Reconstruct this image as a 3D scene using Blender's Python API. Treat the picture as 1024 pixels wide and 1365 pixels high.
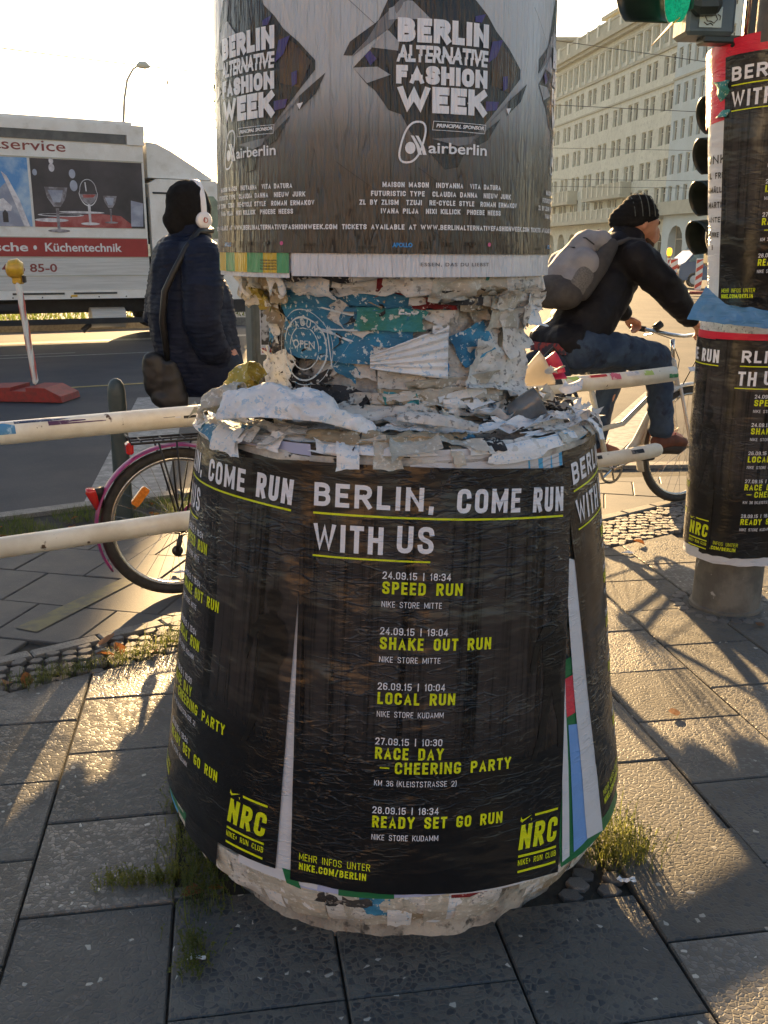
import bpy, bmesh, math, random
from mathutils import Vector, Matrix, noise
random.seed(7)
R_ = math.radians
S = bpy.context.scene
for o in list(bpy.data.objects): bpy.data.objects.remove(o)
# ------------------------------------------------------------------ camera
PITCH, ROLL, CAMH = R_(15.5), R_(0.4), 1.45
cam = bpy.data.objects.new('camera', bpy.data.cameras.new('camera'))
S.collection.objects.link(cam); S.camera = cam
fw = Vector((0, math.cos(PITCH), -math.sin(PITCH))); up0 = Vector((0, math.sin(PITCH), math.cos(PITCH))); rt0 = Vector((1, 0, 0))
rt = rt0*math.cos(ROLL) + up0*math.sin(ROLL); up = up0*math.cos(ROLL) - rt0*math.sin(ROLL)
cam.matrix_world = Matrix((( rt.x, up.x, -fw.x, 0), (rt.y, up.y, -fw.y, 0), (rt.z, up.z, -fw.z, CAMH), (0, 0, 0, 1)))
cam.data.sensor_fit = 'VERTICAL'; cam.data.sensor_height = 36; cam.data.lens = 1250/1365*36
cam.data.clip_start = 0.05; cam.data.clip_end = 3000
# ------------------------------------------------------------------ world and sun
SUN_AZ, SUN_EL = R_(-5.0), R_(13.5)
W = bpy.data.worlds.new('World'); S.world = W; W.use_nodes = True
nt = W.node_tree; nt.nodes.clear()
sky = nt.nodes.new('ShaderNodeTexSky'); sky.sky_type = 'NISHITA'; sky.sun_disc = False
sky.sun_elevation = SUN_EL; sky.sun_rotation = SUN_AZ; sky.air_density = 1.0; sky.dust_density = 1.6; sky.ozone_density = 1.0
bg = nt.nodes.new('ShaderNodeBackground'); bg.inputs[1].default_value = 0.05
wo = nt.nodes.new('ShaderNodeOutputWorld'); nt.links.new(sky.outputs[0], bg.inputs[0]); nt.links.new(bg.outputs[0], wo.inputs[0])
sun = bpy.data.objects.new('sun', bpy.data.lights.new('sun', 'SUN')); S.collection.objects.link(sun)
sun.data.energy = 5.0; sun.data.angle = R_(0.55); sun.data.color = (1.0, 0.66, 0.31)
sd = Vector((math.sin(SUN_AZ)*math.cos(SUN_EL), math.cos(SUN_AZ)*math.cos(SUN_EL), math.sin(SUN_EL)))
sun.rotation_euler = sd.to_track_quat('Z', 'Y').to_euler(); sun.location = sd*50
S.view_settings.view_transform = 'Standard'; S.view_settings.look = 'None'; S.view_settings.gamma = 1
S.view_settings.use_curve_mapping = False; S.view_settings.exposure = 2.3
# ------------------------------------------------------------------ helpers
def lin(h):
    h = h.lstrip('#'); c = [int(h[i:i+2], 16)/255 for i in (0, 2, 4)]
    return tuple(x/12.92 if x <= .04045 else ((x+.055)/1.055)**2.4 for x in c) + (1,)
def C4(c): return lin(c) if isinstance(c, str) else (tuple(c)+(1,))[:4]
def tag(o, label=None, cat=None, group=None, kind=None):
    if label: o['label'] = label
    if cat: o['category'] = cat
    if group: o['group'] = group
    if kind: o['kind'] = kind
    elif cat: o['kind'] = 'thing'
    return o
def empty(name, loc=(0,0,0), rz=0, **k):
    o = bpy.data.objects.new(name, None); S.collection.objects.link(o); o.location = loc; o.rotation_euler = (0,0,rz)
    o.empty_display_size = .1
    return tag(o, **k)
def wmat(o): return o.matrix_basis.copy() if o.parent is None else wmat(o.parent) @ o.matrix_parent_inverse @ o.matrix_basis
def child(o, parent):
    if parent is not None:
        o.parent = parent; o.matrix_parent_inverse = wmat(parent).inverted()
    return o
class MB:
    def __init__(s): s.v = []; s.f = []; s.T = Matrix()
    def add(s, vs, fs):
        n = len(s.v); s.v += [tuple(s.T @ Vector(p)) for p in vs]; s.f += [tuple(i+n for i in f) for f in fs]; return s
    def box(s, c, d, rz=0, M=None):
        x, y, z = (k/2 for k in d)
        vs = [Vector(p) for p in ((-x,-y,-z),(x,-y,-z),(x,y,-z),(-x,y,-z),(-x,-y,z),(x,-y,z),(x,y,z),(-x,y,z))]
        m = M if M is not None else Matrix.Rotation(rz, 3, 'Z')
        return s.add([m @ p + Vector(c) for p in vs], [(0,3,2,1),(4,5,6,7),(0,1,5,4),(1,2,6,5),(2,3,7,6),(3,0,4,7)])
    def bbox(s, c, d, b=.01, rz=0):
        # box with chamfered vertical and top/bottom edges
        x, y, z = (k/2 for k in d); m = Matrix.Rotation(rz, 3, 'Z')
        def ring(ix, iy, zz, cb): 
            return [(ix-cb, -iy, zz), (ix, -iy+cb, zz), (ix, iy-cb, zz), (ix-cb, iy, zz), (-ix+cb, iy, zz), (-ix, iy-cb, zz), (-ix, -iy+cb, zz), (-ix+cb, -iy, zz)]
        rs = [ring(x-b, y-b, -z, b*.4), ring(x, y, -z+b, b), ring(x, y, z-b, b), ring(x-b, y-b, z, b*.4)]
        vs = [m @ Vector(p) + Vector(c) for r in rs for p in r]; fs = [tuple(range(7, -1, -1)), tuple(range(24, 32))]
        for k in range(3):
            for i in range(8): j = (i+1) % 8; fs.append((k*8+i, k*8+j, (k+1)*8+j, (k+1)*8+i))
        return s.add(vs, fs)
    def tube(s, pts, r, n=10, cap=True, closed=False):
        pts = [Vector(p) for p in pts]; N = len(pts); rs = r if isinstance(r, (list, tuple)) else [r]*N
        rings = []; prev = None
        for i, p in enumerate(pts):
            if closed: t = pts[(i+1) % N] - pts[i-1]
            else: t = pts[min(i+1, N-1)] - pts[max(i-1, 0)]
            t.normalize()
            if prev is None:
                a = Vector((0,0,1)) if abs(t.z) < .9 else Vector((1,0,0)); u = t.cross(a).normalized()
            else: u = (prev - t*prev.dot(t)).normalized()
            prev = u; w = t.cross(u)
            rings.append([p + (u*math.cos(2*math.pi*k/n) + w*math.sin(2*math.pi*k/n))*rs[i] for k in range(n)])
        vs = [q for r_ in rings for q in r_]; fs = []
        for i in range(N if closed else N-1):
            j = (i+1) % N
            for k in range(n): l = (k+1) % n; fs.append((i*n+k, i*n+l, j*n+l, j*n+k))
        if cap and not closed: fs += [tuple(range(n-1, -1, -1)), tuple((N-1)*n+k for k in range(n))]
        return s.add(vs, fs)
    def lathe(s, prof, c=(0,0,0), n=32, cap=True, M=None):
        vs = []; m = M or Matrix.Identity(3)
        for r, z in prof:
            vs += [m @ Vector((r*math.cos(2*math.pi*k/n), r*math.sin(2*math.pi*k/n), z)) + Vector(c) for k in range(n)]
        fs = []
        for i in range(len(prof)-1):
            for k in range(n): l = (k+1) % n; fs.append((i*n+k, i*n+l, (i+1)*n+l, (i+1)*n+k))
        if cap: fs += [tuple(range(n-1, -1, -1)), tuple((len(prof)-1)*n+k for k in range(n))]
        return s.add(vs, fs)
    def prism(s, poly, f, d):
        # poly 2D -> f(x,y) gives Vector, extruded by vector d
        a = [Vector(f(*p)) for p in poly]; n = len(a); d = Vector(d)
        return s.add(a + [p + d for p in a], [tuple(range(n)), tuple(range(2*n-1, n-1, -1))] + [(i, i+n, (i+1) % n + n, (i+1) % n) for i in range(n)])
    def grid(s, nx, ny, f, close_u=False):
        vs = [f(i/(nx if close_u else nx-1), j/(ny-1)) for j in range(ny) for i in range(nx)]; fs = []
        for j in range(ny-1):
            for i in range(nx if close_u else nx-1):
                k = (i+1) % nx; fs.append((j*nx+i, j*nx+k, (j+1)*nx+k, (j+1)*nx+i))
        return s.add(vs, fs)
    def mesh(s, name, smooth=False, ang=None):
        me = bpy.data.meshes.new(name); me.from_pydata(s.v, [], s.f); me.validate(); me.update()
        if smooth or ang is not None:
            me.polygons.foreach_set('use_smooth', [True]*len(me.polygons))
            if ang is not None:
                bm = bmesh.new(); bm.from_mesh(me); bmesh.ops.recalc_face_normals(bm, faces=bm.faces)
                for e in bm.edges:
                    if len(e.link_faces) == 2 and e.calc_face_angle(0) > R_(ang): e.smooth = False
                bm.to_mesh(me); bm.free()
        return me
    def obj(s, name, m, parent=None, smooth=False, ang=None, solid=None, sub=0, **k):
        me = s.mesh(name, smooth, ang); 
        if m: me.materials.append(m)
        o = bpy.data.objects.new(name, me); S.collection.objects.link(o); child(o, parent)
        if sub: mo = o.modifiers.new('s', 'SUBSURF'); mo.levels = mo.render_levels = sub
        if solid: mo = o.modifiers.new('t', 'SOLIDIFY'); mo.thickness = solid; mo.offset = -1
        return tag(o, **k)
def link(me, name, parent=None, loc=None, mat=None, **k):
    o = bpy.data.objects.new(name, me); S.collection.objects.link(o)
    if parent is not None: o.parent = parent
    if loc is not None: o.location = loc
    return tag(o, **k)
def copy_tree(o, parent=None):
    c = o.copy(); S.collection.objects.link(c)
    if parent is not None: c.parent = parent
    for ch in list(o.children): copy_tree(ch, c)
    return c
def fr(x, a=0): return noise.fractal(Vector(x), 1.0, 2.0, 4) if not a else noise.noise(Vector(x))
# ---- material builder
def mat(name, c1, c2=None, sc=6, st=(1,1,1), rough=.6, metal=0, bump=0, bs=40, bst=(1,1,1), lo=.4, hi=.6, spec=.5, emit=None, es=1, c3=None, s3=60, lo3=.55, hi3=.65, coord='Object', rnd=0, alpha=None, trans=0, coat=0, bd=.01, ior=1.45, dt=6, sheen=0):
    m = bpy.data.materials.new(name); m.use_nodes = True; t = m.node_tree; N = t.nodes; L = t.links; b = N['Principled BSDF']
    tc = N.new('ShaderNodeTexCoord')
    if coord == 'World': g = N.new('ShaderNodeNewGeometry'); co = g.outputs['Position']
    else: co = tc.outputs[coord]
    if rnd:
        oi = N.new('ShaderNodeObjectInfo'); ad = N.new('ShaderNodeVectorMath'); ad.operation = 'MULTIPLY_ADD'
        cx = N.new('ShaderNodeCombineXYZ'); 
        for i in range(3): L.new(oi.outputs['Random'], cx.inputs[i])
        ad.inputs[1].default_value = (37, 53, 71); L.new(cx.outputs[0], ad.inputs[0]); L.new(co, ad.inputs[2]); co = ad.outputs[0]
    def mp(sv):
        k = N.new('ShaderNodeMapping'); k.inputs['Scale'].default_value = sv; L.new(co, k.inputs[0]); return k.outputs[0]
    def nz(sv, scale, det=6):
        n = N.new('ShaderNodeTexNoise'); n.inputs['Scale'].default_value = scale; n.inputs['Detail'].default_value = det; n.inputs['Roughness'].default_value = .6
        L.new(mp(sv), n.inputs['Vector']); return n.outputs[0]
    def ramp(x, a, bb):
        r = N.new('ShaderNodeMapRange'); r.inputs[1].default_value = a; r.inputs[2].default_value = bb; r.clamp = True; L.new(x, r.inputs[0]); return r.outputs[0]
    def mix(f, a, bb):
        x = N.new('ShaderNodeMix'); x.data_type = 'RGBA'; L.new(f, x.inputs[0])
        for s_, i in ((a, 6), (bb, 7)):
            if isinstance(s_, tuple): x.inputs[i].default_value = s_
            else: L.new(s_, x.inputs[i])
        return x.outputs[2]
    col = C4(c1)
    if c2 is not None: col = mix(ramp(nz(st, sc, dt), lo, hi), col, C4(c2))
    if c3 is not None: col = mix(ramp(nz((1,1,1), s3, 4), lo3, hi3), col, C4(c3))
    if rnd:
        hs = N.new('ShaderNodeHueSaturation'); mr = N.new('ShaderNodeMapRange'); mr.inputs[3].default_value = 1-rnd; mr.inputs[4].default_value = 1+rnd
        L.new(oi.outputs['Random'], mr.inputs[0]); L.new(mr.outputs[0], hs.inputs['Value'])
        if isinstance(col, tuple): hs.inputs['Color'].default_value = col
        else: L.new(col, hs.inputs['Color'])
        col = hs.outputs[0]
    if isinstance(col, tuple): b.inputs['Base Color'].default_value = col
    else: L.new(col, b.inputs['Base Color'])
    b.inputs['Roughness'].default_value = rough; b.inputs['Metallic'].default_value = metal
    b.inputs['Specular IOR Level'].default_value = spec; b.inputs['IOR'].default_value = ior
    b.inputs['Transmission Weight'].default_value = trans; b.inputs['Coat Weight'].default_value = coat; b.inputs['Coat Roughness'].default_value = .15
    if sheen: b.inputs['Sheen Weight'].default_value = sheen
    if emit: b.inputs['Emission Color'].default_value = C4(emit); b.inputs['Emission Strength'].default_value = es
    if bump:
        bp = N.new('ShaderNodeBump'); bp.inputs['Strength'].default_value = bump; bp.inputs['Distance'].default_value = bd
        L.new(nz(bst, bs, 5), bp.inputs['Height']); L.new(bp.outputs[0], b.inputs['Normal'])
    return m
# ---- text -> flat geometry, normalised to the unit box
_tc = {}
def glyphs(s, bold=0.0, shear=0.0, spacing=1.0):
    key = (s, bold, shear, spacing)
    if key not in _tc:
        cu = bpy.data.curves.new('t', 'FONT'); cu.body = s; cu.offset = bold; cu.shear = shear; cu.fill_mode = 'FRONT'; cu.resolution_u = 3; cu.space_character = spacing
        o = bpy.data.objects.new('t', cu); S.collection.objects.link(o)
        dg = bpy.context.evaluated_depsgraph_get(); dg.update(); me = bpy.data.meshes.new_from_object(o.evaluated_get(dg))
        vs = [(v.co.x, v.co.y) for v in me.vertices]; fs = [tuple(p.vertices) for p in me.polygons]
        bpy.data.objects.remove(o); bpy.data.curves.remove(cu); bpy.data.meshes.remove(me)
        x0 = min(v[0] for v in vs); x1 = max(v[0] for v in vs)
        cap = s.upper() == s and not any(c in s for c in ',Q/()')
        y0 = min(v[1] for v in vs) if cap else 0.0
        y1 = max(v[1] for v in vs)
        if not cap: y1 = 0.729 if not any(c in s for c in '()') else y1
        _tc[key] = ([((x-x0)/(x1-x0), (y-y0)/(y1-y0)) for x, y in vs], fs)
    return _tc[key]
def put_text(mb, s, x, y, w, h, f, bold=.02, shear=0, spacing=1.0, clip=None):
    # lower left corner (x, y) in the local plane, y upward; f(x, y) -> 3D
    vs, fs = glyphs(s, bold, shear, spacing)
    P = [(x+u*w, y+v*h) for u, v in vs]
    if clip: fs = [t for t in fs if all(clip(*P[i]) for i in t)]
    mb.add([f(*p) for p in P], fs)
# ---- a condensed sans drawn as strokes: (relative width, strokes); a point's third number rounds that corner
_G = {
'A': (1.08, [[(0,0),(.5,1),(1,0)], [(.2,.28),(.8,.28)]]), 'B': (1, [[(0,0),(0,1)], [(0,1),(.94,1,1),(.94,.53,1),(0,.53)], [(0,.53),(1,.53,1),(1,0,1),(0,0)]]),
'C': (1, [[(1,.76),(1,1,1),(0,1,1),(0,0,1),(1,0,1),(1,.24)]]), 'D': (1, [[(0,0),(0,1)], [(0,1),(1,1,1),(1,0,1),(0,0)]]),
'E': (.84, [[(1,1),(0,1),(0,0),(1,0)], [(0,.51),(.84,.51)]]), 'F': (.82, [[(1,1),(0,1),(0,0)], [(0,.5),(.84,.5)]]),
'G': (1, [[(1,.84),(1,1,1),(0,1,1),(0,0,1),(1,0,1),(1,.42),(.62,.42)]]), 'H': (1, [[(0,0),(0,1)], [(1,0),(1,1)], [(0,.52),(1,.52)]]),
'I': (0, [[(.5,0),(.5,1)]]), 'J': (.8, [[(1,1),(1,0,1),(0,0,1),(0,.3)]]), 'K': (1.04, [[(0,0),(0,1)], [(1,1),(.04,.40)], [(.34,.60),(1,0)]]),
'L': (.78, [[(0,1),(0,0),(1,0)]]), 'M': (1.3, [[(0,0),(0,1)], [(0,1),(.5,.2),(1,1)], [(1,0),(1,1)]]), 'N': (1.04, [[(0,0),(0,1)], [(0,1),(1,0)], [(1,0),(1,1)]]),
'O': (1, [[(.5,1),(1,1,1),(1,0,1),(0,0,1),(0,1,1),(.5,1)]]), 'P': (.96, [[(0,0),(0,1)], [(0,1),(1,1,1),(1,.46,1),(0,.46)]]),
'Q': (1, [[(.5,1),(1,1,1),(1,0,1),(0,0,1),(0,1,1),(.5,1)], [(.6,.2),(1,-.05)]]), 'R': (1, [[(0,0),(0,1)], [(0,1),(1,1,1),(1,.48,1),(0,.48)], [(.5,.48),(1,0)]]),
'S': (1, [[(1,.80),(1,1,1),(0,1,1),(0,.60,.8),(1,.40,.8),(1,0,1),(0,0,1),(0,.20)]]), 'T': (.92, [[(0,1),(1,1)], [(.5,1),(.5,0)]]),
'U': (1, [[(0,1),(0,0,1),(1,0,1),(1,1)]]), 'V': (1.06, [[(0,1),(.5,0),(1,1)]]), 'W': (1.6, [[(0,1),(.25,0),(.5,.86),(.75,0),(1,1)]]),
'X': (1.04, [[(0,0),(1,1)], [(0,1),(1,0)]]), 'Y': (1.04, [[(0,1),(.5,.45),(1,1)], [(.5,.45),(.5,0)]]), 'Z': (.94, [[(0,1),(1,1),(0,0),(1,0)]]),
'0': (1, [[(.5,1),(1,1,1),(1,0,1),(0,0,1),(0,1,1),(.5,1)]]), '1': (.5, [[(0,.8),(.7,1),(.7,0)]]), '2': (1, [[(0,.78),(0,1,1),(1,1,1),(1,.6,.6),(0,0),(1,0)]]),
'3': (1, [[(0,.82),(0,1,1),(1,1,1),(1,.53,1),(.4,.53)], [(.4,.53),(1,.53,1),(1,0,1),(0,0,1),(0,.18)]]), '4': (1.02, [[(.75,0),(.75,1),(0,.26),(1,.26)]]),
'5': (1, [[(.95,1),(.05,1),(.03,.5),(1,.62,1),(1,0,1),(0,0,1),(0,.18)]]), '6': (1, [[(1,.82),(1,1,1),(0,1,1),(0,0,1),(1,0,1),(1,.56,1),(0,.56)]]),
'7': (.94, [[(0,1),(1,1),(.35,0)]]), '8': (1, [[(.5,1),(.95,1,1),(.95,.53,1),(.05,.53,1),(.05,1,1),(.5,1)], [(.5,.53),(1,.53,1),(1,0,1),(0,0,1),(0,.53,1),(.5,.53)]]),
'9': (1, [[(0,.18),(0,0,1),(1,0,1),(1,1,1),(0,1,1),(0,.44,1),(1,.44)]]), '.': (0, [[(.5,0),(.5,.02)]]), ',': (.1, [[(.6,.04),(.2,-.16)]]), ':': (0, [[(.5,.12),(.5,.14)], [(.5,.68),(.5,.70)]]),
'|': (0, [[(.5,-.05),(.5,1.05)]]), '/': (.8, [[(0,-.02),(1,1.04)]]), '(': (.35, [[(1,1.1),(0,.8,1),(0,.2,1),(1,-.1)]]), ')': (.35, [[(0,1.1),(1,.8,1),(1,.2,1),(0,-.1)]]),
'+': (.6, [[(.5,.22),(.5,.78)], [(0,.5),(1,.5)]]), '-': (.5, [[(0,.5),(1,.5)]]), '–': (1, [[(0,.5),(1,.5)]])}
_G['Ä'] = (1.08, _G['A'][1] + [[(.2,1.22),(.2,1.24)], [(.8,1.22),(.8,1.24)]])
def put_cond(mb, s, x, y, w, h, F, wt=.18, shear=0, gap=.15, gw=.5, keep=None):
    # F(k)(x, y): k picks a hair-thin layer so that crossing strokes never share a plane
    t = wt*h
    base = [(_G[c][0]*gw*h if c in _G else None) for c in s]
    tot = sum((b if b else t) if b is not None else .42*h for b in base) + gap*h*(len(s)-1)
    fx = sum(t for b in base if b == 0); k = (w-fx)/(tot-fx); cx = x
    for c, b in zip(s, base):
        if b is None: cx += .42*h*k + gap*h*k; continue
        gwid = b*k if b else t
        if c in ',': gwid = max(gwid, t*1.1)
        iw = max(1e-6, gwid-t)
        for si, st in enumerate(_G[c][1]):
            P = []
            pts = [(cx+t/2+p[0]*iw if gwid > t*1.01 else cx+t/2, y+t/2+p[1]*(h-t), (p[2] if len(p) > 2 else 0)*iw*.5) for p in st]
            for i, (px, py, r) in enumerate(pts):
                if r and 0 < i < len(pts)-1:
                    a = Vector(pts[i-1][:2])-Vector((px, py)); b2 = Vector(pts[i+1][:2])-Vector((px, py)); r1 = min(r, a.length*.5 if i > 1 else a.length); r2 = min(r, b2.length*.5 if i < len(pts)-2 else b2.length)
                    A = Vector((px, py))+a.normalized()*r1; B_ = Vector((px, py))+b2.normalized()*r2; V = Vector((px, py))
                    for q in range(5): u = q/4; m1_ = V.lerp(A, .1) if False else V; P.append(A*(1-u)**2 + m1_*2*u*(1-u) + B_*u*u)
                else: P.append(Vector((px, py)))
            Q = [P[0]]
            for p in P[1:]:
                if (p-Q[-1]).length > 1e-6: Q.append(p)
            P = Q
            if len(P) < 2: continue
            d0 = (P[1]-P[0]).normalized(); d1 = (P[-1]-P[-2]).normalized(); cl = (P[0]-P[-1]).length < 1e-5
            if not cl: P[0] = P[0]-d0*t/2; P[-1] = P[-1]+d1*t/2
            L_, Rr = [], []
            for i, p in enumerate(P):
                a = (p-P[i-1]).normalized() if i else (d1 if cl else d0); b2 = (P[i+1]-p).normalized() if i < len(P)-1 else (d0 if cl else d1)
                n = Vector((-(a.y+b2.y), a.x+b2.x)); n = n.normalized() if n.length > 1e-6 else Vector((-a.y, a.x)); cs = max(.45, n.dot(Vector((-a.y, a.x)))); L_.append(p+n*t/2/cs); Rr.append(p-n*t/2/cs)
            def clampy(q): return Vector((q.x + (q.y-y)*shear, min(max(q.y, y-.25*h), y+1.3*h)))
            vs = []; f = F(si)
            if keep and not all(keep(q.x, q.y) for q in L_+Rr): continue
            if c in 'AVWMN': cy = lambda q: Vector((min(max(q.x, cx), cx+gwid)+(q.y-y)*shear, min(max(q.y, y), y+h)))
            else: cy = clampy
            for a, b2 in zip(L_, Rr): a, b2 = cy(a), cy(b2); vs += [f(a.x, a.y), f(b2.x, b2.y)]
            mb.add(vs, [(2*i, 2*i+1, 2*i+3, 2*i+2) for i in range(len(P)-1)])
        cx += gwid + gap*h*k
# ------------------------------------------------------------------ materials
def slab_mat(name, matrix, chipA, chipB, scale=72, rough=.8, amt=.5):
    m = bpy.data.materials.new(name); m.use_nodes = True; t = m.node_tree; N = t.nodes; L = t.links; b = N['Principled BSDF']
    g = N.new('ShaderNodeNewGeometry'); oi = N.new('ShaderNodeObjectInfo')
    vo = N.new('ShaderNodeTexVoronoi'); vo.inputs['Scale'].default_value = scale; vo.feature = 'F1'
    ve = N.new('ShaderNodeTexVoronoi'); ve.inputs['Scale'].default_value = scale; ve.feature = 'DISTANCE_TO_EDGE'
    wn = N.new('ShaderNodeTexNoise'); wn.inputs['Scale'].default_value = 30; wn.inputs['Detail'].default_value = 3
    wm = N.new('ShaderNodeVectorMath'); wm.operation = 'MULTIPLY_ADD'; wm.inputs[1].default_value = (.012,)*3
    L.new(g.outputs['Position'], wn.inputs['Vector']); L.new(wn.outputs['Color'], wm.inputs[0]); L.new(g.outputs['Position'], wm.inputs[2])
    for v in (vo, ve): L.new(wm.outputs[0], v.inputs['Vector'])
    sp = N.new('ShaderNodeSeparateColor'); L.new(vo.outputs['Color'], sp.inputs[0])
    # which cells hold a visible chip, varies from slab to slab
    thr = N.new('ShaderNodeMapRange'); L.new(oi.outputs['Random'], thr.inputs[0]); thr.inputs[3].default_value = amt-.18; thr.inputs[4].default_value = amt+.18
    lt = N.new('ShaderNodeMath'); lt.operation = 'LESS_THAN'; L.new(sp.outputs[0], lt.inputs[0]); L.new(thr.outputs[0], lt.inputs[1])
    ed = N.new('ShaderNodeMapRange'); L.new(ve.outputs[0], ed.inputs[0]); ed.inputs[1].default_value = .06; ed.inputs[2].default_value = .12
    mk = N.new('ShaderNodeMath'); mk.operation = 'MULTIPLY'; L.new(lt.outputs[0], mk.inputs[0]); L.new(ed.outputs[0], mk.inputs[1])
    cc = N.new('ShaderNodeMix'); cc.data_type = 'RGBA'; L.new(sp.outputs[1], cc.inputs[0]); cc.inputs[6].default_value = C4(chipA); cc.inputs[7].default_value = C4(chipB)
    n2 = N.new('ShaderNodeTexNoise'); n2.inputs['Scale'].default_value = 3.2; n2.inputs['Detail'].default_value = 8; n2.inputs['Roughness'].default_value = .65; L.new(g.outputs['Position'], n2.inputs['Vector'])
    n3 = N.new('ShaderNodeTexNoise'); n3.inputs['Scale'].default_value = 240; n3.inputs['Detail'].default_value = 3; L.new(g.outputs['Position'], n3.inputs['Vector'])
    base = N.new('ShaderNodeMix'); base.data_type = 'RGBA'; base.inputs[6].default_value = C4(matrix); base.inputs[7].default_value = tuple(x*.62 for x in C4(matrix)[:3])+(1,)
    r2 = N.new('ShaderNodeMapRange'); r2.inputs[1].default_value = .38; r2.inputs[2].default_value = .62; L.new(n2.outputs[0], r2.inputs[0]); L.new(r2.outputs[0], base.inputs[0])
    mx = N.new('ShaderNodeMix'); mx.data_type = 'RGBA'; L.new(mk.outputs[0], mx.inputs[0]); L.new(base.outputs[2], mx.inputs[6]); L.new(cc.outputs[2], mx.inputs[7])
    # rare pale flecks
    gt = N.new('ShaderNodeMath'); gt.operation = 'GREATER_THAN'; gt.inputs[1].default_value = .991; L.new(sp.outputs[2], gt.inputs[0])
    fl = N.new('ShaderNodeMix'); fl.data_type = 'RGBA'; fl.inputs[7].default_value = (.42, .41, .37, 1); L.new(mx.outputs[2], fl.inputs[6])
    g2 = N.new('ShaderNodeMath'); g2.operation = 'MULTIPLY'; L.new(gt.outputs[0], g2.inputs[0]); L.new(ed.outputs[0], g2.inputs[1]); L.new(g2.outputs[0], fl.inputs[0])
    hs = N.new('ShaderNodeHueSaturation'); mr = N.new('ShaderNodeMapRange'); mr.inputs[3].default_value = .82; mr.inputs[4].default_value = 1.15; L.new(oi.outputs['Random'], mr.inputs[0]); L.new(mr.outputs[0], hs.inputs['Value']); L.new(fl.outputs[2], hs.inputs['Color'])
    # trodden gum and old drips
    vg = N.new('ShaderNodeTexVoronoi'); vg.inputs['Scale'].default_value = 7; L.new(wm.outputs[0], vg.inputs['Vector']); vs_ = N.new('ShaderNodeSeparateColor'); L.new(vg.outputs['Color'], vs_.inputs[0])
    rad = N.new('ShaderNodeMapRange'); L.new(vs_.outputs[0], rad.inputs[0]); rad.inputs[1].default_value = .55; rad.inputs[2].default_value = 1; rad.inputs[3].default_value = .0; rad.inputs[4].default_value = .10
    gl = N.new('ShaderNodeMath'); gl.operation = 'LESS_THAN'; L.new(vg.outputs['Distance'], gl.inputs[0]); L.new(rad.outputs[0], gl.inputs[1])
    n4 = N.new('ShaderNodeTexNoise'); n4.inputs['Scale'].default_value = 1.1; n4.inputs['Detail'].default_value = 7; n4.inputs['Roughness'].default_value = .7; L.new(g.outputs['Position'], n4.inputs['Vector'])
    st_ = N.new('ShaderNodeMapRange'); L.new(n4.outputs[0], st_.inputs[0]); st_.inputs[1].default_value = .50; st_.inputs[2].default_value = .66; st_.inputs[4].default_value = .45
    gm_ = N.new('ShaderNodeMath'); gm_.operation = 'MULTIPLY'; gm_.inputs[1].default_value = .5; L.new(gl.outputs[0], gm_.inputs[0]); gx = N.new('ShaderNodeMath'); gx.operation = 'MAXIMUM'; L.new(gm_.outputs[0], gx.inputs[0]); L.new(st_.outputs[0], gx.inputs[1])
    dk = N.new('ShaderNodeMix'); dk.data_type = 'RGBA'; dk.inputs[7].default_value = (.045, .043, .04, 1); L.new(gx.outputs[0], dk.inputs[0]); L.new(hs.outputs[0], dk.inputs[6])
    L.new(dk.outputs[2], b.inputs['Base Color'])
    rr = N.new('ShaderNodeMapRange'); L.new(mk.outputs[0], rr.inputs[0]); rr.inputs[3].default_value = rough; rr.inputs[4].default_value = rough-.3; L.new(rr.outputs[0], b.inputs['Roughness'])
    e2 = N.new('ShaderNodeMapRange'); L.new(ve.outputs[0], e2.inputs[0]); e2.inputs[2].default_value = .18
    ad = N.new('ShaderNodeMath'); ad.operation = 'MULTIPLY_ADD'; L.new(n3.outputs[0], ad.inputs[0]); ad.inputs[1].default_value = .5; L.new(e2.outputs[0], ad.inputs[2])
    a2 = N.new('ShaderNodeMath'); a2.operation = 'MULTIPLY_ADD'; L.new(n2.outputs[0], a2.inputs[0]); a2.inputs[1].default_value = 2.5; L.new(ad.outputs[0], a2.inputs[2])
    bp = N.new('ShaderNodeBump'); bp.inputs['Strength'].default_value = .6; bp.inputs['Distance'].default_value = .0012; L.new(a2.outputs[0], bp.inputs['Height']); L.new(bp.outputs[0], b.inputs['Normal'])
    return m
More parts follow.
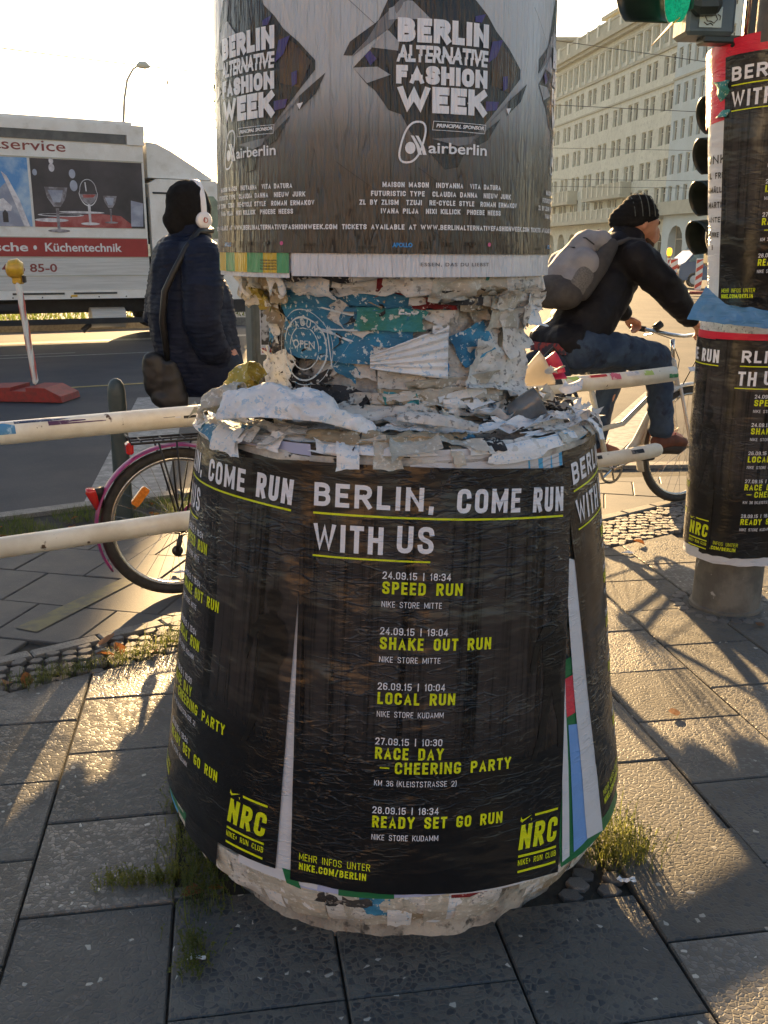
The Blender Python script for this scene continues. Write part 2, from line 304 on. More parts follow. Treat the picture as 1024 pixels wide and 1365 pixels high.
def poster_mat(name, kind):
    # printed paper with crease relief; 'run' dark print, 'fashion' grey gradient print, or a plain colour
    m = bpy.data.materials.new(name); m.use_nodes = True; t = m.node_tree; N = t.nodes; L = t.links; b = N['Principled BSDF']
    g = N.new('ShaderNodeNewGeometry'); pos = g.outputs['Position']
    def nz(scale, st, det=5, ro=.6, off=0):
        k = N.new('ShaderNodeMapping'); k.inputs['Scale'].default_value = st; k.inputs['Location'].default_value = (off, off, off); L.new(pos, k.inputs[0])
        n = N.new('ShaderNodeTexNoise'); n.inputs['Scale'].default_value = scale; n.inputs['Detail'].default_value = det; n.inputs['Roughness'].default_value = ro; L.new(k.outputs[0], n.inputs['Vector']); return n.outputs[0]
    def rng(x, a, bb, c=0, d=1):
        r = N.new('ShaderNodeMapRange'); r.inputs[1].default_value = a; r.inputs[2].default_value = bb; r.inputs[3].default_value = c; r.inputs[4].default_value = d; L.new(x, r.inputs[0]); return r.outputs[0]
    def math_(op, a, bb):
        k = N.new('ShaderNodeMath'); k.operation = op
        for i, q in enumerate((a, bb)):
            if isinstance(q, (int, float)): k.inputs[i].default_value = q
            else: L.new(q, k.inputs[i])
        return k.outputs[0]
    def mix(f, a, bb):
        x = N.new('ShaderNodeMix'); x.data_type = 'RGBA'; L.new(f, x.inputs[0])
        for s_, i in ((a, 6), (bb, 7)):
            if isinstance(s_, tuple): x.inputs[i].default_value = s_
            else: L.new(s_, x.inputs[i])
        return x.outputs[2]
    vertical = kind.startswith('fashion')
    if vertical:
        big = nz(7, (6, 6, .55), 4); fine = nz(60, (3, 3, .8), 4); crease = math_('ABSOLUTE', math_('SUBTRACT', nz(10, (5, 5, .5), 2, .5, 5), .5), 0)
        h = math_('ADD', math_('MULTIPLY', big, 5.0), math_('ADD', math_('MULTIPLY', fine, .25), math_('MULTIPLY', rng(crease, 0, .04), .35)))
        dist, stg, rough = .0042, .85, .24
    else:
        # ridged horizontal creases of glued wet paper
        r1 = math_('ABSOLUTE', math_('SUBTRACT', nz(9, (1, 1, 4.2), 2, .5), .5), 0)
        r2 = math_('ABSOLUTE', math_('SUBTRACT', nz(26, (1, 1, 3.6), 2, .5, 3), .5), 0)
        msk = rng(nz(3.5, (1, 1, 1.4), 3, .5, 9), .42, .62)
        big = nz(4.5, (1, 1, 2.6), 3, .5, 1)
        h = math_('ADD', math_('MULTIPLY', big, 2.2), math_('ADD', math_('MULTIPLY', rng(r1, 0, .035), math_('MULTIPLY', msk, -.30)), math_('MULTIPLY', math_('MULTIPLY', rng(r2, 0, .03), msk), -.13)))
        dist, stg, rough = .0064, .85, .22
    uv = N.new('ShaderNodeTexCoord').outputs['UV']
    if kind == 'run':
        k = N.new('ShaderNodeMapping'); k.inputs['Scale'].default_value = (7.5, .16, 1); L.new(uv, k.inputs[0])
        n = N.new('ShaderNodeTexNoise'); n.inputs['Scale'].default_value = 2.4; n.inputs['Detail'].default_value = 6; n.inputs['Roughness'].default_value = .75; L.new(k.outputs[0], n.inputs['Vector'])
        bands = mix(rng(n.outputs[0], .40, .50), C4((.005, .005, .006)), C4((.038, .034, .034)))
        sx = N.new('ShaderNodeSeparateXYZ'); L.new(uv, sx.inputs[0])
        low = rng(sx.outputs[1], .30, .42); top = rng(sx.outputs[1], .99, .87)
        col = mix(low, C4((.010, .010, .011)), bands)
        col = mix(rng(sx.outputs[1], .80, 1.0), col, C4((.020, .018, .018)))
    elif vertical:
        sx = N.new('ShaderNodeSeparateXYZ'); L.new(uv, sx.inputs[0])
        rp = N.new('ShaderNodeValToRGB'); L.new(sx.outputs[1], rp.inputs[0])
        e = rp.color_ramp.elements; e[0].position = 0; e[0].color = (.042, .036, .034, 1); e[1].position = 1; e[1].color = (.74, .77, .82, 1)
        for p_, c_ in ((.20, (.060, .053, .050, 1)), (.31, (.14, .135, .135, 1)), (.46, (.48, .50, .53, 1))):
            q = e.new(p_); q.color = c_
        col = rp.outputs[0]
        if kind == 'fashion_ink': col = C4((.016, .015, .018))
    else: col = C4(kind.split(':')[1])
    if isinstance(col, tuple): b.inputs['Base Color'].default_value = col
    else: L.new(col, b.inputs['Base Color'])
    b.inputs['Roughness'].default_value = rough + (.15 if ':' in kind else 0); b.inputs['Specular IOR Level'].default_value = .5 if vertical else .38
    bp = N.new('ShaderNodeBump'); bp.inputs['Strength'].default_value = stg; bp.inputs['Distance'].default_value = dist; L.new(h, bp.inputs['Height']); L.new(bp.outputs[0], b.inputs['Normal'])
    return m
Mt = {}
Mt['slab'] = slab_mat('slab', (.135, .130, .118), (.035, .042, .05), (.075, .078, .08))
Mt['slab2'] = slab_mat('slab2', (.142, .134, .120), (.07, .075, .078), (.17, .16, .145), scale=80, rough=.62, amt=.42)
Mt['lane'] = mat('lane', (.075,.078,.082), (.10,.098,.095), sc=5, c3=(.22,.21,.19), s3=260, lo3=.64, hi3=.68, rough=.66, bump=.6, bs=170, bd=.002, coord='World', spec=.3)
Mt['joint'] = mat('joint', (.035,.032,.028), (.06,.055,.045), sc=30, rough=.95, bump=.6, bs=120, bd=.004, coord='World')
Mt['asphalt'] = mat('asphalt', (.062,.065,.072), (.085,.085,.088), sc=1.2, c3=(.15,.145,.135), s3=140, lo3=.6, hi3=.7, rough=.8, bump=.5, bs=140, bd=.003, coord='World', spec=.15)
Mt['kerb'] = mat('kerb', (.22,.21,.19), (.15,.145,.135), sc=18, c3=(.08,.08,.08), s3=160, rough=.75, bump=.5, bs=120, bd=.003, rnd=.12)
Mt['cobble'] = mat('cobble', (.17,.16,.15), (.10,.10,.10), sc=30, rough=.65, bump=.6, bs=90, bd=.004, rnd=.3)
Mt['soil'] = mat('soil', (.05,.042,.032), (.085,.07,.052), sc=14, rough=.95, bump=1, bs=60, bd=.01, coord='World')
Mt['paintw'] = mat('paintw', (.30,.30,.29), (.17,.17,.17), sc=14, c3=(.09,.09,.09), s3=70, lo3=.58, hi3=.7, rough=.7, bump=.3, bs=140, bd=.002, coord='World')
Mt['painty'] = mat('painty', (.42,.30,.08), (.30,.22,.08), sc=20, rough=.7)
Mt['lightstreak'] = mat('lightstreak', (.15,.14,.065), (.095,.093,.07), sc=16, rough=.7, coord='World')  # yellowish tint standing in for light reflected onto the cycle lane
Mt['grass'] = mat('grass', (.055,.085,.02), (.10,.115,.03), sc=4, rough=.6, rnd=0, coord='World')
Mt['weed'] = mat('weed', (.06,.085,.02), (.16,.17,.035), sc=9, rough=.55, coord='World')
for k_, c_ in (('grass', .25), ('weed', .25)):
    Mt[k_].node_tree.nodes['Principled BSDF'].inputs['Transmission Weight'].default_value = 0
Mt['leaf'] = mat('leaf', (.30,.12,.035), (.16,.07,.03), sc=40, rough=.6, rnd=.3)
def translucent(m, amt=.5, k=1.6):
    t = m.node_tree; N = t.nodes; L = t.links; b = N['Principled BSDF']; o = N['Material Output']; tr = N.new('ShaderNodeBsdfTranslucent'); mx = N.new('ShaderNodeMixShader'); mx.inputs[0].default_value = amt
    src = b.inputs['Base Color'].links[0].from_socket; hs = N.new('ShaderNodeHueSaturation'); hs.inputs['Value'].default_value = k; L.new(src, hs.inputs['Color']); L.new(hs.outputs[0], tr.inputs[0])
    L.new(b.outputs[0], mx.inputs[1]); L.new(tr.outputs[0], mx.inputs[2]); L.new(mx.outputs[0], o.inputs[0])
for k_ in ('grass', 'weed', 'leaf'): translucent(Mt[k_])
Mt['concrete'] = mat('concrete', (.50,.46,.40), (.30,.27,.235), sc=14, c3=(.10,.09,.08), s3=36, lo3=.55, hi3=.68, rough=.9, bump=1, bs=45, bd=.012)
Mt['rail'] = mat('rail', (.80,.77,.68), (.68,.63,.53), sc=9, c3=(.10,.06,.035), s3=13, lo3=.66, hi3=.70, rough=.38, bump=.25, bs=60, bd=.002)
Mt['bollard'] = mat('bollard', (.035,.055,.06), (.05,.07,.072), sc=20, rough=.4, bump=.2, bs=80, bd=.002)
Mt['black'] = mat('black', (.012,.012,.013), rough=.45)
Mt['rubber'] = mat('rubber', (.022,.021,.020), (.04,.038,.035), sc=30, rough=.75, bump=.4, bs=200, bd=.002)
Mt['steel'] = mat('steel', (.55,.54,.52), (.40,.39,.37), sc=40, rough=.25, metal=1)
Mt['chrome'] = mat('chrome', (.75,.74,.72), rough=.12, metal=1)
Mt['darksteel'] = mat('darksteel', (.09,.09,.09), (.05,.05,.05), sc=30, rough=.4, metal=.8)
Mt['magenta'] = mat('magenta', (.34,.035,.17), (.26,.03,.14), sc=20, rough=.3, coat=.4)
Mt['redlens'] = mat('redlens', (.55,.02,.015), rough=.2, coat=.6)
Mt['orangelens'] = mat('orangelens', (.75,.24,.03), (.6,.18,.02), sc=90, lo=.45, hi=.55, rough=.2, coat=.6, bump=.3, bs=300, bd=.002)
Mt['creamframe'] = mat('creamframe', (.62,.60,.54), (.52,.50,.44), sc=20, rough=.3, coat=.4)
Mt['polebase'] = mat('polebase', (.10,.095,.085), (.17,.16,.14), sc=8, c3=(.36,.35,.33), s3=14, lo3=.66, hi3=.7, rough=.7, bump=.6, bs=40, bd=.005)
Mt['poleup'] = mat('poleup', (.16,.14,.12), (.10,.09,.08), sc=7, rough=.7, bump=.6, bs=40, bd=.004)
Mt['whitebody'] = mat('whitebody', (.82,.80,.75), (.74,.71,.65), sc=3, c3=(.62,.58,.50), s3=5, lo3=.56, hi3=.8, rough=.4, bump=.1, bs=5, bd=.004)
Mt['alu'] = mat('alu', (.62,.61,.58), (.52,.51,.48), sc=8, st=(.2,.2,6), rough=.35, bump=.15, bs=12, bst=(.2,.2,4), bd=.003)
Mt['trucktop'] = mat('trucktop', (.10,.10,.095), (.14,.14,.13), sc=6, rough=.6)
Mt['chassis'] = mat('chassis', (.018,.018,.02), (.03,.03,.03), sc=6, rough=.7)
Mt['truckred'] = mat('truckred', (.36,.035,.03), (.32,.03,.026), sc=5, rough=.45)
Mt['inkred'] = mat('inkred', (.26,.055,.045), rough=.5)
Mt['inkwhite'] = mat('inkwhite', (.72,.70,.68), rough=.5)
Mt['signal'] = mat('signal', (.012,.022,.022), (.02,.03,.03), sc=12, rough=.35)
Mt['signalbox'] = mat('signalbox', (.07,.11,.14), (.055,.09,.115), sc=12, rough=.4, bump=.1, bs=20, bd=.003)
Mt['green'] = mat('green', (.01,.20,.12), (.0,.08,.05), sc=60, lo=.45, hi=.55, rough=.25, emit=(.01,.5,.25), es=.10)
Mt['yellow'] = mat('yellow', (.72,.42,.03), (.60,.33,.02), sc=20, rough=.35, coat=.4)
Mt['yellowlens'] = mat('yellowlens', (.8,.40,.02), rough=.25, emit=(1,.45,.02), es=.6)
Mt['redplastic'] = mat('redplastic', (.30,.03,.025), (.20,.03,.025), sc=14, c3=(.10,.06,.05), s3=24, lo3=.6, hi3=.75, rough=.6, bump=.4, bs=30, bd=.004)
Mt['beaconred'] = mat('beaconred', (.55,.04,.02), rough=.4)
Mt['beaconwhite'] = mat('beaconwhite', (.75,.72,.66), rough=.4)
Mt['carblue'] = mat('carblue', (.018,.03,.09), rough=.2, coat=.6)
Mt['glass'] = mat('glass', (.10,.14,.12), (.18,.26,.20), sc=3, rough=.08, spec=.8)
Mt['winglass'] = mat('winglass', (.05,.06,.055), (.15,.16,.14), sc=.35, lo=.42, hi=.6, rough=.18, spec=.6, rnd=.3)
Mt['facade'] = mat('facade', (.70,.70,.58), (.63,.63,.52), sc=.5, c3=(.55,.55,.45), s3=2.4, lo3=.5, hi3=.66, rough=.85, bump=.3, bs=2, bd=.05)
Mt['facade2'] = mat('facade2', (.54,.62,.62), (.50,.57,.56), sc=.5, rough=.85)
Mt['trim'] = mat('trim', (.48,.47,.37), (.42,.41,.32), sc=1, rough=.85)
Mt['frame'] = mat('frame', (.66,.65,.54), rough=.6)
Mt['roofm'] = mat('roofm', (.36,.35,.28), (.30,.29,.24), sc=1, rough=.8)
Mt['wire'] = mat('wire', (.03,.03,.03), rough=.6)
Mt['lampgrey'] = mat('lampgrey', (.42,.41,.37), rough=.5)
Mt['cabinet'] = mat('cabinet', (.10,.115,.10), (.14,.15,.135), sc=8, c3=(.30,.31,.28), s3=9, lo3=.68, hi3=.72, rough=.6, bump=.3, bs=30, bd=.003)
Mt['jacket'] = mat('jacket', (.006,.010,.026), (.011,.017,.038), sc=12, rough=.5, bump=.5, bs=26, bst=(.5,.5,2.4), bd=.010, spec=.15)
Mt['jacket2'] = mat('jacket2', (.007,.007,.010), (.012,.012,.016), sc=8, rough=.55, bump=.6, bs=14, bd=.012, spec=.15)
Mt['knit'] = mat('knit', (.007,.007,.008), (.012,.012,.013), sc=60, rough=.9, bump=.8, bs=150, bd=.003, spec=.15)
Mt['denim'] = mat('denim', (.012,.028,.065), (.035,.062,.11), sc=9, lo=.42, hi=.68, c3=(.008,.016,.04), s3=14, rough=.8, bump=.6, bs=60, bd=.006)
Mt['skin'] = mat('skin', (.55,.27,.17), (.48,.21,.13), sc=18, rough=.5, bump=.15, bs=90, bd=.002)
Mt['beard'] = mat('beard', (.05,.028,.018), (.09,.05,.03), sc=90, rough=.9, bump=1, bs=220, bd=.004)
Mt['shoe'] = mat('shoe', (.13,.04,.02), (.09,.03,.018), sc=16, rough=.7, bump=.4, bs=70, bd=.003)
Mt['sole'] = mat('sole', (.03,.022,.018), rough=.8)
Mt['packgrey'] = mat('packgrey', (.24,.24,.26), (.19,.19,.21), sc=10, rough=.8, bump=.5, bs=26, bd=.008)
Mt['packdark'] = mat('packdark', (.035,.033,.036), (.05,.048,.05), sc=20, rough=.75, bump=.4, bs=60, bd=.005)
Mt['mesh'] = mat('mesh', (.09,.088,.09), (.14,.135,.135), sc=160, lo=.45, hi=.55, rough=.8)
Mt['plaid'] = mat('plaid', (.20,.03,.035), (.03,.03,.05), sc=40, lo=.45, hi=.55, rough=.85)
Mt['navycloth'] = mat('navycloth', (.009,.016,.034), (.015,.026,.046), sc=9, rough=.8, bump=.4, bs=30, bd=.006)
Mt['phones'] = mat('phones', (.78,.76,.76), rough=.3, coat=.3)
Mt['pink'] = mat('pink', (.62,.05,.12), (.50,.03,.09), sc=14, rough=.45, bump=.3, bs=20, bd=.004)
Mt['run'] = poster_mat('run', 'run'); Mt['fash'] = poster_mat('fash', 'fashion'); Mt['fashink'] = poster_mat('fashink', 'fashion_ink')
def pcol(n, c): Mt[n] = poster_mat(n, 'plain:'+c)
for n_, c_ in (('pwhite', 'c9cbd2'), ('plilac', 'a9b0d2'), ('pblue', '6f9ad6'), ('pgreen', '236b42'), ('pcyan', '4fa6d8'), ('pblack', '1c1c1e'), ('pred', 'c8384a'), ('pcrimson', 'd01f3c'), ('pyel', 'd8dc1e'), ('ink_y', 'd4dc10'), ('ink_w', 'e2e2ea'), ('ink_k', '141416'), ('psky', '4a80b4')): pcol(n_, c_)
def fcol(n, c, r=.3):
    Mt[n] = poster_mat(n, 'fashion'); b_ = Mt[n].node_tree.nodes['Principled BSDF']
    for l_ in list(b_.inputs['Base Color'].links): Mt[n].node_tree.links.remove(l_)
    b_.inputs['Base Color'].default_value = C4(c)
for n_, c_ in (('f_white', 'f2f2f8'), ('f_light', 'a8aab0'), ('f_mid', '77777c'), ('f_purple', '3d2f78'), ('f_brown', '4a3320'), ('f_strip', 'd4d6de'), ('f_blue', '2f8fd6'), ('f_pink', 'd0508c'), ('f_green', '3f9a68'), ('f_yel', 'd2b030'), ('f_dim', '2a2523')): fcol(n_, c_)
# ================================================================== ground
rg = random.Random(5)
MB().add([(-1800,-1500,-.30), (1800,-1500,-.30), (1800,2000,-.30), (-1800,2000,-.30)], [(0,1,2,3)]).obj('ground', Mt['soil'], kind='structure')
def clip_poly(P, a, b, c):
    # keep a*x+b*y+c >= 0
    o = []
    for i in range(len(P)):
        p, q = P[i], P[(i+1) % len(P)]; dp, dq = a*p[0]+b*p[1]+c, a*q[0]+b*q[1]+c
        if dp >= 0: o.append(p)
        if dp*dq < 0: t = dp/(dp-dq); o.append((p[0]+(q[0]-p[0])*t, p[1]+(q[1]-p[1])*t))
    return o
def half(p, q):
    # half plane to the left of p->q
    a, b = -(q[1]-p[1]), q[0]-p[0]; l = math.hypot(a, b); return a/l, b/l, -(a*p[0]+b*p[1])/l
def area(P): return abs(sum(P[i][0]*P[(i+1) % len(P)][1]-P[(i+1) % len(P)][0]*P[i][1] for i in range(len(P))))/2
def slab_poly(P, z, th=.03, bev=.004, tilt=(0, 0), wob=0):
    cx = sum(p[0] for p in P)/len(P); cy = sum(p[1] for p in P)/len(P); n = len(P)
    if sum(P[i][0]*P[(i+1) % n][1]-P[(i+1) % n][0]*P[i][1] for i in range(n)) < 0: P = P[::-1]
    def zz(x, y): return z+(x-cx)*tilt[0]+(y-cy)*tilt[1]
    top = []; 
    for x, y in P:
        l = math.hypot(x-cx, y-cy) or 1; k = max(0, 1-bev*1.3/l); top.append((cx+(x-cx)*k, cy+(y-cy)*k))
    vs = [(x, y, zz(x, y)) for x, y in top] + [(x, y, zz(x, y)-bev) for x, y in P] + [(x, y, zz(x, y)-th) for x, y in P]
    fs = [tuple(range(n))]
    for r in (0, 1):
        for i in range(n): j = (i+1) % n; fs.append((r*n+i, (r+1)*n+i, (r+1)*n+j, r*n+j))
    return vs, fs
TH = R_(9.7); EU = (math.cos(TH), math.sin(TH)); EV = (-math.sin(TH), math.cos(TH))
def uvw(u, v): return (u*EU[0]+v*EV[0], u*EU[1]+v*EV[1])
KN = ((-1.295, 2.88), (1.544, 4.83)); KF = ((-1.387, 3.123), (1.749, 5.47))
def ext(L, a, b):
    d = (L[1][0]-L[0][0], L[1][1]-L[0][1]); l = math.hypot(*d); d = (d[0]/l, d[1]/l); return ((L[0][0]-d[0]*a, L[0][1]-d[1]*a), (L[1][0]+d[0]*b, L[1][1]+d[1]*b))
hn = half(KN[1], KN[0])   # near side
# pavement: joint bed plus slabs
e0, e1 = ext(KN, 6, 8)
pav = empty('pavement', (0, 0, 0), kind='structure')
MB().add([(x, y, -.016) for x, y in ((-28, -16), (28, -16), (40, 9.9), (4.2, 6.75), (.25, 6.38), (-.35, 6.2), (-2.153, 5.07), (-4.6, 3.07), (-27.6, -15.7))], [tuple(range(9))]).obj('slab_bed', Mt['joint'], pav)
ue = [-3.03, -2.665, -2.305, -1.945, -1.585, -1.225, -.865, -.505, -.16, .195, .555, .905, 1.265, 1.625, 1.985, 2.345, 2.70]
ph = {6: 2.116, 7: 1.902, 8: 1.55, 9: 1.545, 10: 1.40, 11: 1.594, 12: 1.46, 5: 1.93, 13: 1.66, 14: 1.5}
CXY = (.026, 2.2)
for i in range(len(ue)-1):
    p0 = ph.get(i, rg.uniform(1.4, 1.76)); p0 -= .3615*6
    for j in range(26):
        v0 = p0+j*.3615; g = .0028; P = [uvw(ue[i]+g, v0+g), uvw(ue[i+1]-g, v0+g), uvw(ue[i+1]-g, v0+.3615-g), uvw(ue[i]+g, v0+.3615-g)]
        c = ((P[0][0]+P[2][0])/2, (P[0][1]+P[2][1])/2)
        if math.hypot(c[0]-CXY[0], c[1]-CXY[1]) < .60 and not (v0 < 1.60): continue
        if i == 10 and abs(v0-1.7615) < .1: continue
        if c[1] < .1 or abs(c[0]) > .55*c[1]+1.1 or c[1] > 4.9: continue
        P = clip_poly(P, *hn)
        if len(P) < 3 or area(P) < .004: continue
        z = rg.gauss(0, .0012); tl = (rg.gauss(0, .0035), rg.gauss(0, .0035))
        if i == 11 and abs(v0-1.594) < .02: z, tl = .008, (.0, .022)
        if i == 11 and abs(v0-2.317) < .02: z, tl = .003, (.012, .006)
        mb = MB(); mb.add(*slab_poly(P, z, tilt=tl)); mb.obj('slab', Mt['slab'] if rg.random() < .5 or (c[1] < 1.8 and abs(c[0]) < .8) else Mt['slab2'], pav)
# pad round the pole and the column foot: small dark cobbles
def cobble_mesh(k):
    r = random.Random(k); n = 6; P = [(math.cos(2*math.pi*i/n+r.uniform(-.15, .15)+.5)*r.uniform(.85, 1.08), math.sin(2*math.pi*i/n+r.uniform(-.15, .15)+.5)*r.uniform(.85, 1.08)) for i in range(n)]
    vs = [(x*.9, y*.9, -.03) for x, y in P] + [(x*1.02, y*1.02, -.2) for x, y in P] + [(x, y, -1) for x, y in P] + [(0, 0, .03)]
    fs = [(i, (i+1) % n, 3*n) for i in range(n)]
    for q in (0, 1):
        for i in range(n): j = (i+1) % n; fs.append((q*n+i, (q+1)*n+i, (q+1)*n+j, q*n+j))
    mb = MB(); mb.add([(x*.5, y*.5, z*.5) for x, y, z in vs], fs); me = mb.mesh('cobblestone', ang=28); me.materials.append(Mt['cobble']); return me
cm = [cobble_mesh(k) for k in range(6)]
def cobble(x, y, sx, sy, rz, parent, z=0):
    o = link(rg.choice(cm), 'cobblestone', parent); o.location = (x, y, z+rg.gauss(0, .002)); o.scale = (sx, sy, .035); o.rotation_euler = (rg.gauss(0, .05), rg.gauss(0, .05), rz); return o
ring = empty("cobble_ring", (0, 0, 0), kind="structure")
for i in range(70):
    a = 2*math.pi*i/70
    for rr_ in (.52, .59):
        if -2.6 < a-2*math.pi < -.0 and False: continue
        x, y = CXY[0]+rr_*math.sin(a+rr_*3), CXY[1]-rr_*math.cos(a+rr_*3)
        vv = -x*math.sin(TH)+y*math.cos(TH); uu = x*math.cos(TH)+y*math.sin(TH)
        if vv < 1.775 or (uu < -.02 and y < 2.3 and rr_ > .55 and rg.random() < .6): continue
        cobble(x, y, .062, .05, a+rg.gauss(0, .1), ring, -.004)
for k in range(5):
    for j in range(4):
        u, v = .58+.066*k, 1.79+.062*j; x, y = uvw(u+rg.gauss(0, .004), v+rg.gauss(0, .004))
        if math.hypot(x-CXY[0], y-CXY[1]) > .635 : cobble(x, y, .064, .060, TH+rg.gauss(0, .15), ring, -.004)
for k in range(26):
    a = 2*math.pi*k/26; cobble(1.47+.20*math.cos(a), 3.78+.20*math.sin(a), .06, .05, a, ring, .003)
# mosaic strip between pavement and lane
strip = empty('cobble_strip', (0, 0, 0), kind='structure')
n_ = 0
def kp(L, t): return (L[0][0]+(L[1][0]-L[0][0])*t, L[0][1]+(L[1][1]-L[0][1])*t)
far = MB()
for i in range(-12, 86):
    t = i/62
    a, b = kp(KN, t), kp(KF, t); w = math.hypot(b[0]-a[0], b[1]-a[1]); m = max(4, round(w/.056))
    for j in range(m):
        s = (j+.5+(.25 if i % 2 else -.25))/m
        if s < .04 or s > .97: continue
        x, y = a[0]+(b[0]-a[0])*s+rg.gauss(0, .004), a[1]+(b[1]-a[1])*s+rg.gauss(0, .004)
        if (-1.75 < x < -.55 or .95 < x < 2.1) and n_ < 298: cobble(x, y, .058, .047, R_(35)+rg.gauss(0, .25), strip, .002); n_ += 1
        else:
            mm = rg.choice(cm); c_, s_ = math.cos(.6), math.sin(.6)
            far.add([(x+(v.co.x*c_-v.co.y*s_)*.056, y+(v.co.x*s_+v.co.y*c_)*.050, .002+v.co.z*.035) for v in mm.vertices], [tuple(p.vertices) for p in mm.polygons])
far.obj('cobblestone_bed', Mt['cobble'], kind='stuff', smooth=True)
# edging stones
kerb = empty('edging', (0, 0, 0), kind='structure')
a, b = ext(KF, 3.0, 3.5); L_ = math.hypot(b[0]-a[0], b[1]-a[1]); dx, dy = (b[0]-a[0])/L_, (b[1]-a[1])/L_; nx_, ny_ = -dy, dx; k = 0
while k < L_:
    l = .26; P = [(a[0]+dx*(k+.003)+nx_*o, a[1]+dy*(k+.003)+ny_*o) for o in (.004, .064)]; Q = [(a[0]+dx*(k+l-.003)+nx_*o, a[1]+dy*(k+l-.003)+ny_*o) for o in (.064, .004)]
    mb = MB(); mb.add(*slab_poly(P+Q, .004+rg.gauss(0, .0015), bev=.006)); mb.obj('edging_stone', Mt['kerb'], kerb); k += l
# cycle lane of large slabs laid on the skew
lane = empty('cycle_lane', (0, 0, 0), kind='structure')
hk = half(*ext(KF, 3, 3.5)); hk = (hk[0], hk[1], hk[2]-.07)
B = [(-2.6, 3.92), (-1.45, 4.80), (.2, 5.95), (3.8, 6.45)]
hb = [half(B[i+1], B[i]) for i in range(3)]
q1, q2 = R_(-12.5), R_(77.5); m1 = (math.cos(q1), math.sin(q1)); m2 = (math.cos(q2), math.sin(q2)); o0 = (-1.288, 3.70)
for i in range(-6, 20):
    for j in range(-8, 14):
        g = .003; s = .362; off = (.5*s if j % 2 else 0)
        P = [(o0[0]+m1[0]*(i*s+off+x)+m2[0]*(j*s+y), o0[1]+m1[1]*(i*s+off+x)+m2[1]*(j*s+y)) for x, y in ((g, g), (s-g, g), (s-g, s-g), (g, s-g))]
        P = clip_poly(P, *hk)
        for h_ in hb:
            if len(P) >= 3: P = clip_poly(P, *h_)
        if len(P) < 3 or area(P) < .01: continue
        cx = sum(p[0] for p in P)/len(P); cy = sum(p[1] for p in P)/len(P)
        if abs(cx) > .62*cy: continue
        mb = MB(); mb.add(*slab_poly(P, rg.gauss(-.001, .001), tilt=(rg.gauss(0, .002), rg.gauss(0, .002)))); mb.obj('slab', Mt['lane'], lane)
# streak of reflected light on the lane, laid on as a yellowish strip
MB().add([(-1.46, 3.46, .0035), (-1.36, 3.42, .0035), (-1.10, 4.08, .0035), (-1.17, 4.11, .0035)], [(0, 1, 2, 3)]).obj('light_streak', Mt['lightstreak'], kind='structure')
# road
MB().add([(-600, -500, -.06), (600, -500, -.06), (600, 1300, -.06), (-600, 1300, -.06)], [(0, 1, 2, 3)]).obj('road', Mt['asphalt'], kind='structure')
rk = empty('road_kerb', (0, 0, 0), kind='structure')
RK = [(-4.6, 3.02), (-2.153, 5.02), (-.35, 6.15), (.25, 6.33), (4.2, 6.70)]
for i in range(len(RK)-1):
    a, b = RK[i], RK[i+1]; l_ = math.hypot(b[0]-a[0], b[1]-a[1]); n = max(1, round(l_/.9)); d = ((b[0]-a[0])/l_, (b[1]-a[1])/l_)
    for j in range(n):
        k0, k1 = j*l_/n+.003, (j+1)*l_/n-.003; P = [(a[0]+d[0]*k0, a[1]+d[1]*k0), (a[0]+d[0]*k1, a[1]+d[1]*k1)]; P += [(P[1][0]-d[1]*.11, P[1][1]+d[0]*.11), (P[0][0]-d[1]*.11, P[0][1]+d[0]*.11)]
        mb = MB(); mb.add(*slab_poly(P, .01, th=.08, bev=.012)); mb.obj('kerb_stone', Mt['kerb'], rk)
def road_mark(nm, P, m, z=-.055): MB().add([(x, y, z) for x, y in P], [tuple(range(len(P)))]).obj(nm, Mt[m], kind='structure')
road_mark('road_marking', [(-1.86, 5.62), (-1.40, 5.80), (-2.14, 10.1), (-2.62, 9.9)], 'paintw')
road_mark('road_marking', [(-.9, 5.98), (-.35, 6.25), (-1.1, 10.6), (-1.6, 10.35)], 'paintw')
d_ = (.88, .474)
for (x, y, w_, l0, l1, m) in ((-3.72, 10.49, .09, -6, 5, 'painty'), (-3.59, 14.46, .10, -2.6, 1.4, 'paintw'), (-4.9, 16.2, .35, -12, 9, 'paintw'), (-6.0, 13.6, .10, -9, 1.5, 'paintw')):
    road_mark('road_marking', [(x+d_[0]*l0, y+d_[1]*l0), (x+d_[0]*l1, y+d_[1]*l1), (x+d_[0]*l1-d_[1]*w_, y+d_[1]*l1+d_[0]*w_), (x+d_[0]*l0-d_[1]*w_, y+d_[1]*l0+d_[0]*w_)], m)
road_mark('road_marking', [(1.5, 7.2), (1.85, 7.25), (3.4, 10.6), (2.95, 10.6)], 'paintw')
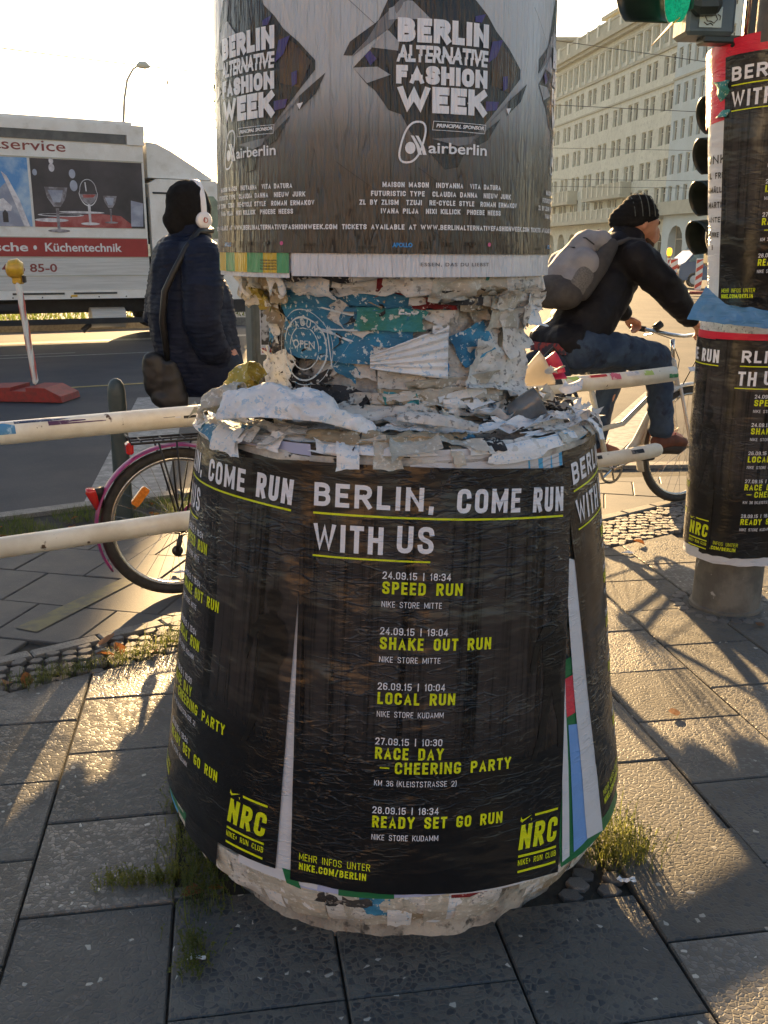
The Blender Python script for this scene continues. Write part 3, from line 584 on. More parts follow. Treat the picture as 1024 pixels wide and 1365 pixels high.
# planted median beyond the truck
med = MB(); A0 = Vector((-6.9, 18.1, 0)); dd = Vector((.88, .474, 0)); nn = Vector((-.474, .88, 0))
P = [A0-dd*30, A0+dd*9, A0+dd*9+nn*7, A0-dd*30+nn*7]
for i, (o, h0) in enumerate(((0, .09),)): med.add([tuple(p+Vector((0, 0, z))) for z in (-.08, .10) for p in P], [(4, 5, 6, 7), (0, 1, 5, 4), (1, 2, 6, 5), (2, 3, 7, 6), (3, 0, 4, 7)])
med.obj('median_island', Mt['kerb'], kind='structure')
gm = MB()
for i in range(9000):
    p = A0 + dd*rg.uniform(-14, 8.6) + nn*rg.uniform(.3, 6.5); h = rg.uniform(.05, .16); a = rg.uniform(0, 6.28); w_ = .02; l = Vector((math.cos(a), math.sin(a), 0))
    gm.add([tuple(p-l*w_+Vector((0, 0, .10))), tuple(p+l*w_+Vector((0, 0, .10))), tuple(p+Vector((rg.uniform(-.05, .05), rg.uniform(-.05, .05), .10+h)))], [(0, 1, 2)])
gm.obj('grass', Mt['grass'], kind='stuff')
# grass strip by the kerb
gs = MB()
def inpoly(x, y, P):
    r = False
    for i in range(len(P)):
        a, b = P[i], P[i-1]
        if (a[1] > y) != (b[1] > y) and x < (b[0]-a[0])*(y-a[1])/(b[1]-a[1])+a[0]: r = not r
    return r
GP = [(-2.9, 3.85), (-1.93, 4.50), (-1.50, 4.82), (-.75, 5.38), (-1.05, 5.62), (-1.75, 5.22), (-2.1, 4.98), (-3.1, 4.2)]
c_ = 0
while c_ < 11000:
    x, y = rg.uniform(-3.1, -.7), rg.uniform(3.8, 5.7)
    if not inpoly(x, y, GP) or noise.noise(Vector((x*4, y*4, 0))) < -.22+max(0, (x+1.6)*.35): 
        c_ += .3; continue
    c_ += 1; h = rg.uniform(.015, .06); a = rg.uniform(0, 6.28); w_ = rg.uniform(.0012, .003)
    gs.add([(x-w_*math.cos(a), y-w_*math.sin(a), -.005), (x+w_*math.cos(a), y+w_*math.sin(a), -.005), (x+rg.gauss(0, .02), y+rg.gauss(0, .02), h)], [(0, 1, 2)])
gs.obj('grass', Mt['grass'], kind='stuff')
# ================================================================== buildings
FA = R_(-9.3); FD = Vector((math.sin(FA), math.cos(FA), 0)); FN = Vector((-math.cos(FA), math.sin(FA), 0)); FP0 = Vector((29.19, 98, 0))
def BF(t, n, z): return FP0 + FD*t + FN*n + Vector((0, 0, z))
def wall_holes(mb, t0, t1, z0, z1, holes, dep, n=0, arch=None):
    ts = sorted({t0, t1} | {h[0] for h in holes} | {h[1] for h in holes}); zs = sorted({z0, z1} | {h[2] for h in holes} | {h[3] for h in holes})
    ts = [t for t in ts if t0 <= t <= t1]; zs = [z for z in zs if z0 <= z <= z1]
    for i in range(len(ts)-1):
        for j in range(len(zs)-1):
            c = ((ts[i]+ts[i+1])/2, (zs[j]+zs[j+1])/2)
            if any(h[0] < c[0] < h[1] and h[2] < c[1] < h[3] for h in holes): continue
            mb.add([BF(ts[i], n, zs[j]), BF(ts[i+1], n, zs[j]), BF(ts[i+1], n, zs[j+1]), BF(ts[i], n, zs[j+1])], [(0, 1, 2, 3)])
    for a, b, c, d in holes:
        mb.add([BF(a, n, c), BF(b, n, c), BF(b, n, d), BF(a, n, d), BF(a, n-dep, c), BF(b, n-dep, c), BF(b, n-dep, d), BF(a, n-dep, d)], [(0, 1, 5, 4), (1, 2, 6, 5), (2, 3, 7, 6), (3, 0, 4, 7)])
def fbox(mb, t0, t1, n0, n1, z0, z1):
    mb.add([BF(t, n, z) for z in (z0, z1) for t, n in ((t0, n0), (t1, n0), (t1, n1), (t0, n1))], [(0, 1, 2, 3), (4, 7, 6, 5), (0, 4, 5, 1), (1, 5, 6, 2), (2, 6, 7, 3), (3, 7, 4, 0)])
_wm = {}
def window(t, z0, z1, w, dep, parent, n=0, mull=True, arch=False):
    key = (round(w, 2), round(z1-z0, 2), mull, arch)
    if key not in _wm:
        h = z1-z0; m = MB(); b = .07
        def bx(a0, a1, c0, c1): m.add([FD*t_+FN*n_+Vector((0, 0, z_)) for z_ in (c0, c1) for t_, n_ in ((a0, -.05), (a1, -.05), (a1, .02), (a0, .02))], [(0, 1, 2, 3), (4, 7, 6, 5), (0, 4, 5, 1), (1, 5, 6, 2), (2, 6, 7, 3), (3, 7, 4, 0)])
        bx(-w/2, -w/2+b, 0, h); bx(w/2-b, w/2, 0, h); bx(-w/2+b, w/2-b, 0, b); bx(-w/2+b, w/2-b, h-b, h)
        if mull: bx(-.03, .03, b, h-b); bx(-w/2+b, -.03, h*.66, h*.66+.05); bx(.03, w/2-b, h*.66, h*.66+.05)
        fm = m.mesh('window'); fm.materials.append(Mt['frame'])
        g = MB(); g.add([FD*t_+FN*-.03+Vector((0, 0, z_)) for t_, z_ in ((-w/2, 0), (w/2, 0), (w/2, h), (-w/2, h))], [(0, 1, 2, 3)]); gmh = g.mesh('pane'); gmh.materials.append(Mt['winglass'])
        _wm[key] = (fm, gmh)
    fm, gmh = _wm[key]
    o = link(fm, 'window', parent); o.location = BF(t, n-dep+.08, z0); g = link(gmh, 'pane', o)
    return o
main = empty('apartment_block', (0, 0, 0), label='long cream stone apartment block with rows of paired windows receding down the avenue', cat='building')
ROWS = [(15.5, 17.3), (12.2, 14.0), (9.1, 10.85), (6.25, 8.1)]
TC, TE = 2.9, 62
w = MB(); holes = []; wins = []
nb = 14
for b in range(nb):
    c = 4.85+4.22*b
    for r, (z0, z1) in enumerate([(18.85, 20.65)]+ROWS):
        bal = (b in (2, 3, 4) or b in (6, 7, 8)) and r == 3
        for s in (-1, 1):
            if bal and s == 1 and False: continue
            t = c+.80*s; a = 7.95 if bal and b in (3, 7) else z0
            holes.append((t-.56, t+.56, a, z1)); wins.append((t, a, z1, 1.12))
for b in range(nb*2):
    t = 3.9+2.11*b; holes.append((t-.55, t+.55, 22.0, 24.05)); wins.append((t, 22.0, 24.05, 1.1))
wall_holes(w, TC, TE, 5.2, 25.2, holes, .34)
ah = []
for b in range(nb):
    c = 4.85+4.22*b; ah.append((c-1.35, c+1.35, .3, 3.9))
wall_holes(w, TC, TE, 0, 5.2, ah, .9)
for b in range(nb):   # round the tops of the arcade openings
    c = 4.85+4.22*b
    for k in range(6):
        a0, a1 = math.pi*k/6, math.pi*(k+1)/6; x0, x1 = -1.35*math.cos(a0), -1.35*math.cos(a1); y0, y1 = 2.55+1.35*math.sin(a0), 2.55+1.35*math.sin(a1)
        w.add([BF(c+x0, .002, y0), BF(c+x1, .002, y1), BF(c+x1, .002, 3.9), BF(c+x0, .002, 3.9)], [(0, 1, 2, 3)])
fbox(w, TC, TE, -14, -1.2, 0, 25.2)
w.obj('wall', Mt['facade'], main)
for t, z0, z1, ww in wins: window(t, z0, z1, ww, .34, main)
for b in range(nb): window(4.85+4.22*b, .3, 3.9, 2.7, .9, main)
m = MB(); fbox(m, TC-.3, TE, .003, .95, 25.2, 25.75); fbox(m, TC-.2, TE, .003, .6, 24.85, 25.2); m.obj('cornice', Mt['trim'], main)
m = MB(); fbox(m, TC, TE, .003, .22, 21.2, 21.5); m.obj('sill_course', Mt['trim'], main)
m = MB(); fbox(m, TC, TE, .003, .16, 17.85, 18.05); m.obj('string_course', Mt['trim'], main)
m = MB(); fbox(m, TC, TE, .003, .12, 24.1, 24.35); m.obj('string_course', Mt['trim'], main)
for b in range(nb*2+1):
    m = MB(); fbox(m, 3.9+2.11*b-1.055-.17, 3.9+2.11*b-1.055+.17, .003, .26, 21.5, 24.1); m.obj('pilaster', Mt['frame'], main)
pa = MB(); fbox(pa, TC, TE, .2, .5, 25.75, 26.05); fbox(pa, TC, TE, .2, .5, 26.95, 27.2); fbox(pa, TC, TE, .28, .42, 26.05, 26.95)
pp = pa.obj('parapet', Mt['trim'], main)
for b in range(17):
    m = MB(); fbox(m, 3.6+3.4*b-.28, 3.6+3.4*b+.28, .12, .56, 25.76, 27.3); m.obj('parapet_post', Mt['frame'], pp)
m = MB(); fbox(m, TC, 31, -12, -3.2, 25.2, 29.4); fbox(m, TC-.2, 31.3, -12.2, -2.6, 29.4, 29.8); m.obj('penthouse', Mt['trim'], main)
def balustrade(t0, t1, n1, z0, z1, parent, slab=.22):
    m = MB(); fbox(m, t0, t1, .004, n1, z0-slab, z0); fbox(m, t0, t1, n1-.22, n1-.02, z1-.16, z1); fbox(m, t0, t1, n1-.16, n1-.08, z0, z1-.16); o = m.obj('balcony', Mt['trim'], parent)
    n = max(2, round((t1-t0)/1.7))
    for k in range(n+1):
        m = MB(); c = t0+.13+(t1-t0-.26)*k/n; fbox(m, c-.12, c+.12, n1-.26, n1+.02, z0+.002, z1+.06); m.obj('baluster_post', Mt['frame'], o)
    for t in (t0, t1-.2):
        m = MB(); fbox(m, t+.002, t+.198, .006, n1-.22, z0, z1-.003); m.obj('balcony_end', Mt['trim'], o)
balustrade(12.3, 24.2, 1.3, 7.85, 9.15, main, .35); balustrade(29.2, 41.2, 1.3, 7.85, 9.15, main, .35); balustrade(TC-.1, TE, 1.6, 5.35, 6.4, main, .45)
# neighbouring pale blue building
nb2 = empty('corner_building', (0, 0, 0), label='pale bluish stone building standing nearest, beside the traffic signals', cat='building')
w = MB(); holes = []; wins = []
for k in range(18):
    t = 1.45-1.63*k
    for z0, z1 in [(22.2, 24.0), (18.9, 20.7), (15.6, 17.4), (12.3, 14.1), (9.1, 10.9), (6.3, 8.0)]: holes.append((t-.42, t+.42, z0, z1)); wins.append((t, z0, z1, .84))
wall_holes(w, -28, 2.45, 5.2, 27.5, holes, .30, n=.5)
ah = [(c-1.6, c+1.6, .3, 4.2) for c in (-.6, -4.9, -9.2, -13.5)]
wall_holes(w, -28, 2.45, 0, 5.2, ah, .9, n=.5)
for c in (-.6, -4.9, -9.2, -13.5):
    for k in range(6):
        a0, a1 = math.pi*k/6, math.pi*(k+1)/6; x0, x1 = -1.6*math.cos(a0), -1.6*math.cos(a1); y0, y1 = 2.6+1.6*math.sin(a0), 2.6+1.6*math.sin(a1)
        w.add([BF(c+x0, .502, y0), BF(c+x1, .502, y1), BF(c+x1, .502, 4.2), BF(c+x0, .502, 4.2)], [(0, 1, 2, 3)])
fbox(w, -28, 2.45, -14, -.6, 0, 27.5); fbox(w, 2.45, 2.88, -14, .15, 0, 26)
w.obj('wall', Mt['facade2'], nb2)
for t, z0, z1, ww in wins: window(t, z0, z1, ww, .30, nb2, n=.5)
for c in (-.6, -4.9, -9.2, -13.5): window(c, .3, 4.2, 3.2, .9, nb2, n=.5)
m = MB(); fbox(m, -28, 2.45, .504, .66, 17.85, 18.05); fbox(m, -28, 2.45, .504, 1.2, 5.2, 5.6); fbox(m, -28, 2.45, 1.0, 1.15, 5.6, 6.5); m.obj('string_course', Mt['trim'], nb2)
# block closing the view on the left
fb = empty('end_block', (0, 0, 0), label='cream block with stepped flat roof beyond the far end of the long block', cat='building')
m = MB(); c = Vector((28.5, 165, 0))
def eb(x0, x1, y0, y1, z0, z1, mb): mb.add([(x, y, z) for z in (z0, z1) for x, y in ((x0, y0), (x1, y0), (x1, y1), (x0, y1))], [(3, 2, 1, 0), (4, 5, 6, 7), (0, 1, 5, 4), (1, 2, 6, 5), (2, 3, 7, 6), (3, 0, 4, 7)])
eb(24.5, 46, 160, 176, 0, 30.2, m); m.obj('wall', Mt['facade'], fb)
m = MB(); eb(23.8, 46.6, 159.2, 176.6, 30.2, 31.2, m); eb(25.5, 45, 161, 175, 31.2, 33.4, m); eb(24.9, 45.4, 160.4, 175.6, 33.4, 33.9, m); m.obj('roof', Mt['roofm'], fb)
for k in range(10):
    for z in (4, 8, 12, 16, 20, 24): 
        m = MB(); eb(25.4+k*2.1, 26.6+k*2.1, 159.9, 160.2, z, z+2, m); m.obj('window', Mt['winglass'], fb)
# ================================================================== truck
TA = R_(61.7); TD = Vector((math.sin(TA), math.cos(TA), 0)); TN = Vector((math.cos(TA), -math.sin(TA), 0)); TP = Vector((-4.12, 16.37, 0))
def TF(t, n, z): return TP + TD*t + TN*n + Vector((0, 0, z))
truck = empty('box_truck', TP, label='white box truck with a wine glass picture and red lettered band', cat='truck')
def tbox(mb, t0, t1, n0, n1, z0, z1): mb.add([TF(t, n, z) for z in (z0, z1) for t, n in ((t0, n0), (t1, n0), (t1, n1), (t0, n1))], [(0, 1, 2, 3), (4, 7, 6, 5), (0, 4, 5, 1), (1, 5, 6, 2), (2, 6, 7, 3), (3, 7, 4, 0)])
TB, TF_ = -4.6, .13
m = MB(); tbox(m, TB, TF_, -2.35, 0, .80, 3.34); m.obj('cargo_box', Mt['whitebody'], truck)
m = MB(); tbox(m, TB, TF_+.03, -2.36, .03, 3.25, 3.40); tbox(m, TB, TF_-.12, -2.2, -.15, 3.40, 3.47); m.obj('roof_rail', Mt['whitebody'], truck)
m = MB(); tbox(m, TB, TF_-.27, .002, .022, 3.11, 3.25); m.obj('dark_rail', Mt['trucktop'], truck)
m = MB(); tbox(m, TF_-.26, TF_+.02, .002, .035, 3.10, 3.25); m.obj('corner_cap', Mt['whitebody'], truck)
m = MB(); tbox(m, TB, TF_-.01, .002, .012, .81, 1.335); m.obj('drop_side', Mt['alu'], truck)
for z in (1.04, 1.335, 1.64, 2.845): m = MB(); tbox(m, TB, TF_-.02, .012, .020, z-.006, z+.006); m.obj('panel_seam', Mt['trim'], truck)
m = MB(); tbox(m, TB, TF_, -.02, .03, .67, .80); fr_ = m.obj('side_rail', Mt['whitebody'], truck)
for a, b in ((-3.4, -2.5), (-2.1, -1.3), (-1.15, -.45)): m = MB(); tbox(m, a, b, .03, .045, .745, .775); m.obj('latch_bar', Mt['darksteel'], fr_)
m = MB(); tbox(m, TB, TF_-.02, .012, .018, 1.342, 1.632); band = m.obj('red_band', Mt['truckred'], truck)
tx = lambda z: (lambda x, y: TF(x, z, y))
for a_ in (('äsche', -2.42, 1.425, .62, .135), ('•', -1.72, 1.445, .055, .07), ('Küchentechnik', -1.54, 1.425, 1.22, .135)): m = MB(); put_text(m, *a_, tx(.021), bold=.02); m.obj('white_lettering', Mt['inkwhite'], band)
m = MB(); put_text(m, 'tservice', -2.18, 2.945, 1.08, .165, tx(.004), bold=.006); m.obj('red_lettering', Mt['inkred'], truck)
for a_ in (('4', -2.22, 1.10, .085, .13), ('6', -1.96, 1.10, .085, .13), ('85-0', -1.80, 1.10, .42, .13)): m = MB(); put_text(m, *a_, tx(.014)); m.obj('red_lettering', Mt['inkred'], truck)
for k in range(9): m = MB(); m.tube([TF(-3.9+.45*k, .03, .70), TF(-3.9+.45*k, .036, .70)], .012, 8); m.obj('rivet', Mt['darksteel'], fr_)
for t_ in (-1.2, -3.0): m = MB(); tbox(m, t_, t_+.10, .03, .05, .705, .735); m.obj('side_marker', Mt['yellow'], fr_)
# printed pictures: flat print, as colour shapes
Mt['ph_dark'] = mat('ph_dark', (.030,.024,.026), (.075,.06,.065), sc=1.6, lo=.35, hi=.65, rough=.4)
Mt['ph_red'] = mat('ph_red', (.30,.04,.035), (.42,.12,.11), sc=5, lo=.4, hi=.6, rough=.4); Mt['ph_glass'] = mat('ph_glass', (.34,.32,.35), (.14,.12,.13), sc=9, lo=.4, hi=.6, rough=.4)
Mt['ph_hi'] = mat('ph_hi', (.74,.72,.74), (.5,.47,.5), sc=10, rough=.4); Mt['ph_sky'] = mat('ph_sky', (.10,.28,.58), (.42,.55,.68), sc=2.2, lo=.42, hi=.6, rough=.4); Mt['ph_haze'] = mat('ph_haze', (.42,.44,.52), (.26,.28,.36), sc=4, rough=.4)
pic = MB(); tbox(pic, -1.66, TF_-.04, .004, .010, 1.80, 2.83); pic = pic.obj('wine_glass_picture', Mt['ph_dark'], truck)
def shape(mat_, pts, n, par, name='printed_shape'): mb = MB(); mb.add([TF(x, n, y) for x, y in pts], [tuple(range(len(pts)))]); mb.obj(name, Mt[mat_], par)
shape('ph_red', [(-1.66, 1.80), (TF_-.26, 1.80), (TF_-.26, 1.86), (-.30, 1.99), (-.66, 2.02), (-1.1, 1.98), (-1.55, 1.93), (-1.66, 1.88)], .0115, pic)
def ell(cx, cy, rx, ry, n=20, a0=0, a1=2*math.pi): return [(cx+rx*math.cos(a0+(a1-a0)*i/n), cy+ry*math.sin(a0+(a1-a0)*i/n)) for i in range(n)]
shape('ph_hi', ell(-1.25, 1.985, .36, .026), .0125, pic); shape('ph_hi', ell(-.92, 2.035, .36, .018), .0125, pic); shape('ph_hi', ell(-1.40, 1.905, .26, .030), .0125, pic); shape('ph_dark', ell(-1.25, 1.990, .30, .016), .0132, pic)
for (cx, cz, s_, mn, hi) in ((-1.30, 2.34, 1.15, 'ph_glass', 'ph_haze'), (-.80, 2.38, 1.0, 'ph_glass', 'ph_hi'), (-.46, 2.26, .72, 'ph_glass', 'ph_haze')):
    rb, hb = .155*s_, .20*s_
    if s_ == 1.0:
        o_ = [(cx+rb*math.cos(a)*(1 if math.sin(a) < 0 else .86), cz+hb*1.25*math.sin(a) if math.sin(a) < 0 else cz+hb*.85*math.sin(a)) for a in [2*math.pi*i/28 for i in range(28)]]
        for i in range(28):
            a, b = o_[i], o_[(i+1) % 28]; q = lambda p, k: (cx+(p[0]-cx)*k, cz+(p[1]-cz)*k); shape('ph_hi', [a, b, q(b, .93), q(a, .93)], .014, pic)
        shape('ph_glass', [(cx-rb*.9, cz-hb*.3), (cx+rb*.9, cz-hb*.3), (cx+rb*.62, cz-hb*.85), (cx, cz-hb*1.15), (cx-rb*.62, cz-hb*.85)], .0132, pic); shape('ph_red', [(cx-rb*.6, cz-hb*.35), (cx+rb*.75, cz-hb*.32), (cx+rb*.5, cz-hb*.55), (cx-rb*.5, cz-hb*.6)], .0138, pic)
        shape('ph_hi', [(cx-.05, cz+.12), (cx-.03, cz+.12), (cx-.02, cz-.02), (cx-.04, cz-.02)], .014, pic)
    else:
        shape(mn, [(cx-rb, cz+hb*.3), (cx+rb, cz+hb*.3), (cx+rb*.8, cz-hb*.4), (cx+rb*.3, cz-hb), (cx-rb*.3, cz-hb), (cx-rb*.8, cz-hb*.4)], .0132, pic)
        shape(hi, [(cx-rb*.7, cz+hb*.1), (cx+rb*.6, cz+hb*.1), (cx+rb*.3, cz-hb*.7), (cx-rb*.3, cz-hb*.7)], .0138, pic)
    shape('ph_hi' if s_ == 1 else 'ph_glass', [(cx-.022*s_, cz-hb*1.1), (cx+.022*s_, cz-hb*1.1), (cx+.018*s_, cz-.50*s_), (cx-.018*s_, cz-.50*s_)], .0136, pic)
    shape('ph_hi' if s_ == 1 else 'ph_glass', ell(cx, cz-.52*s_, .15*s_, .022*s_), .0136, pic)
for cx, cz, r in ((-1.34, 2.70, .045), (-1.34, 2.80, .035), (-1.60, 2.62, .035), (-1.02, 2.44, .06), (-1.03, 2.62, .05)): shape('ph_hi' if cz > 2.65 else 'ph_haze', ell(cx, cz, r, r*1.4), .0128, pic)
shape('ph_haze', [(-.14, 1.83), (.06, 1.83), (.08, 2.20), (-.12, 2.24)], .0125, pic)
p2_ = MB(); tbox(p2_, TB, -1.70, .004, .010, 1.80, 2.83); p2_ = p2_.obj('marquee_picture', Mt['ph_sky'], truck)
shape('ph_haze', [(-2.6, 1.80), (-1.73, 1.80), (-1.83, 2.1), (-2.05, 2.45), (-2.2, 2.3), (-2.6, 2.35)], .0115, p2_); shape('ph_hi', [(-2.10, 2.62), (-2.02, 2.55), (-1.86, 2.2), (-1.74, 1.8), (-1.82, 1.8), (-1.95, 2.2)], .0125, p2_); shape('ph_hi', [(-2.3, 2.15), (-2.1, 2.22), (-1.98, 2.1), (-2.0, 2.03), (-2.3, 2.03)], .0122, p2_); shape('ph_dark', [(-2.13, 1.86), (-2.05, 1.86), (-2.05, 2.0), (-2.09, 2.05), (-2.13, 2.0)], .0128, p2_)
m = MB(); tbox(m, TF_-.02, TF_+.02, .01, .04, 1.35, 1.55); m.obj('door_catch', Mt['steel'], truck)
# chassis
m = MB(); tbox(m, TB, 1.6, -1.9, -.45, .42, .67); m.obj('chassis_frame', Mt['chassis'], truck)
m = MB(); tbox(m, TB, .2, -.10, -.04, .255, .345); tbox(m, TB, -1.9, -.10, -.04, .50, .60); m.obj('side_guard', Mt['chassis'], truck)
m = MB(); m.tube([TF(-.85, -.30, .34), TF(-.28, -.30, .34)], .17, 18); m.obj('air_tank', Mt['alu'], truck)
m = MB(); m.tube([TF(-1.0, -.3, .12), TF(-.9, -.3, .20), TF(-.8, -.3, .3)], .05, 8); m.obj('exhaust', Mt['darksteel'], truck)
def twheel(t, n, r=.42, w=.25, mir=1):
    m = MB(); c = TF(t, n, r); prof = [(r*.60, 0), (r*.92, 0), (r, .04), (r, w-.04), (r*.92, w), (r*.60, w)]
    Mx = Matrix((TD, Vector((0, 0, 1)), TN*-1)).transposed()
    m.lathe(prof, c, 28, cap=False, M=Mx); o = m.obj('wheel', Mt['rubber'], truck, ang=40)
    m = MB(); m.lathe([(.02, .10), (r*.25, .04), (r*.35, .10), (r*.60, .03), (r*.60, .2)], c, 24, cap=True, M=Mx); m.obj('rim', Mt['alu'], o, ang=40)
twheel(.72, -.06); twheel(-3.2, -.06); twheel(.72, -2.05); twheel(-3.2, -2.05)
# cab
cabp = [(.20, .50), (.20, 2.52), (.34, 2.60), (1.35, 2.60), (1.62, 2.30), (1.86, 1.55), (1.92, .95), (1.92, .45), (1.20, .45), (1.16, .80), (1.0, .95), (.72, 1.0), (.44, .95), (.28, .80), (.24, .50)]
m = MB(); m.prism(cabp, lambda x, y: TF(x, .0, y), TN*-2.2); m.obj('cab', Mt['whitebody'], truck)
defl = [(.22, 2.62), (.22, 3.18), (.40, 3.16), (.62, 3.06), (1.0, 2.84), (1.36, 2.62)]
m = MB(); m.prism(defl, lambda x, y: TF(x, -.12, y), TN*-1.95); m.obj('roof_spoiler', Mt['whitebody'], truck)
m = MB(); m.prism([(.75, 1.65), (.75, 2.35), (1.30, 2.35), (1.52, 2.1), (1.66, 1.65)], lambda x, y: TF(x, .004, y), TN*-.004); m.obj('side_window', Mt['glass'], truck)
m = MB(); m.prism([(1.64, 2.28), (1.87, 1.60), (1.875, 1.60), (1.645, 2.28)], lambda x, y: TF(x+.008, -.12, y), TN*-1.96); m.obj('windscreen', Mt['glass'], truck)
m = MB(); tbox(m, .25, 1.15, .003, .012, 2.36, 2.39); tbox(m, .62, .64, .003, .010, .9, 2.4); tbox(m, 1.2, 1.93, .003, .05, .40, .62); tbox(m, .14, .20, -1.8, -.15, .7, 2.3); m.obj('cab_trim', Mt['chassis'], truck)
for n in (-.12, -2.0): m = MB(); tbox(m, 1.92, 1.95, n-.12, n+.12, .68, .86); m.obj('headlight', Mt['ph_hi'], truck)
m = MB(); tbox(m, 1.70, 1.78, .10, .30, 1.75, 2.15); m.obj('mirror', Mt['chassis'], truck)
# ================================================================== street lamp, wires
lp = empty('street_lamp', (-10.9, 40, 0), label='slender curved street lamp rising behind the truck', cat='street lamp')
pts = [(-10.92, 40, 0), (-10.75, 40, 2.4), (-10.55, 40, 5.5), (-10.36, 40, 7.2), (-10.2, 40, 7.9), (-9.95, 40, 8.28), (-9.75, 40, 8.40)]
MB().tube(pts, [.09, .075, .06, .05, .045, .04, .035], 12).obj('pole', Mt['lampgrey'], lp, smooth=True)
m = MB(); m.tube([(-9.80, 40, 8.39), (-9.68, 40, 8.44), (-9.45, 40, 8.42), (-9.30, 40, 8.36)], [.05, .13, .14, .05], 12); m.obj('lamp_head', Mt['frame'], lp, smooth=True)
def wire(a, b, sag, lb, r=.012, nb=0):
    P = [Vector(a).lerp(Vector(b), i/24)-Vector((0, 0, sag*4*(i/24)*(1-i/24))) for i in range(25)]
    w_ = MB().tube(P, r, 5); o = w_.obj('overhead_wire', Mt['wire'], label=lb, cat='wire', group='overhead wires across the avenue')
    for k in range(nb): m = MB(); m.tube([P[5+k*5]-Vector((.0, 0, .08)), P[5+k*5]+Vector((.0, 0, .10))], .03, 6); m.obj('clamp', Mt['wire'], o)
wire((-20, 41, 13.2), (34, 39, 6.1), .3, 'highest overhead wire, crossing the upper windows of the long block', nb=3)
wire((-20, 41, 8.6), (34, 39, 6.15), .3, 'overhead wire crossing the long block at its third window row', nb=3)
wire((-20, 46, 6.5), (36, 46, 5.9), .1, 'lower overhead wire crossing the long block at its fifth window row', .009)
wire((-20, 47, 5.1), (36, 47, 4.75), .1, 'overhead wire just above the stone balconies', .009)
wire((-20, 50, 5.0), (36, 50, 4.6), .1, 'lowest overhead wire, level with the stone balconies', .009)
wire((-22, 40, 9.9), (3, 40, 7.4), .25, 'thin overhead wire in the bright sky over the truck', .022)
# ================================================================== beacons, car
def beacon(x, y, lab, lamp, rz=.1):
    b = empty('warning_beacon', (x, y, 0), rz, label=lab, cat='beacon', group='red and white beacons by the roadworks')
    m = MB(); m.bbox((0, 0, .06), (.8, .40, .12), .04); m.obj('foot', Mt['redplastic'], b) if False else None
    def L(m_): m_.T = wmat(b); return m_
    m = L(MB()); m.bbox((0, 0, .055), (.8, .38, .11), .05); m.obj('foot', Mt['redplastic'], b)
    m = L(MB()); m.bbox((0, 0, .73), (.26, .05, 1.14), .02); bd = m.obj('board', Mt['beaconwhite'], b)
    for k in range(4):
        z = .30+k*.30; pl = [(-.128, z-.10), (.128, z+.06), (.128, z+.20), (-.128, z+.04)]
        pl = [(x_, min(1.28, max(.18, z_))) for x_, z_ in pl]
        m = L(MB()); m.prism(pl, lambda a, c: (a, -.0275, c), (0, .002, 0)); m.obj('red_stripe', Mt['beaconred'], bd)
    if lamp:
        m = L(MB()); m.bbox((0, 0, 1.36), (.10, .09, .10), .02); lo_ = m.obj('lamp_base', Mt['yellow'], b)
        m = L(MB()); m.tube([(0, -.06, 1.52), (0, -.045, 1.52), (0, .045, 1.52), (0, .06, 1.52)], [.10, .14, .14, .10], 16); m.obj('lamp', Mt['yellowlens'], b, smooth=True)
beacon(11.65, 36, 'red and white striped beacon without a lamp, in front of the blue car', False)
beacon(10.55, 35.5, 'red and white striped beacon just right of the cyclist face', False, -.1)
beacon(10.05, 34.5, 'red and white beacon carrying a glowing yellow lamp', True, .9)
car = empty('parked_car', (15.2, 45, 0), 0, label='dark blue compact car behind the beacons at the far kerb', cat='car')
def CM(): m = MB(); m.T = Matrix.Translation((15.2, 45, 0)) @ Matrix.Rotation(R_(8), 4, 'Z'); return m
prof = [(-2.0, .30), (-2.05, .70), (-1.98, 1.0), (-1.78, 1.10), (-1.25, 1.60), (-.9, 1.70), (.4, 1.72), (.75, 1.62), (1.35, 1.10), (1.95, .95), (2.1, .75), (2.1, .32)]
m = CM()
n = len(prof)
def cw(z): return .84 if z < 1.05 else .84-(z-1.05)*.30
m.add([(x, -cw(z), z) for x, z in prof] + [(x, cw(z), z) for x, z in prof], [tuple(range(n)), tuple(range(2*n-1, n-1, -1))] + [(i, i+n, (i+1) % n+n, (i+1) % n) for i in range(n)]); m.obj('body', Mt['carblue'], car, ang=25)
for a in ([(-1.62, 1.12), (-1.22, 1.54), (-.62, 1.60), (-.62, 1.12)], [(-.52, 1.12), (-.52, 1.60), (.30, 1.62), (.30, 1.12)], [(.38, 1.12), (.38, 1.60), (.68, 1.54), (1.12, 1.14)]):
    for s in (-1, 1): m = CM(); m.add([(x, s*(cw(z)+.006), z) for x, z in a], [tuple(range(4))]); m.obj('side_window', Mt['glass'], car)
for x in (-1.30, 1.32):
    for s in (-1, 1):
        m = CM(); M3 = Matrix(((1, 0, 0), (0, 0, s), (0, 1, 0))); m.lathe([(.18, -.02), (.30, 0), (.32, .02), (.32, .18), (.3, .2)], (x, s*.66, .32), 24, M=M3); o = m.obj('wheel', Mt['rubber'], car, ang=40)
        m = CM(); m.lathe([(.02, .02), (.06, .03), (.20, .0), (.205, -.04)], (x, s*.865, .32), 12, M=M3); m.obj('rim', Mt['alu'], o)
for s in (-.6, .6): m = CM(); m.bbox((-2.04, s, .88), (.06, .26, .18), .02); m.obj('tail_light', Mt['redlens'], car)
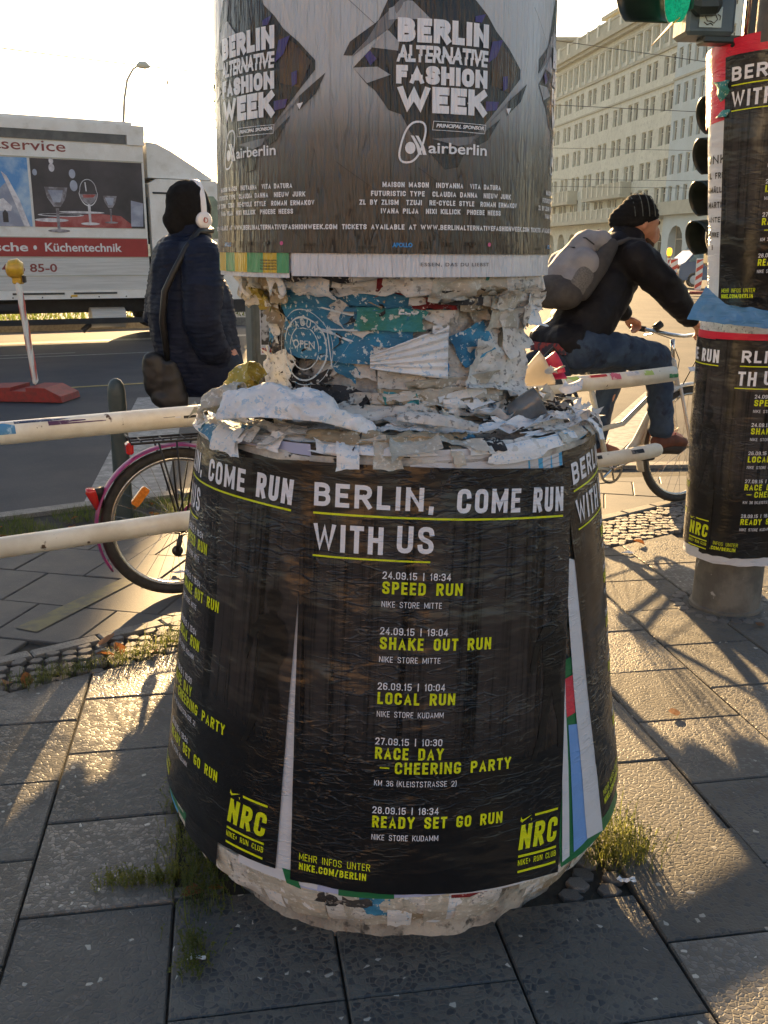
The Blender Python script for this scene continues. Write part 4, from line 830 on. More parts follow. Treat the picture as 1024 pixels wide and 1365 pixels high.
# ================================================================== advertising column
AX, AY = .026, 2.2
LR, LZ, HR_, HZ = .456, 1.071, .572, .195
SL = math.hypot(HR_-LR, LZ-HZ); SA = (HR_-LR)/SL; CA = (LZ-HZ)/SL; S0 = LR/SA
column = empty('advertising_column', (AX, AY, 0), label='short round advertising column plastered with black posters, torn paper around its narrow neck', cat='advertising column')
def skirt_pt(th, z, off=0):
    R = LR + (LZ-z)*SA/CA + off + .0045*noise.noise(Vector((math.sin(th)*2.2, math.cos(th)*2.2, z*3.0))) + .0012*noise.noise(Vector((math.sin(th)*9, math.cos(th)*9, z*16)))
    return Vector((AX + R*math.sin(th), AY - R*math.cos(th), z))
def cone_map(thc, a0, b0, rho, off):
    c, s = math.cos(rho), math.sin(rho)
    def f(p, q):
        a = a0 + p*c - q*s; b = b0 + p*s + q*c
        ss = math.hypot(a, S0+b); ph = math.atan2(a, S0+b)
        return skirt_pt(thc + ph/SA, LZ-(ss-S0)*CA, off)
    return f
def sheet(name, f, w, h, m, parent, nx=26, ny=34, x0=0, y0=0, jag=.0, seed=0, **k):
    rr = random.Random(seed); jb = [rr.uniform(-1, 1)*jag for _ in range(nx)]
    mb = MB(); mb.grid(nx, ny, lambda u, v: f(x0+u*w, y0+v*(h + jb[min(nx-1, int(round(u*(nx-1))))])))
    o = mb.obj(name, m, parent, smooth=True, **k)
    uvl = o.data.uv_layers.new(name='UVMap')
    for lp in o.data.loops:
        i = lp.vertex_index; uvl.data[lp.index].uv = ((i % nx)/(nx-1), 1-(i//nx)/(ny-1))
    return o
PW, PH = .594, .868
def run_print(parent, M_, off, keep=None):
    # all print of the running poster; p to the right, q downwards from the top left corner; M_(offset) gives the mapping
    fs_ = [M_(off+.00005*k) for k in range(6)]; f = fs_[0]
    g = lambda x, y: f(x, -y)
    w, y, k = 'w', 'y', MB()
    kk = (lambda X, Y: keep(X, -Y)) if keep else None
    def T(mb, s, p0, q, p1, h, b=.018, wt=None, **kw):
        cl = mb; mb = MB()
        put_cond(mb, s, p0, -q, p1-p0, h, lambda i: (lambda X, Y: fs_[i+1](X, -Y)), wt=wt or (.195 if b > .02 else .14 if b > .01 else .11), keep=kk, **kw)
        if mb.v: mb.obj('headline' if h > .04 else 'event_name' if (cl == 'y' and h > .02) else 'date' if '|' in s else 'small_print', Mt['ink_w' if cl == 'w' else 'ink_y'], parent, kind='stuff' if False else None)
    def bar(mb, p0, q0, p1, q1):
        mb = MB(); n = 14
        for i in range(n):
            a, b = p0+(p1-p0)*i/n, p0+(p1-p0)*(i+1)/n
            if keep and not (keep(a, q0) and keep(b, q0)): continue
            mb.add([f(a, q0), f(b, q0), f(b, q1), f(a, q1)], [(0, 3, 2, 1)])
        if mb.v: mb.obj('underline', Mt['ink_y'], parent)
    T(w, 'BERLIN,', .0285, .0845, .252, .0455, .03, wt=.195); T(w, 'COME', .303, .0865, .443, .0475, .03, wt=.195); T(w, 'RUN', .476, .088, .567, .050, .03, wt=.195)
    bar(y, .0276, .0965, .5673, .1005)
    T(w, 'WITH', .0287, .1725, .166, .054, .03, wt=.175); T(w, 'US', .192, .167, .262, .053, .03, wt=.175)
    bar(y, .0287, .181, .257, .1845)
    for q, d, t, x1, n, nx1 in ((.2190, '24.09.15 | 18:34', 'SPEED RUN', .3235, 'NIKE STORE MITTE', .2841), (.3290, '24.09.15 | 19:04', 'SHAKE OUT RUN', .3898, 'NIKE STORE MITTE', .2868), (.4400, '26.09.15 | 10:04', 'LOCAL RUN', .3204, 'NIKE STORE KUDAMM', .2986), (.5530, '27.09.15 | 10:30', 'RACE DAY', .3028, None, 0), (.6965, '28.09.15 | 18:34', 'READY SET GO RUN', .4368, 'NIKE STORE KUDAMM', .3008)):
        T(w, d, .1675, q, .299, .0145, .012); T(y, t, .168, q+.0295, x1, .0245, .03)
        if n: T(w, n, .168, q+.0555, nx1, .0118, .004)
    bar(y, .1785, .5990, .197, .6020); T(y, 'CHEERING PARTY', .208, .612, .4498, .0245, .03)
    T(w, 'KM 36', .1685, .6385, .206, .0118, .004); T(w, '(KLEISTSTRASSE 2)', .213, .6385, .3324, .0118, .004)
    T(y, 'MEHR INFOS UNTER', .0192, .8205, .168, .0150, .004); T(y, 'NIKE.COM/BERLIN', .0198, .8415, .161, .0150, .026)
    bar(y, .519, .7215, .583, .7265); T(y, 'NRC', .4805, .7945, .5815, .054, .045, shear=.08); bar(y, .481, .806, .583, .811)
    T(y, 'NIKE+ RUN CLUB', .481, .8285, .583, .0125, .02); bar(y, .481, .8395, .583, .8445)
    for poly in ([(.4825, .7215), (.4815, .7300), (.4860, .7345), (.5105, .7215), (.4885, .7285), (.4852, .7270)], [(.5075, .7295), (.5115, .7295), (.5115, .7305), (.5100, .7305), (.5100, .7345), (.5090, .7345), (.5090, .7305), (.5075, .7305)]):
        if not keep or keep(*poly[0]): MB().add([f(*p) for p in poly], [tuple(range(len(poly)))]).obj('printed_mark', Mt['ink_y'], parent)
    # dark runner standing in the printed street
    circ = [(.548+.019*math.cos(a), .287+.025*math.sin(a)) for a in [i*math.pi/6 for i in range(12)]]
    for poly in (circ, [(.541, .305), (.556, .305), (.557, .322), (.539, .322)], [(.516, .325), (.539, .316), (.557, .316), (.578, .326), (.583, .36), (.577, .40), (.576, .452), (.526, .452), (.521, .40)], [(.517, .325), (.497, .36), (.487, .412), (.494, .424), (.509, .372), (.526, .345)], [(.576, .326), (.589, .35), (.591, .39), (.577, .42), (.574, .41), (.581, .385), (.574, .35)], [(.526, .452), (.552, .452), (.546, .51), (.530, .56), (.514, .60), (.500, .604), (.515, .56), (.524, .51)], [(.549, .452), (.576, .452), (.590, .50), (.586, .54), (.591, .59), (.575, .588), (.572, .53), (.560, .50)]):
        if keep and not all(keep(*p) for p in poly): continue
        k.add([f(*p) for p in poly], [tuple(range(len(poly)))])
    if k.v: k.obj('runner_silhouette', Mt['ink_k'], parent)
# concrete foot and skirt core
def rough(fn, amp, fq):
    def g(u, v):
        p = fn(u, v); return p + (p-Vector((AX, AY, p.z))).normalized()*amp*noise.fractal(p*fq, 1, 2, 4)
    return g
prof = [(.462, -.02), (.464, .03), (.470, .07), (.487, .105), (.505, .135), (.53, .165), (.560, .192), (.556, .205)]
def foot(u, v):
    k = v*(len(prof)-1); i = min(int(k), len(prof)-2); r = prof[i][0]*(1-k+i)+prof[i+1][0]*(k-i); z = prof[i][1]*(1-k+i)+prof[i+1][1]*(k-i); t = 2*math.pi*u
    return Vector((AX+r*math.sin(t), AY-r*math.cos(t), z))
MB().grid(220, 26, rough(foot, .016, 11), close_u=True).obj('concrete_foot', Mt['concrete'], column, smooth=True)
MB().grid(90, 20, lambda u, v: skirt_pt(2*math.pi*u, HZ+.004+(LZ-.004-HZ)*v, -.012), close_u=True).obj('skirt_core', Mt['concrete'], column, smooth=True)
# plain sheets showing between the black posters and at the hem
def zone(name, pts, off, mn, n=8, **k):
    # quad given by (angle, height) corners TL TR BR BL
    A, B, Cc, D = pts
    def f(u, v):
        t = (A[0]*(1-u)+B[0]*u)*(1-v)+(D[0]*(1-u)+Cc[0]*u)*v; z = (A[1]*(1-u)+B[1]*u)*(1-v)+(D[1]*(1-u)+Cc[1]*u)*v
        return skirt_pt(t, z, off)
    return MB().grid(n, n, f).obj(name, Mt[mn], column, smooth=True, **k)
zone('paper_sheet', [(-1.9, 1.06), (-.9, 1.07), (-.92, .178), (-1.95, .19)], -.002, 'pgreen', 20, label='green sheet showing as a rim under the poster')
zone('paper_sheet', [(-1.7, 1.06), (-1.1, 1.07), (-1.12, .163), (-1.55, .166)], -.006, 'pcyan', 14, label='light blue sheet showing as a rim under the poster')
zone('paper_sheet', [(-.98, .60), (-.74, .60), (-.74, .150), (-1.0, .165)], -.001, 'pblack', 8)
zone('paper_sheet', [(-.62, .95), (-.1, .95), (-.28, .186), (-.62, .190)], 0, 'pwhite', 14, label='white sheet showing in the gap between posters')
zone('paper_sheet', [(-.42, .215), (-.37, .215), (-.34, .180), (-.40, .185)], .0012, 'pgreen', 5)
zone('paper_sheet', [(-.36, .5), (.2, .5), (.2, .187), (-.36, .182)], -.001, 'plilac', 12)
zone('paper_sheet', [(-.2, .5), (-.02, .5), (-.0, .184), (-.2, .182)], .0006, 'pgreen', 8)
zone('paper_sheet', [(.1, .5), (.62, .5), (.66, .163), (.2, .183)], -.0015, 'pwhite', 10)
zone('paper_sheet', [(.66, .62), (.92, .62), (1.25, .175), (.68, .168)], .0002, 'pgreen', 10)
zone('paper_sheet', [(.765, .477), (.874, .46), (.869, .196), (.755, .186)], .0016, 'pblue', 8, label='blue strip showing in the gap between posters')
zone('paper_sheet', [(.75, .58), (.83, .58), (.818, .495), (.76, .495)], .0016, 'pred', 4)
zone('paper_sheet', [(.74, .66), (.768, .66), (.728, .184), (.685, .18)], .0022, 'pwhite', 8)
zone('paper_sheet', [(.80, .84), (.90, .82), (.975, .178), (.842, .196)], .0026, 'pwhite', 10, label='long white strip showing in the gap between posters')
MB_ = MB(); put_text(MB_, 'F', 0, 0, .009, .03, lambda x, y: skirt_pt(.95+x/.5, .345+y, .0032)); put_text(MB_, 'G', 0, 0, .012, .022, lambda x, y: skirt_pt(.955+x/.5, .312+y, .0032)); MB_.obj('dark_lettering', Mt['ink_k'], column)
# black running posters
fL = cone_map(-1.267, -.1885, .021, -.073, .0036); fR = cone_map(1.433, -.279, -.0035, -.0212, .0036); fC = cone_map(.233, -.2938, -.0015, .066, .0062)
fB = cone_map(2.95, -.28, 0, .01, .0036); fB2 = cone_map(-2.70, -.28, 0, -.01, .0050)
for i, (f_, lb) in enumerate(((fL, 'black running event poster wrapping the left side, its headline cut by the poster beside it'), (fR, 'black running event poster wrapping the right side'), (fC, 'black running event poster facing the camera'), (fB, None), (fB2, None))):
    po = sheet('running_poster', f_, PW, PH, Mt['run'], column, jag=.0015, seed=i, label=lb)
    mp_ = ((-1.267, -.189, .020, -.048), (1.433, -.279, -.0035, -.0212), (.233, -.2938, -.0015, .066), (2.95, -.28, 0, .01), (-2.70, -.28, 0, -.01))[i]
    run_print(po, lambda o_, mp_=mp_: cone_map(*mp_, o_), (.0046, .0046, .0074, .0046, .0060)[i])
# ---- ledge and neck core: built up layers of old paper
def crum(p, a, f): return a*(noise.ridged_multi_fractal(p*f, .9, 2.1, 4, 1, 2)-1.0)
lprof = [(.452, 1.02), (.462, 1.066), (.455, 1.079), (.435, 1.086), (.40, 1.092), (.36, 1.097), (.33, 1.103), (.300, 1.115), (.283, 1.14), (.272, 1.18), (.268, 1.23), (.268, 1.30), (.274, 1.35), (.288, 1.385), (.31, 1.41), (.25, 1.43)]
def neck_r(k):
    i = min(int(k), len(lprof)-2); t = k-i; return lprof[i][0]*(1-t)+lprof[i+1][0]*t, lprof[i][1]*(1-t)+lprof[i+1][1]*t
def neck(u, v):
    r, z = neck_r(v*(len(lprof)-1)); t = 2*math.pi*u
    p = Vector((AX+(r)*math.sin(t), AY-r*math.cos(t), z)); w = min(1, max(.25, (v-.05)*6))
    d = Vector((math.sin(t), -math.cos(t), .0)) if z > 1.11 else Vector((0, 0, 1))
    return p + d*w*(.011*(noise.fractal(p*7, 1, 2, 3)) + crum(p, .0075 if z > 1.11 else .005, 15))
Mt['pulp'] = mat('pulp', (.62,.61,.58), (.34,.33,.32), sc=18, c3=(.05,.05,.05), s3=30, lo3=.60, hi3=.66, rough=.85, bump=.9, bs=60, bd=.008)
MB().grid(300, 110, neck, close_u=True).obj('paper_layers', Mt['pulp'], column, smooth=True)
for q_, c_ in (([(-1.6, 1.092), (-.38, 1.092), (-.36, 1.03), (-1.6, 1.03)], 'plilac'), ([(-.4, 1.086), (.3, 1.084), (.3, 1.03), (-.4, 1.03)], 'pblack'), ([(.05, 1.088), (.95, 1.088), (.95, 1.03), (.05, 1.03)], 'pwhite'), ([(.6, 1.094), (1.7, 1.092), (1.7, 1.03), (.6, 1.03)], 'pcyan')):
    zone('paper_sheet', q_, .0030 if c_ != 'pblack' else .0022, c_, 16, label={'plilac': 'lilac sheet edge standing above the left poster', 'pwhite': 'white sheet edge above the front poster'}.get(c_))
# ---- scraps
def paper_mat(name, c1, c2, c3='d8d6cf', sc=16, lo=.36, hi=.66, lo3=.585, hi3=.62, s3=85):
    Mt[name] = mat(name, c1, c2, sc=sc, lo=lo, hi=hi, c3=c3, s3=s3, lo3=lo3, hi3=hi3, rough=.7, bump=.8, bs=42, bst=(1,1,2), bd=.008)
for n_, a in dict(sw=('dedcd8', 'bab8b4', '8d8c8a'), sw2=('eeeded', 'd6d9de', 'b4cbe0'), sc1=('cbc6ba', 'a9a396', 'd8d6cf'), sb1=('2f7fa6', '3f6f8f', 'c9d2d4'), sb2=('4b9ac4', '2a6285', 'c9cfd0'), sb3=('1f6aa8', '2b86c9', 'd5d5d0'), sk=('26262a', '3a3a3d', 'b9b7b0'), sk2=('2e2b2c', '4b4845', '8a857e'), sr=('8c2424', '5e1c20', 'cfc8bf'), st=('a89a82', '8a7c66', 'cbc4b6'), sg=('3c7a62', '3b8fa0', 'c4c9c0'), sy=('b4a24c', '8f8440', 'cfc8b0'), so=('b9785a', 'a4543c', 'd2c8bc')).items(): paper_mat(n_, *a)
pal = ['sw']*7 + ['sw2']*5 + ['sc1']*5 + ['sb1']*2 + ['sb2']*2 + ['sb3']*1 + ['sk']*3 + ['sk2']*3 + ['sr']*1 + ['st']*3 + ['sg']*1
rng = random.Random(21)
def surf_pt(t, k, off):
    # k runs over the neck profile 0..15
    r, z = neck_r(k); r2, z2 = neck_r(min(k+.05, 15)); n2 = Vector((z2-z, 0, -(r2-r)));
    if n2.length < 1e-6: n2 = Vector((1, 0, 0))
    n2.normalize()
    p = Vector((AX+r*math.sin(t), AY-r*math.cos(t), z)); N_ = Vector((n2.x*math.sin(t), -n2.x*math.cos(t), n2.z))
    return p + N_*off, N_
def scrap(t0, k0, w, h, mn, lift=.004, curl=.012, rot=0, n=9, seed=0, jag=.2, cw=.008, name='paper_scrap', cf=22, **kk):
    rr = random.Random(seed); mb = MB(); per = [rr.uniform(1-jag, 1) for _ in range(16)]
    ce = [rr.uniform(0, 1)**2*curl for _ in range(4)]
    def f(u, v):
        x, y = u*2-1, v*2-1; a = (math.atan2(y, x)/(2*math.pi)) % 1*16; i = int(a) % 16; s_ = per[i]*(1-a+int(a)) + per[(i+1) % 16]*(a-int(a)); e = max(abs(x), abs(y)); s2 = 1-(1-s_)*e
        x *= s2; y *= s2; X = x*w/2*math.cos(rot)-y*h/2*math.sin(rot); Y = x*w/2*math.sin(rot)+y*h/2*math.cos(rot)
        r, z = neck_r(k0); 
        # move along the profile by arc length Y
        k = k0; st = .05 if Y > 0 else -.05; d = 0
        while d < abs(Y) and .3 < k < 14.7:
            a0 = neck_r(k); k += st; a1 = neck_r(k); d += math.hypot(a1[0]-a0[0], a1[1]-a0[1])
        t = t0 + X/max(.2, neck_r(k)[0])
        c = ce[0]*max(0, x)**3 + ce[1]*max(0, -x)**3 + ce[2]*max(0, y)**3 + ce[3]*max(0, -y)**3
        q, N_ = surf_pt(t, k, 0); 
        return q + N_*(lift + c + cw*(.5+.7*noise.noise(q*cf+Vector((seed, 0, 0)))) + .7*cw*(noise.ridged_multi_fractal(q*cf*1.3+Vector((0, seed, 0)), .9, 2, 3, 1, 2)-1))
    mb.grid(n, n, f)
    return mb.obj(name, Mt[mn], column, smooth=True, **kk)
sd_ = 0
for i in range(215):
    t = rng.uniform(-1.75, 1.75); k = rng.choice([rng.uniform(1.5, 7), rng.uniform(7, 14.3)]); sd_ += 1
    flat = k < 7
    scrap(t, k, rng.uniform(.03, .12), rng.uniform(.015, .04) if flat else rng.uniform(.025, .08), rng.choice(['sw', 'sw2', 'sw', 'sw2', 'sw', 'sb2', 'sk', 'sc1'] if flat else pal), lift=rng.uniform(.004, .016), curl=rng.uniform(.004, .03), rot=rng.uniform(-.6, .6) if not flat else rng.uniform(-.2, .2), seed=sd_, cw=rng.uniform(.004, .013), jag=.35)
# ledge outer layers: long pale curved strips
for i in range(34):
    t = rng.uniform(-1.7, 1.7); sd_ += 1
    scrap(t, rng.uniform(1.6, 4.5), rng.uniform(.14, .30), rng.uniform(.016, .035), rng.choice(['sw2', 'sw2', 'sw', 'sw2', 'sb2', 'sk']), lift=rng.uniform(.008, .014), curl=.005, rot=rng.uniform(-.05, .05), seed=sd_, cw=.004, n=12, jag=.3)
# larger crumpled sheets folded over one another, some overhanging
for t, k, w_, h_, mn, l_, c_ in ((-1.2, 13.0, .16, .10, 'sw', .02, .05), (-.7, 13.6, .20, .06, 'sw2', .022, .04), (-.1, 13.9, .24, .045, 'sw', .024, .03), (.5, 13.5, .20, .08, 'sc1', .026, .045), (.95, 13.0, .16, .10, 'sw', .024, .05), (1.25, 12.0, .14, .12, 'sw2', .024, .05), (.75, 9.6, .18, .13, 'sw', .026, .04), (.45, 8.6, .22, .09, 'sc1', .026, .03), (-.05, 7.9, .22, .07, 'sw', .024, .03), (-.5, 8.2, .20, .09, 'sk', .020, .02), (-1.1, 9.0, .18, .14, 'sw', .022, .05), (.62, 6.2, .22, .07, 'sw2', .016, .03), (0, 5.4, .26, .06, 'sw', .014, .02), (-.75, 5.0, .24, .06, 'sw2', .014, .02), (.3, 4.2, .30, .05, 'sw2', .012, .015), (-.3, 3.6, .30, .05, 'sw', .012, .015), (.85, 3.8, .26, .05, 'sw2', .012, .015)):
    sd_ += 1; scrap(t, k, w_, h_, mn, lift=l_, curl=c_, rot=rng.uniform(-.3, .3), seed=sd_+400, n=20, cw=.016, cf=17, jag=.3, name='paper_sheet')
# readable pieces round the neck
scrap(-.42, 11.3, .30, .17, 'sb1', lift=.020, curl=.006, seed=301, n=22, cw=.005, jag=.1, label='worn blue sheet with a white ring emblem')
scrap(.02, 12.6, .22, .07, 'sb1', lift=.022, curl=.004, seed=302, n=14, cw=.006)
scrap(-.05, 11.5, .14, .05, 'sg', lift=.025, curl=.004, seed=303, n=12, cw=.005)
scrap(.25, 12.3, .10, .03, 'sr', lift=.027, curl=.004, rot=-.12, seed=304, cw=.004, label='red scrap with white letters')
scrap(.33, 13.0, .16, .05, 'sw', lift=.024, curl=.01, seed=305, cw=.009); scrap(.05, 13.6, .12, .035, 'sr', lift=.024, curl=.01, seed=306, cw=.008)
scrap(.40, 13.0, .10, .05, 'sk', lift=.03, curl=.006, seed=307, cw=.008); scrap(.55, 12.7, .09, .08, 'st', lift=.024, curl=.02, seed=308, cw=.012)
scrap(.80, 12.2, .11, .12, 'sc1', lift=.024, curl=.03, seed=309, cw=.014); scrap(.98, 11.0, .10, .12, 'sw', lift=.026, curl=.03, seed=310, cw=.014, rot=.2)
scrap(.28, 9.8, .26, .10, 'sw', lift=.026, curl=.01, seed=311, n=18, cw=.014, cf=34); scrap(.24, 9.9, .055, .035, 'sb3', lift=.042, curl=.002, rot=-.3, seed=312, cw=.006)
scrap(.52, 10.6, .09, .08, 'sb2', lift=.034, curl=.01, rot=.5, seed=313, cw=.01); scrap(.20, 8.3, .20, .045, 'st', lift=.030, curl=.01, seed=314, cw=.016, cf=30)
scrap(.02, 8.2, .07, .045, 'sg', lift=.034, curl=.01, seed=315, cw=.01); scrap(.45, 8.0, .12, .06, 'sw2', lift=.028, curl=.02, rot=.2, seed=316, cw=.014)
scrap(-.20, 13.9, .20, .03, 'sc1', lift=.02, curl=.02, seed=317, cw=.01); scrap(.30, 14.2, .40, .03, 'sw', lift=.02, curl=.02, seed=318, n=14, cw=.008)
scrap(-.95, 13.2, .10, .07, 'st', lift=.022, curl=.03, seed=319, cw=.014); scrap(-1.15, 12.6, .08, .09, 'sy', lift=.024, curl=.03, seed=320, cw=.014)
# emblem ring and words on the blue sheet
def npt(t, z, off=.036):
    k = 7.0
    while neck_r(k)[1] < z and k < 14: k += .02
    return surf_pt(t, k, off)[0]
em = MB()
for R0, R1 in ((.053, .056), (.036, .0378), (.067, .0682)):
    for i in range(40):
        a, b = 2*math.pi*i/40, 2*math.pi*(i+1)/40
        em.add([npt(-.70+R0*math.cos(a)/.27, 1.255+R0*1.25*math.sin(a)), npt(-.70+R1*math.cos(a)/.27, 1.255+R1*1.25*math.sin(a)), npt(-.70+R1*math.cos(b)/.27, 1.255+R1*1.25*math.sin(b)), npt(-.70+R0*math.cos(b)/.27, 1.255+R0*1.25*math.sin(b))], [(0, 1, 2, 3)])
put_text(em, 'OPEN', -.028, -.006, .056, .016, lambda x, y: npt(-.70+x/.27, 1.262+y), bold=.01)
for a0, ch in zip((2.3, 1.95, 1.6, 1.25, .9, .55), 'TAGUNG'):
    put_text(em, ch, -.005, 0, .010, .013, lambda x, y, a=a0: npt(-.70+((.040+y)*math.cos(a)+x*math.sin(a))/.27, 1.255+((.040+y)*math.sin(a)-x*math.cos(a))*1.25), bold=.02)
for (x0, z0, x1, z1) in ((-.50, 1.30, -.26, 1.30), (-.26, 1.30, -.46, 1.215), (-.46, 1.215, -.50, 1.30), (-.56, 1.345, -.30, 1.33)):
    for i in range(8):
        a, b = i/8, (i+1)/8; ta, za, tb, zb = x0+(x1-x0)*a, z0+(z1-z0)*a, x0+(x1-x0)*b, z0+(z1-z0)*b
        em.add([npt(ta, za), npt(tb, zb), npt(tb+.008, zb+.003), npt(ta+.008, za+.003)], [(0, 1, 2, 3)])
em.obj('white_emblem', mat('worn_white', 'c8d0d2', '2f7fa6', sc=60, lo=.55, hi=.62, rough=.8), column)
nt_ = MB()
put_text(nt_, 'ELU', 0, 0, .035, .016, lambda x, y: npt(.0+x/.27, 1.335+y, .040), bold=.03); put_text(nt_, 'EN', 0, 0, .03, .022, lambda x, y: npt(.22+x/.27, 1.292+y, .044), bold=.05)
nt_.obj('white_lettering', Mt['sw2'], column)
# ---- crumpled loose sheets on the ledge
def crumple(name, path, rad, mn, amp=.012, fq=20, nu=40, nv=14, arc=(.15, 2.9), seed=0, **k):
    # half open cone of paper along a path
    P = [Vector(p) for p in path]
    def f(u, v):
        s_ = v*(len(P)-1); i = min(int(s_), len(P)-2); c = P[i].lerp(P[i+1], s_-i); r = rad[i]*(1-s_+i)+rad[i+1]*(s_-i)
        t = (P[i+1]-P[i]).normalized(); a = Vector((0, 0, 1)); e1 = (a - t*a.dot(t)).normalized(); e2 = t.cross(e1); an = arc[0]+(arc[1]-arc[0])*u
        q = c + (e1*math.sin(an) + e2*math.cos(an))*r
        return q + (e1*math.sin(an) + e2*math.cos(an))*amp*(noise.ridged_multi_fractal(q*fq+Vector((seed, 0, 0)), .9, 2, 4, 1, 2)-1 + .6*noise.noise(q*fq*2))
    return MB().grid(nu, nv*3, f).obj(name, Mt[mn], column, smooth=True, solid=.0012, **k)
crumple('paper_sheet', [(-.31, 1.86, 1.125), (-.22, 1.83, 1.135), (-.12, 1.79, 1.135), (-.02, 1.785, 1.108)], [.045, .058, .046, .012], 'sw2', amp=.015, fq=15, nu=60, nv=20, label='crumpled white sheet rolled into a cone on the ledge')
crumple('paper_sheet', [(-.15, 1.80, 1.10), (-.06, 1.77, 1.095), (.06, 1.775, 1.095), (.16, 1.80, 1.10)], [.012, .022, .02, .008], 'st', amp=.008, fq=30)
crumple('paper_sheet', [(.03, 1.83, 1.13), (.11, 1.80, 1.125), (.18, 1.80, 1.115)], [.016, .02, .012], 'sw', amp=.006, fq=30, label='folded white strip lying at the foot of the neck')
crumple('paper_sheet', [(-.315, 1.98, 1.13), (-.295, 1.95, 1.18), (-.26, 1.93, 1.205)], [.034, .034, .024], 'sy', amp=.010, fq=20, arc=(-.2, 3.2), label='bent olive green sheet at the left of the neck')
crumple('paper_sheet', [(-.36, 1.93, 1.10), (-.33, 1.90, 1.14), (-.28, 1.88, 1.16)], [.03, .04, .03], 'sc1', amp=.012, fq=22)
# fan of pleated paper across the neck
def fan(u, v):
    a = -.18 + u*.50; z = 1.235 + (v-.5)*(.030+.085*u) + .022*u; q = npt(a, z, .045 + .012*math.sin(u*2.6)); q.y -= .004*math.sin(v*34)
    return q
MB().grid(20, 46, fan).obj('paper_sheet', Mt['sw2'], column, smooth=True, label='pale pleated sheet fanned across the neck')
# rubble of torn paper at the right end of the ledge
for i in range(44):
    a = rng.uniform(0, 6.28); c = Vector((.37+rng.gauss(0, .034), 2.06+rng.gauss(0, .05), 1.10+abs(rng.gauss(0, .034)))); r = rng.uniform(.010, .026); s0 = rng.uniform(0, 90)
    e1 = Vector((math.cos(a), math.sin(a), rng.uniform(-.5, .5))).normalized(); e2 = e1.cross(Vector((0, 0, 1))).normalized()
    def f(u, v, c=c, r=r, e1=e1, e2=e2, s0=s0):
        x, y = (u-.5)*2, (v-.5)*2; q = c + e1*x*r + e2*y*r*.8 + e1.cross(e2)*r*.5*(x*x-y*y*.5)
        return q + Vector((noise.noise(q*40+Vector((s0, 0, 0))), noise.noise(q*40+Vector((0, s0, 0))), noise.noise(q*40+Vector((0, 0, s0)))))*r*.8
    MB().grid(8, 8, f).obj('paper_scrap', Mt[rng.choice(['sw', 'sw2', 'sw2', 'sc1', 'sk'])], column, smooth=True)
# ---- drum
DX, DY = -.005, 2.2
def dr(z): return .368 - (z-1.405)*.022
def drum_map(thc, off):
    def f(x, z):
        t = thc + x/.362; R = dr(z) + off + .0030*noise.noise(Vector((math.sin(t)*3, math.cos(t)*3, z*1.2)))
        return Vector((DX+R*math.sin(t), DY-R*math.cos(t), z))
    return f
d = MB(); d.lathe([(.24, 1.415), (.335, 1.405), (dr(1.405)-.006, 1.412), (dr(1.5)-.006, 1.5), (dr(2.2)-.006, 2.2), (dr(2.75)-.006, 2.75)], (DX, DY, 0), 72); d.obj('drum', Mt['f_strip'], column, ang=30)
d = MB(); d.lathe([(.40, 2.75), (.41, 2.79), (.36, 2.84), (.12, 2.93), (.02, 2.95)], (DX, DY, 0), 72); d.obj('cap', Mt['polebase'], column, ang=30)
def dsheet(name, th0, th1, z0, z1, off, mn, jag=0, seed=0, **k):
    f = drum_map(0, off); return sheet(name, lambda x, y: f(x, z1-(y)), (th1-th0)*.362, z1-z0, Mt[mn], column, nx=24, ny=16, x0=th0*.362, jag=jag, seed=seed, **k)
dsheet('paper_sheet', -.505, 1.9, 1.404, 1.60, .000, 'f_strip', label='white poster showing as a band under the grey posters')
dsheet('paper_sheet', -2.2, -.52, 1.400, 1.44, -.002, 'f_strip')
for i, (a, b, mn) in enumerate(((-1.75, -1.32, 'f_green'), (-1.32, -1.12, 'f_yel'), (-1.12, -.98, 'f_green'), (-.98, -.84, 'f_yel'), (-.84, -.70, 'f_green'), (-.70, -.60, 'f_yel'), (-.60, -.52, 'f_green'))):
    dsheet('paper_sheet', a, b, 1.409, 1.60, .0002, mn)
es = MB(); put_text(es, 'ESSEN, DAS DU LIEBST', (.195-.31)*.362, 1.4245, .403*.362, .0066, drum_map(.31, .0012), spacing=1.25); es.obj('grey_lettering', Mt['f_mid'], column)
es = MB()
for j in range(4): put_text(es, 'PROGRAMM UND KARTEN', (-.72)*.362, 1.431-j*.0055, .12*.362, .0032, drum_map(0, .0012))
es.obj('dark_lettering', Mt['f_dim'], column)
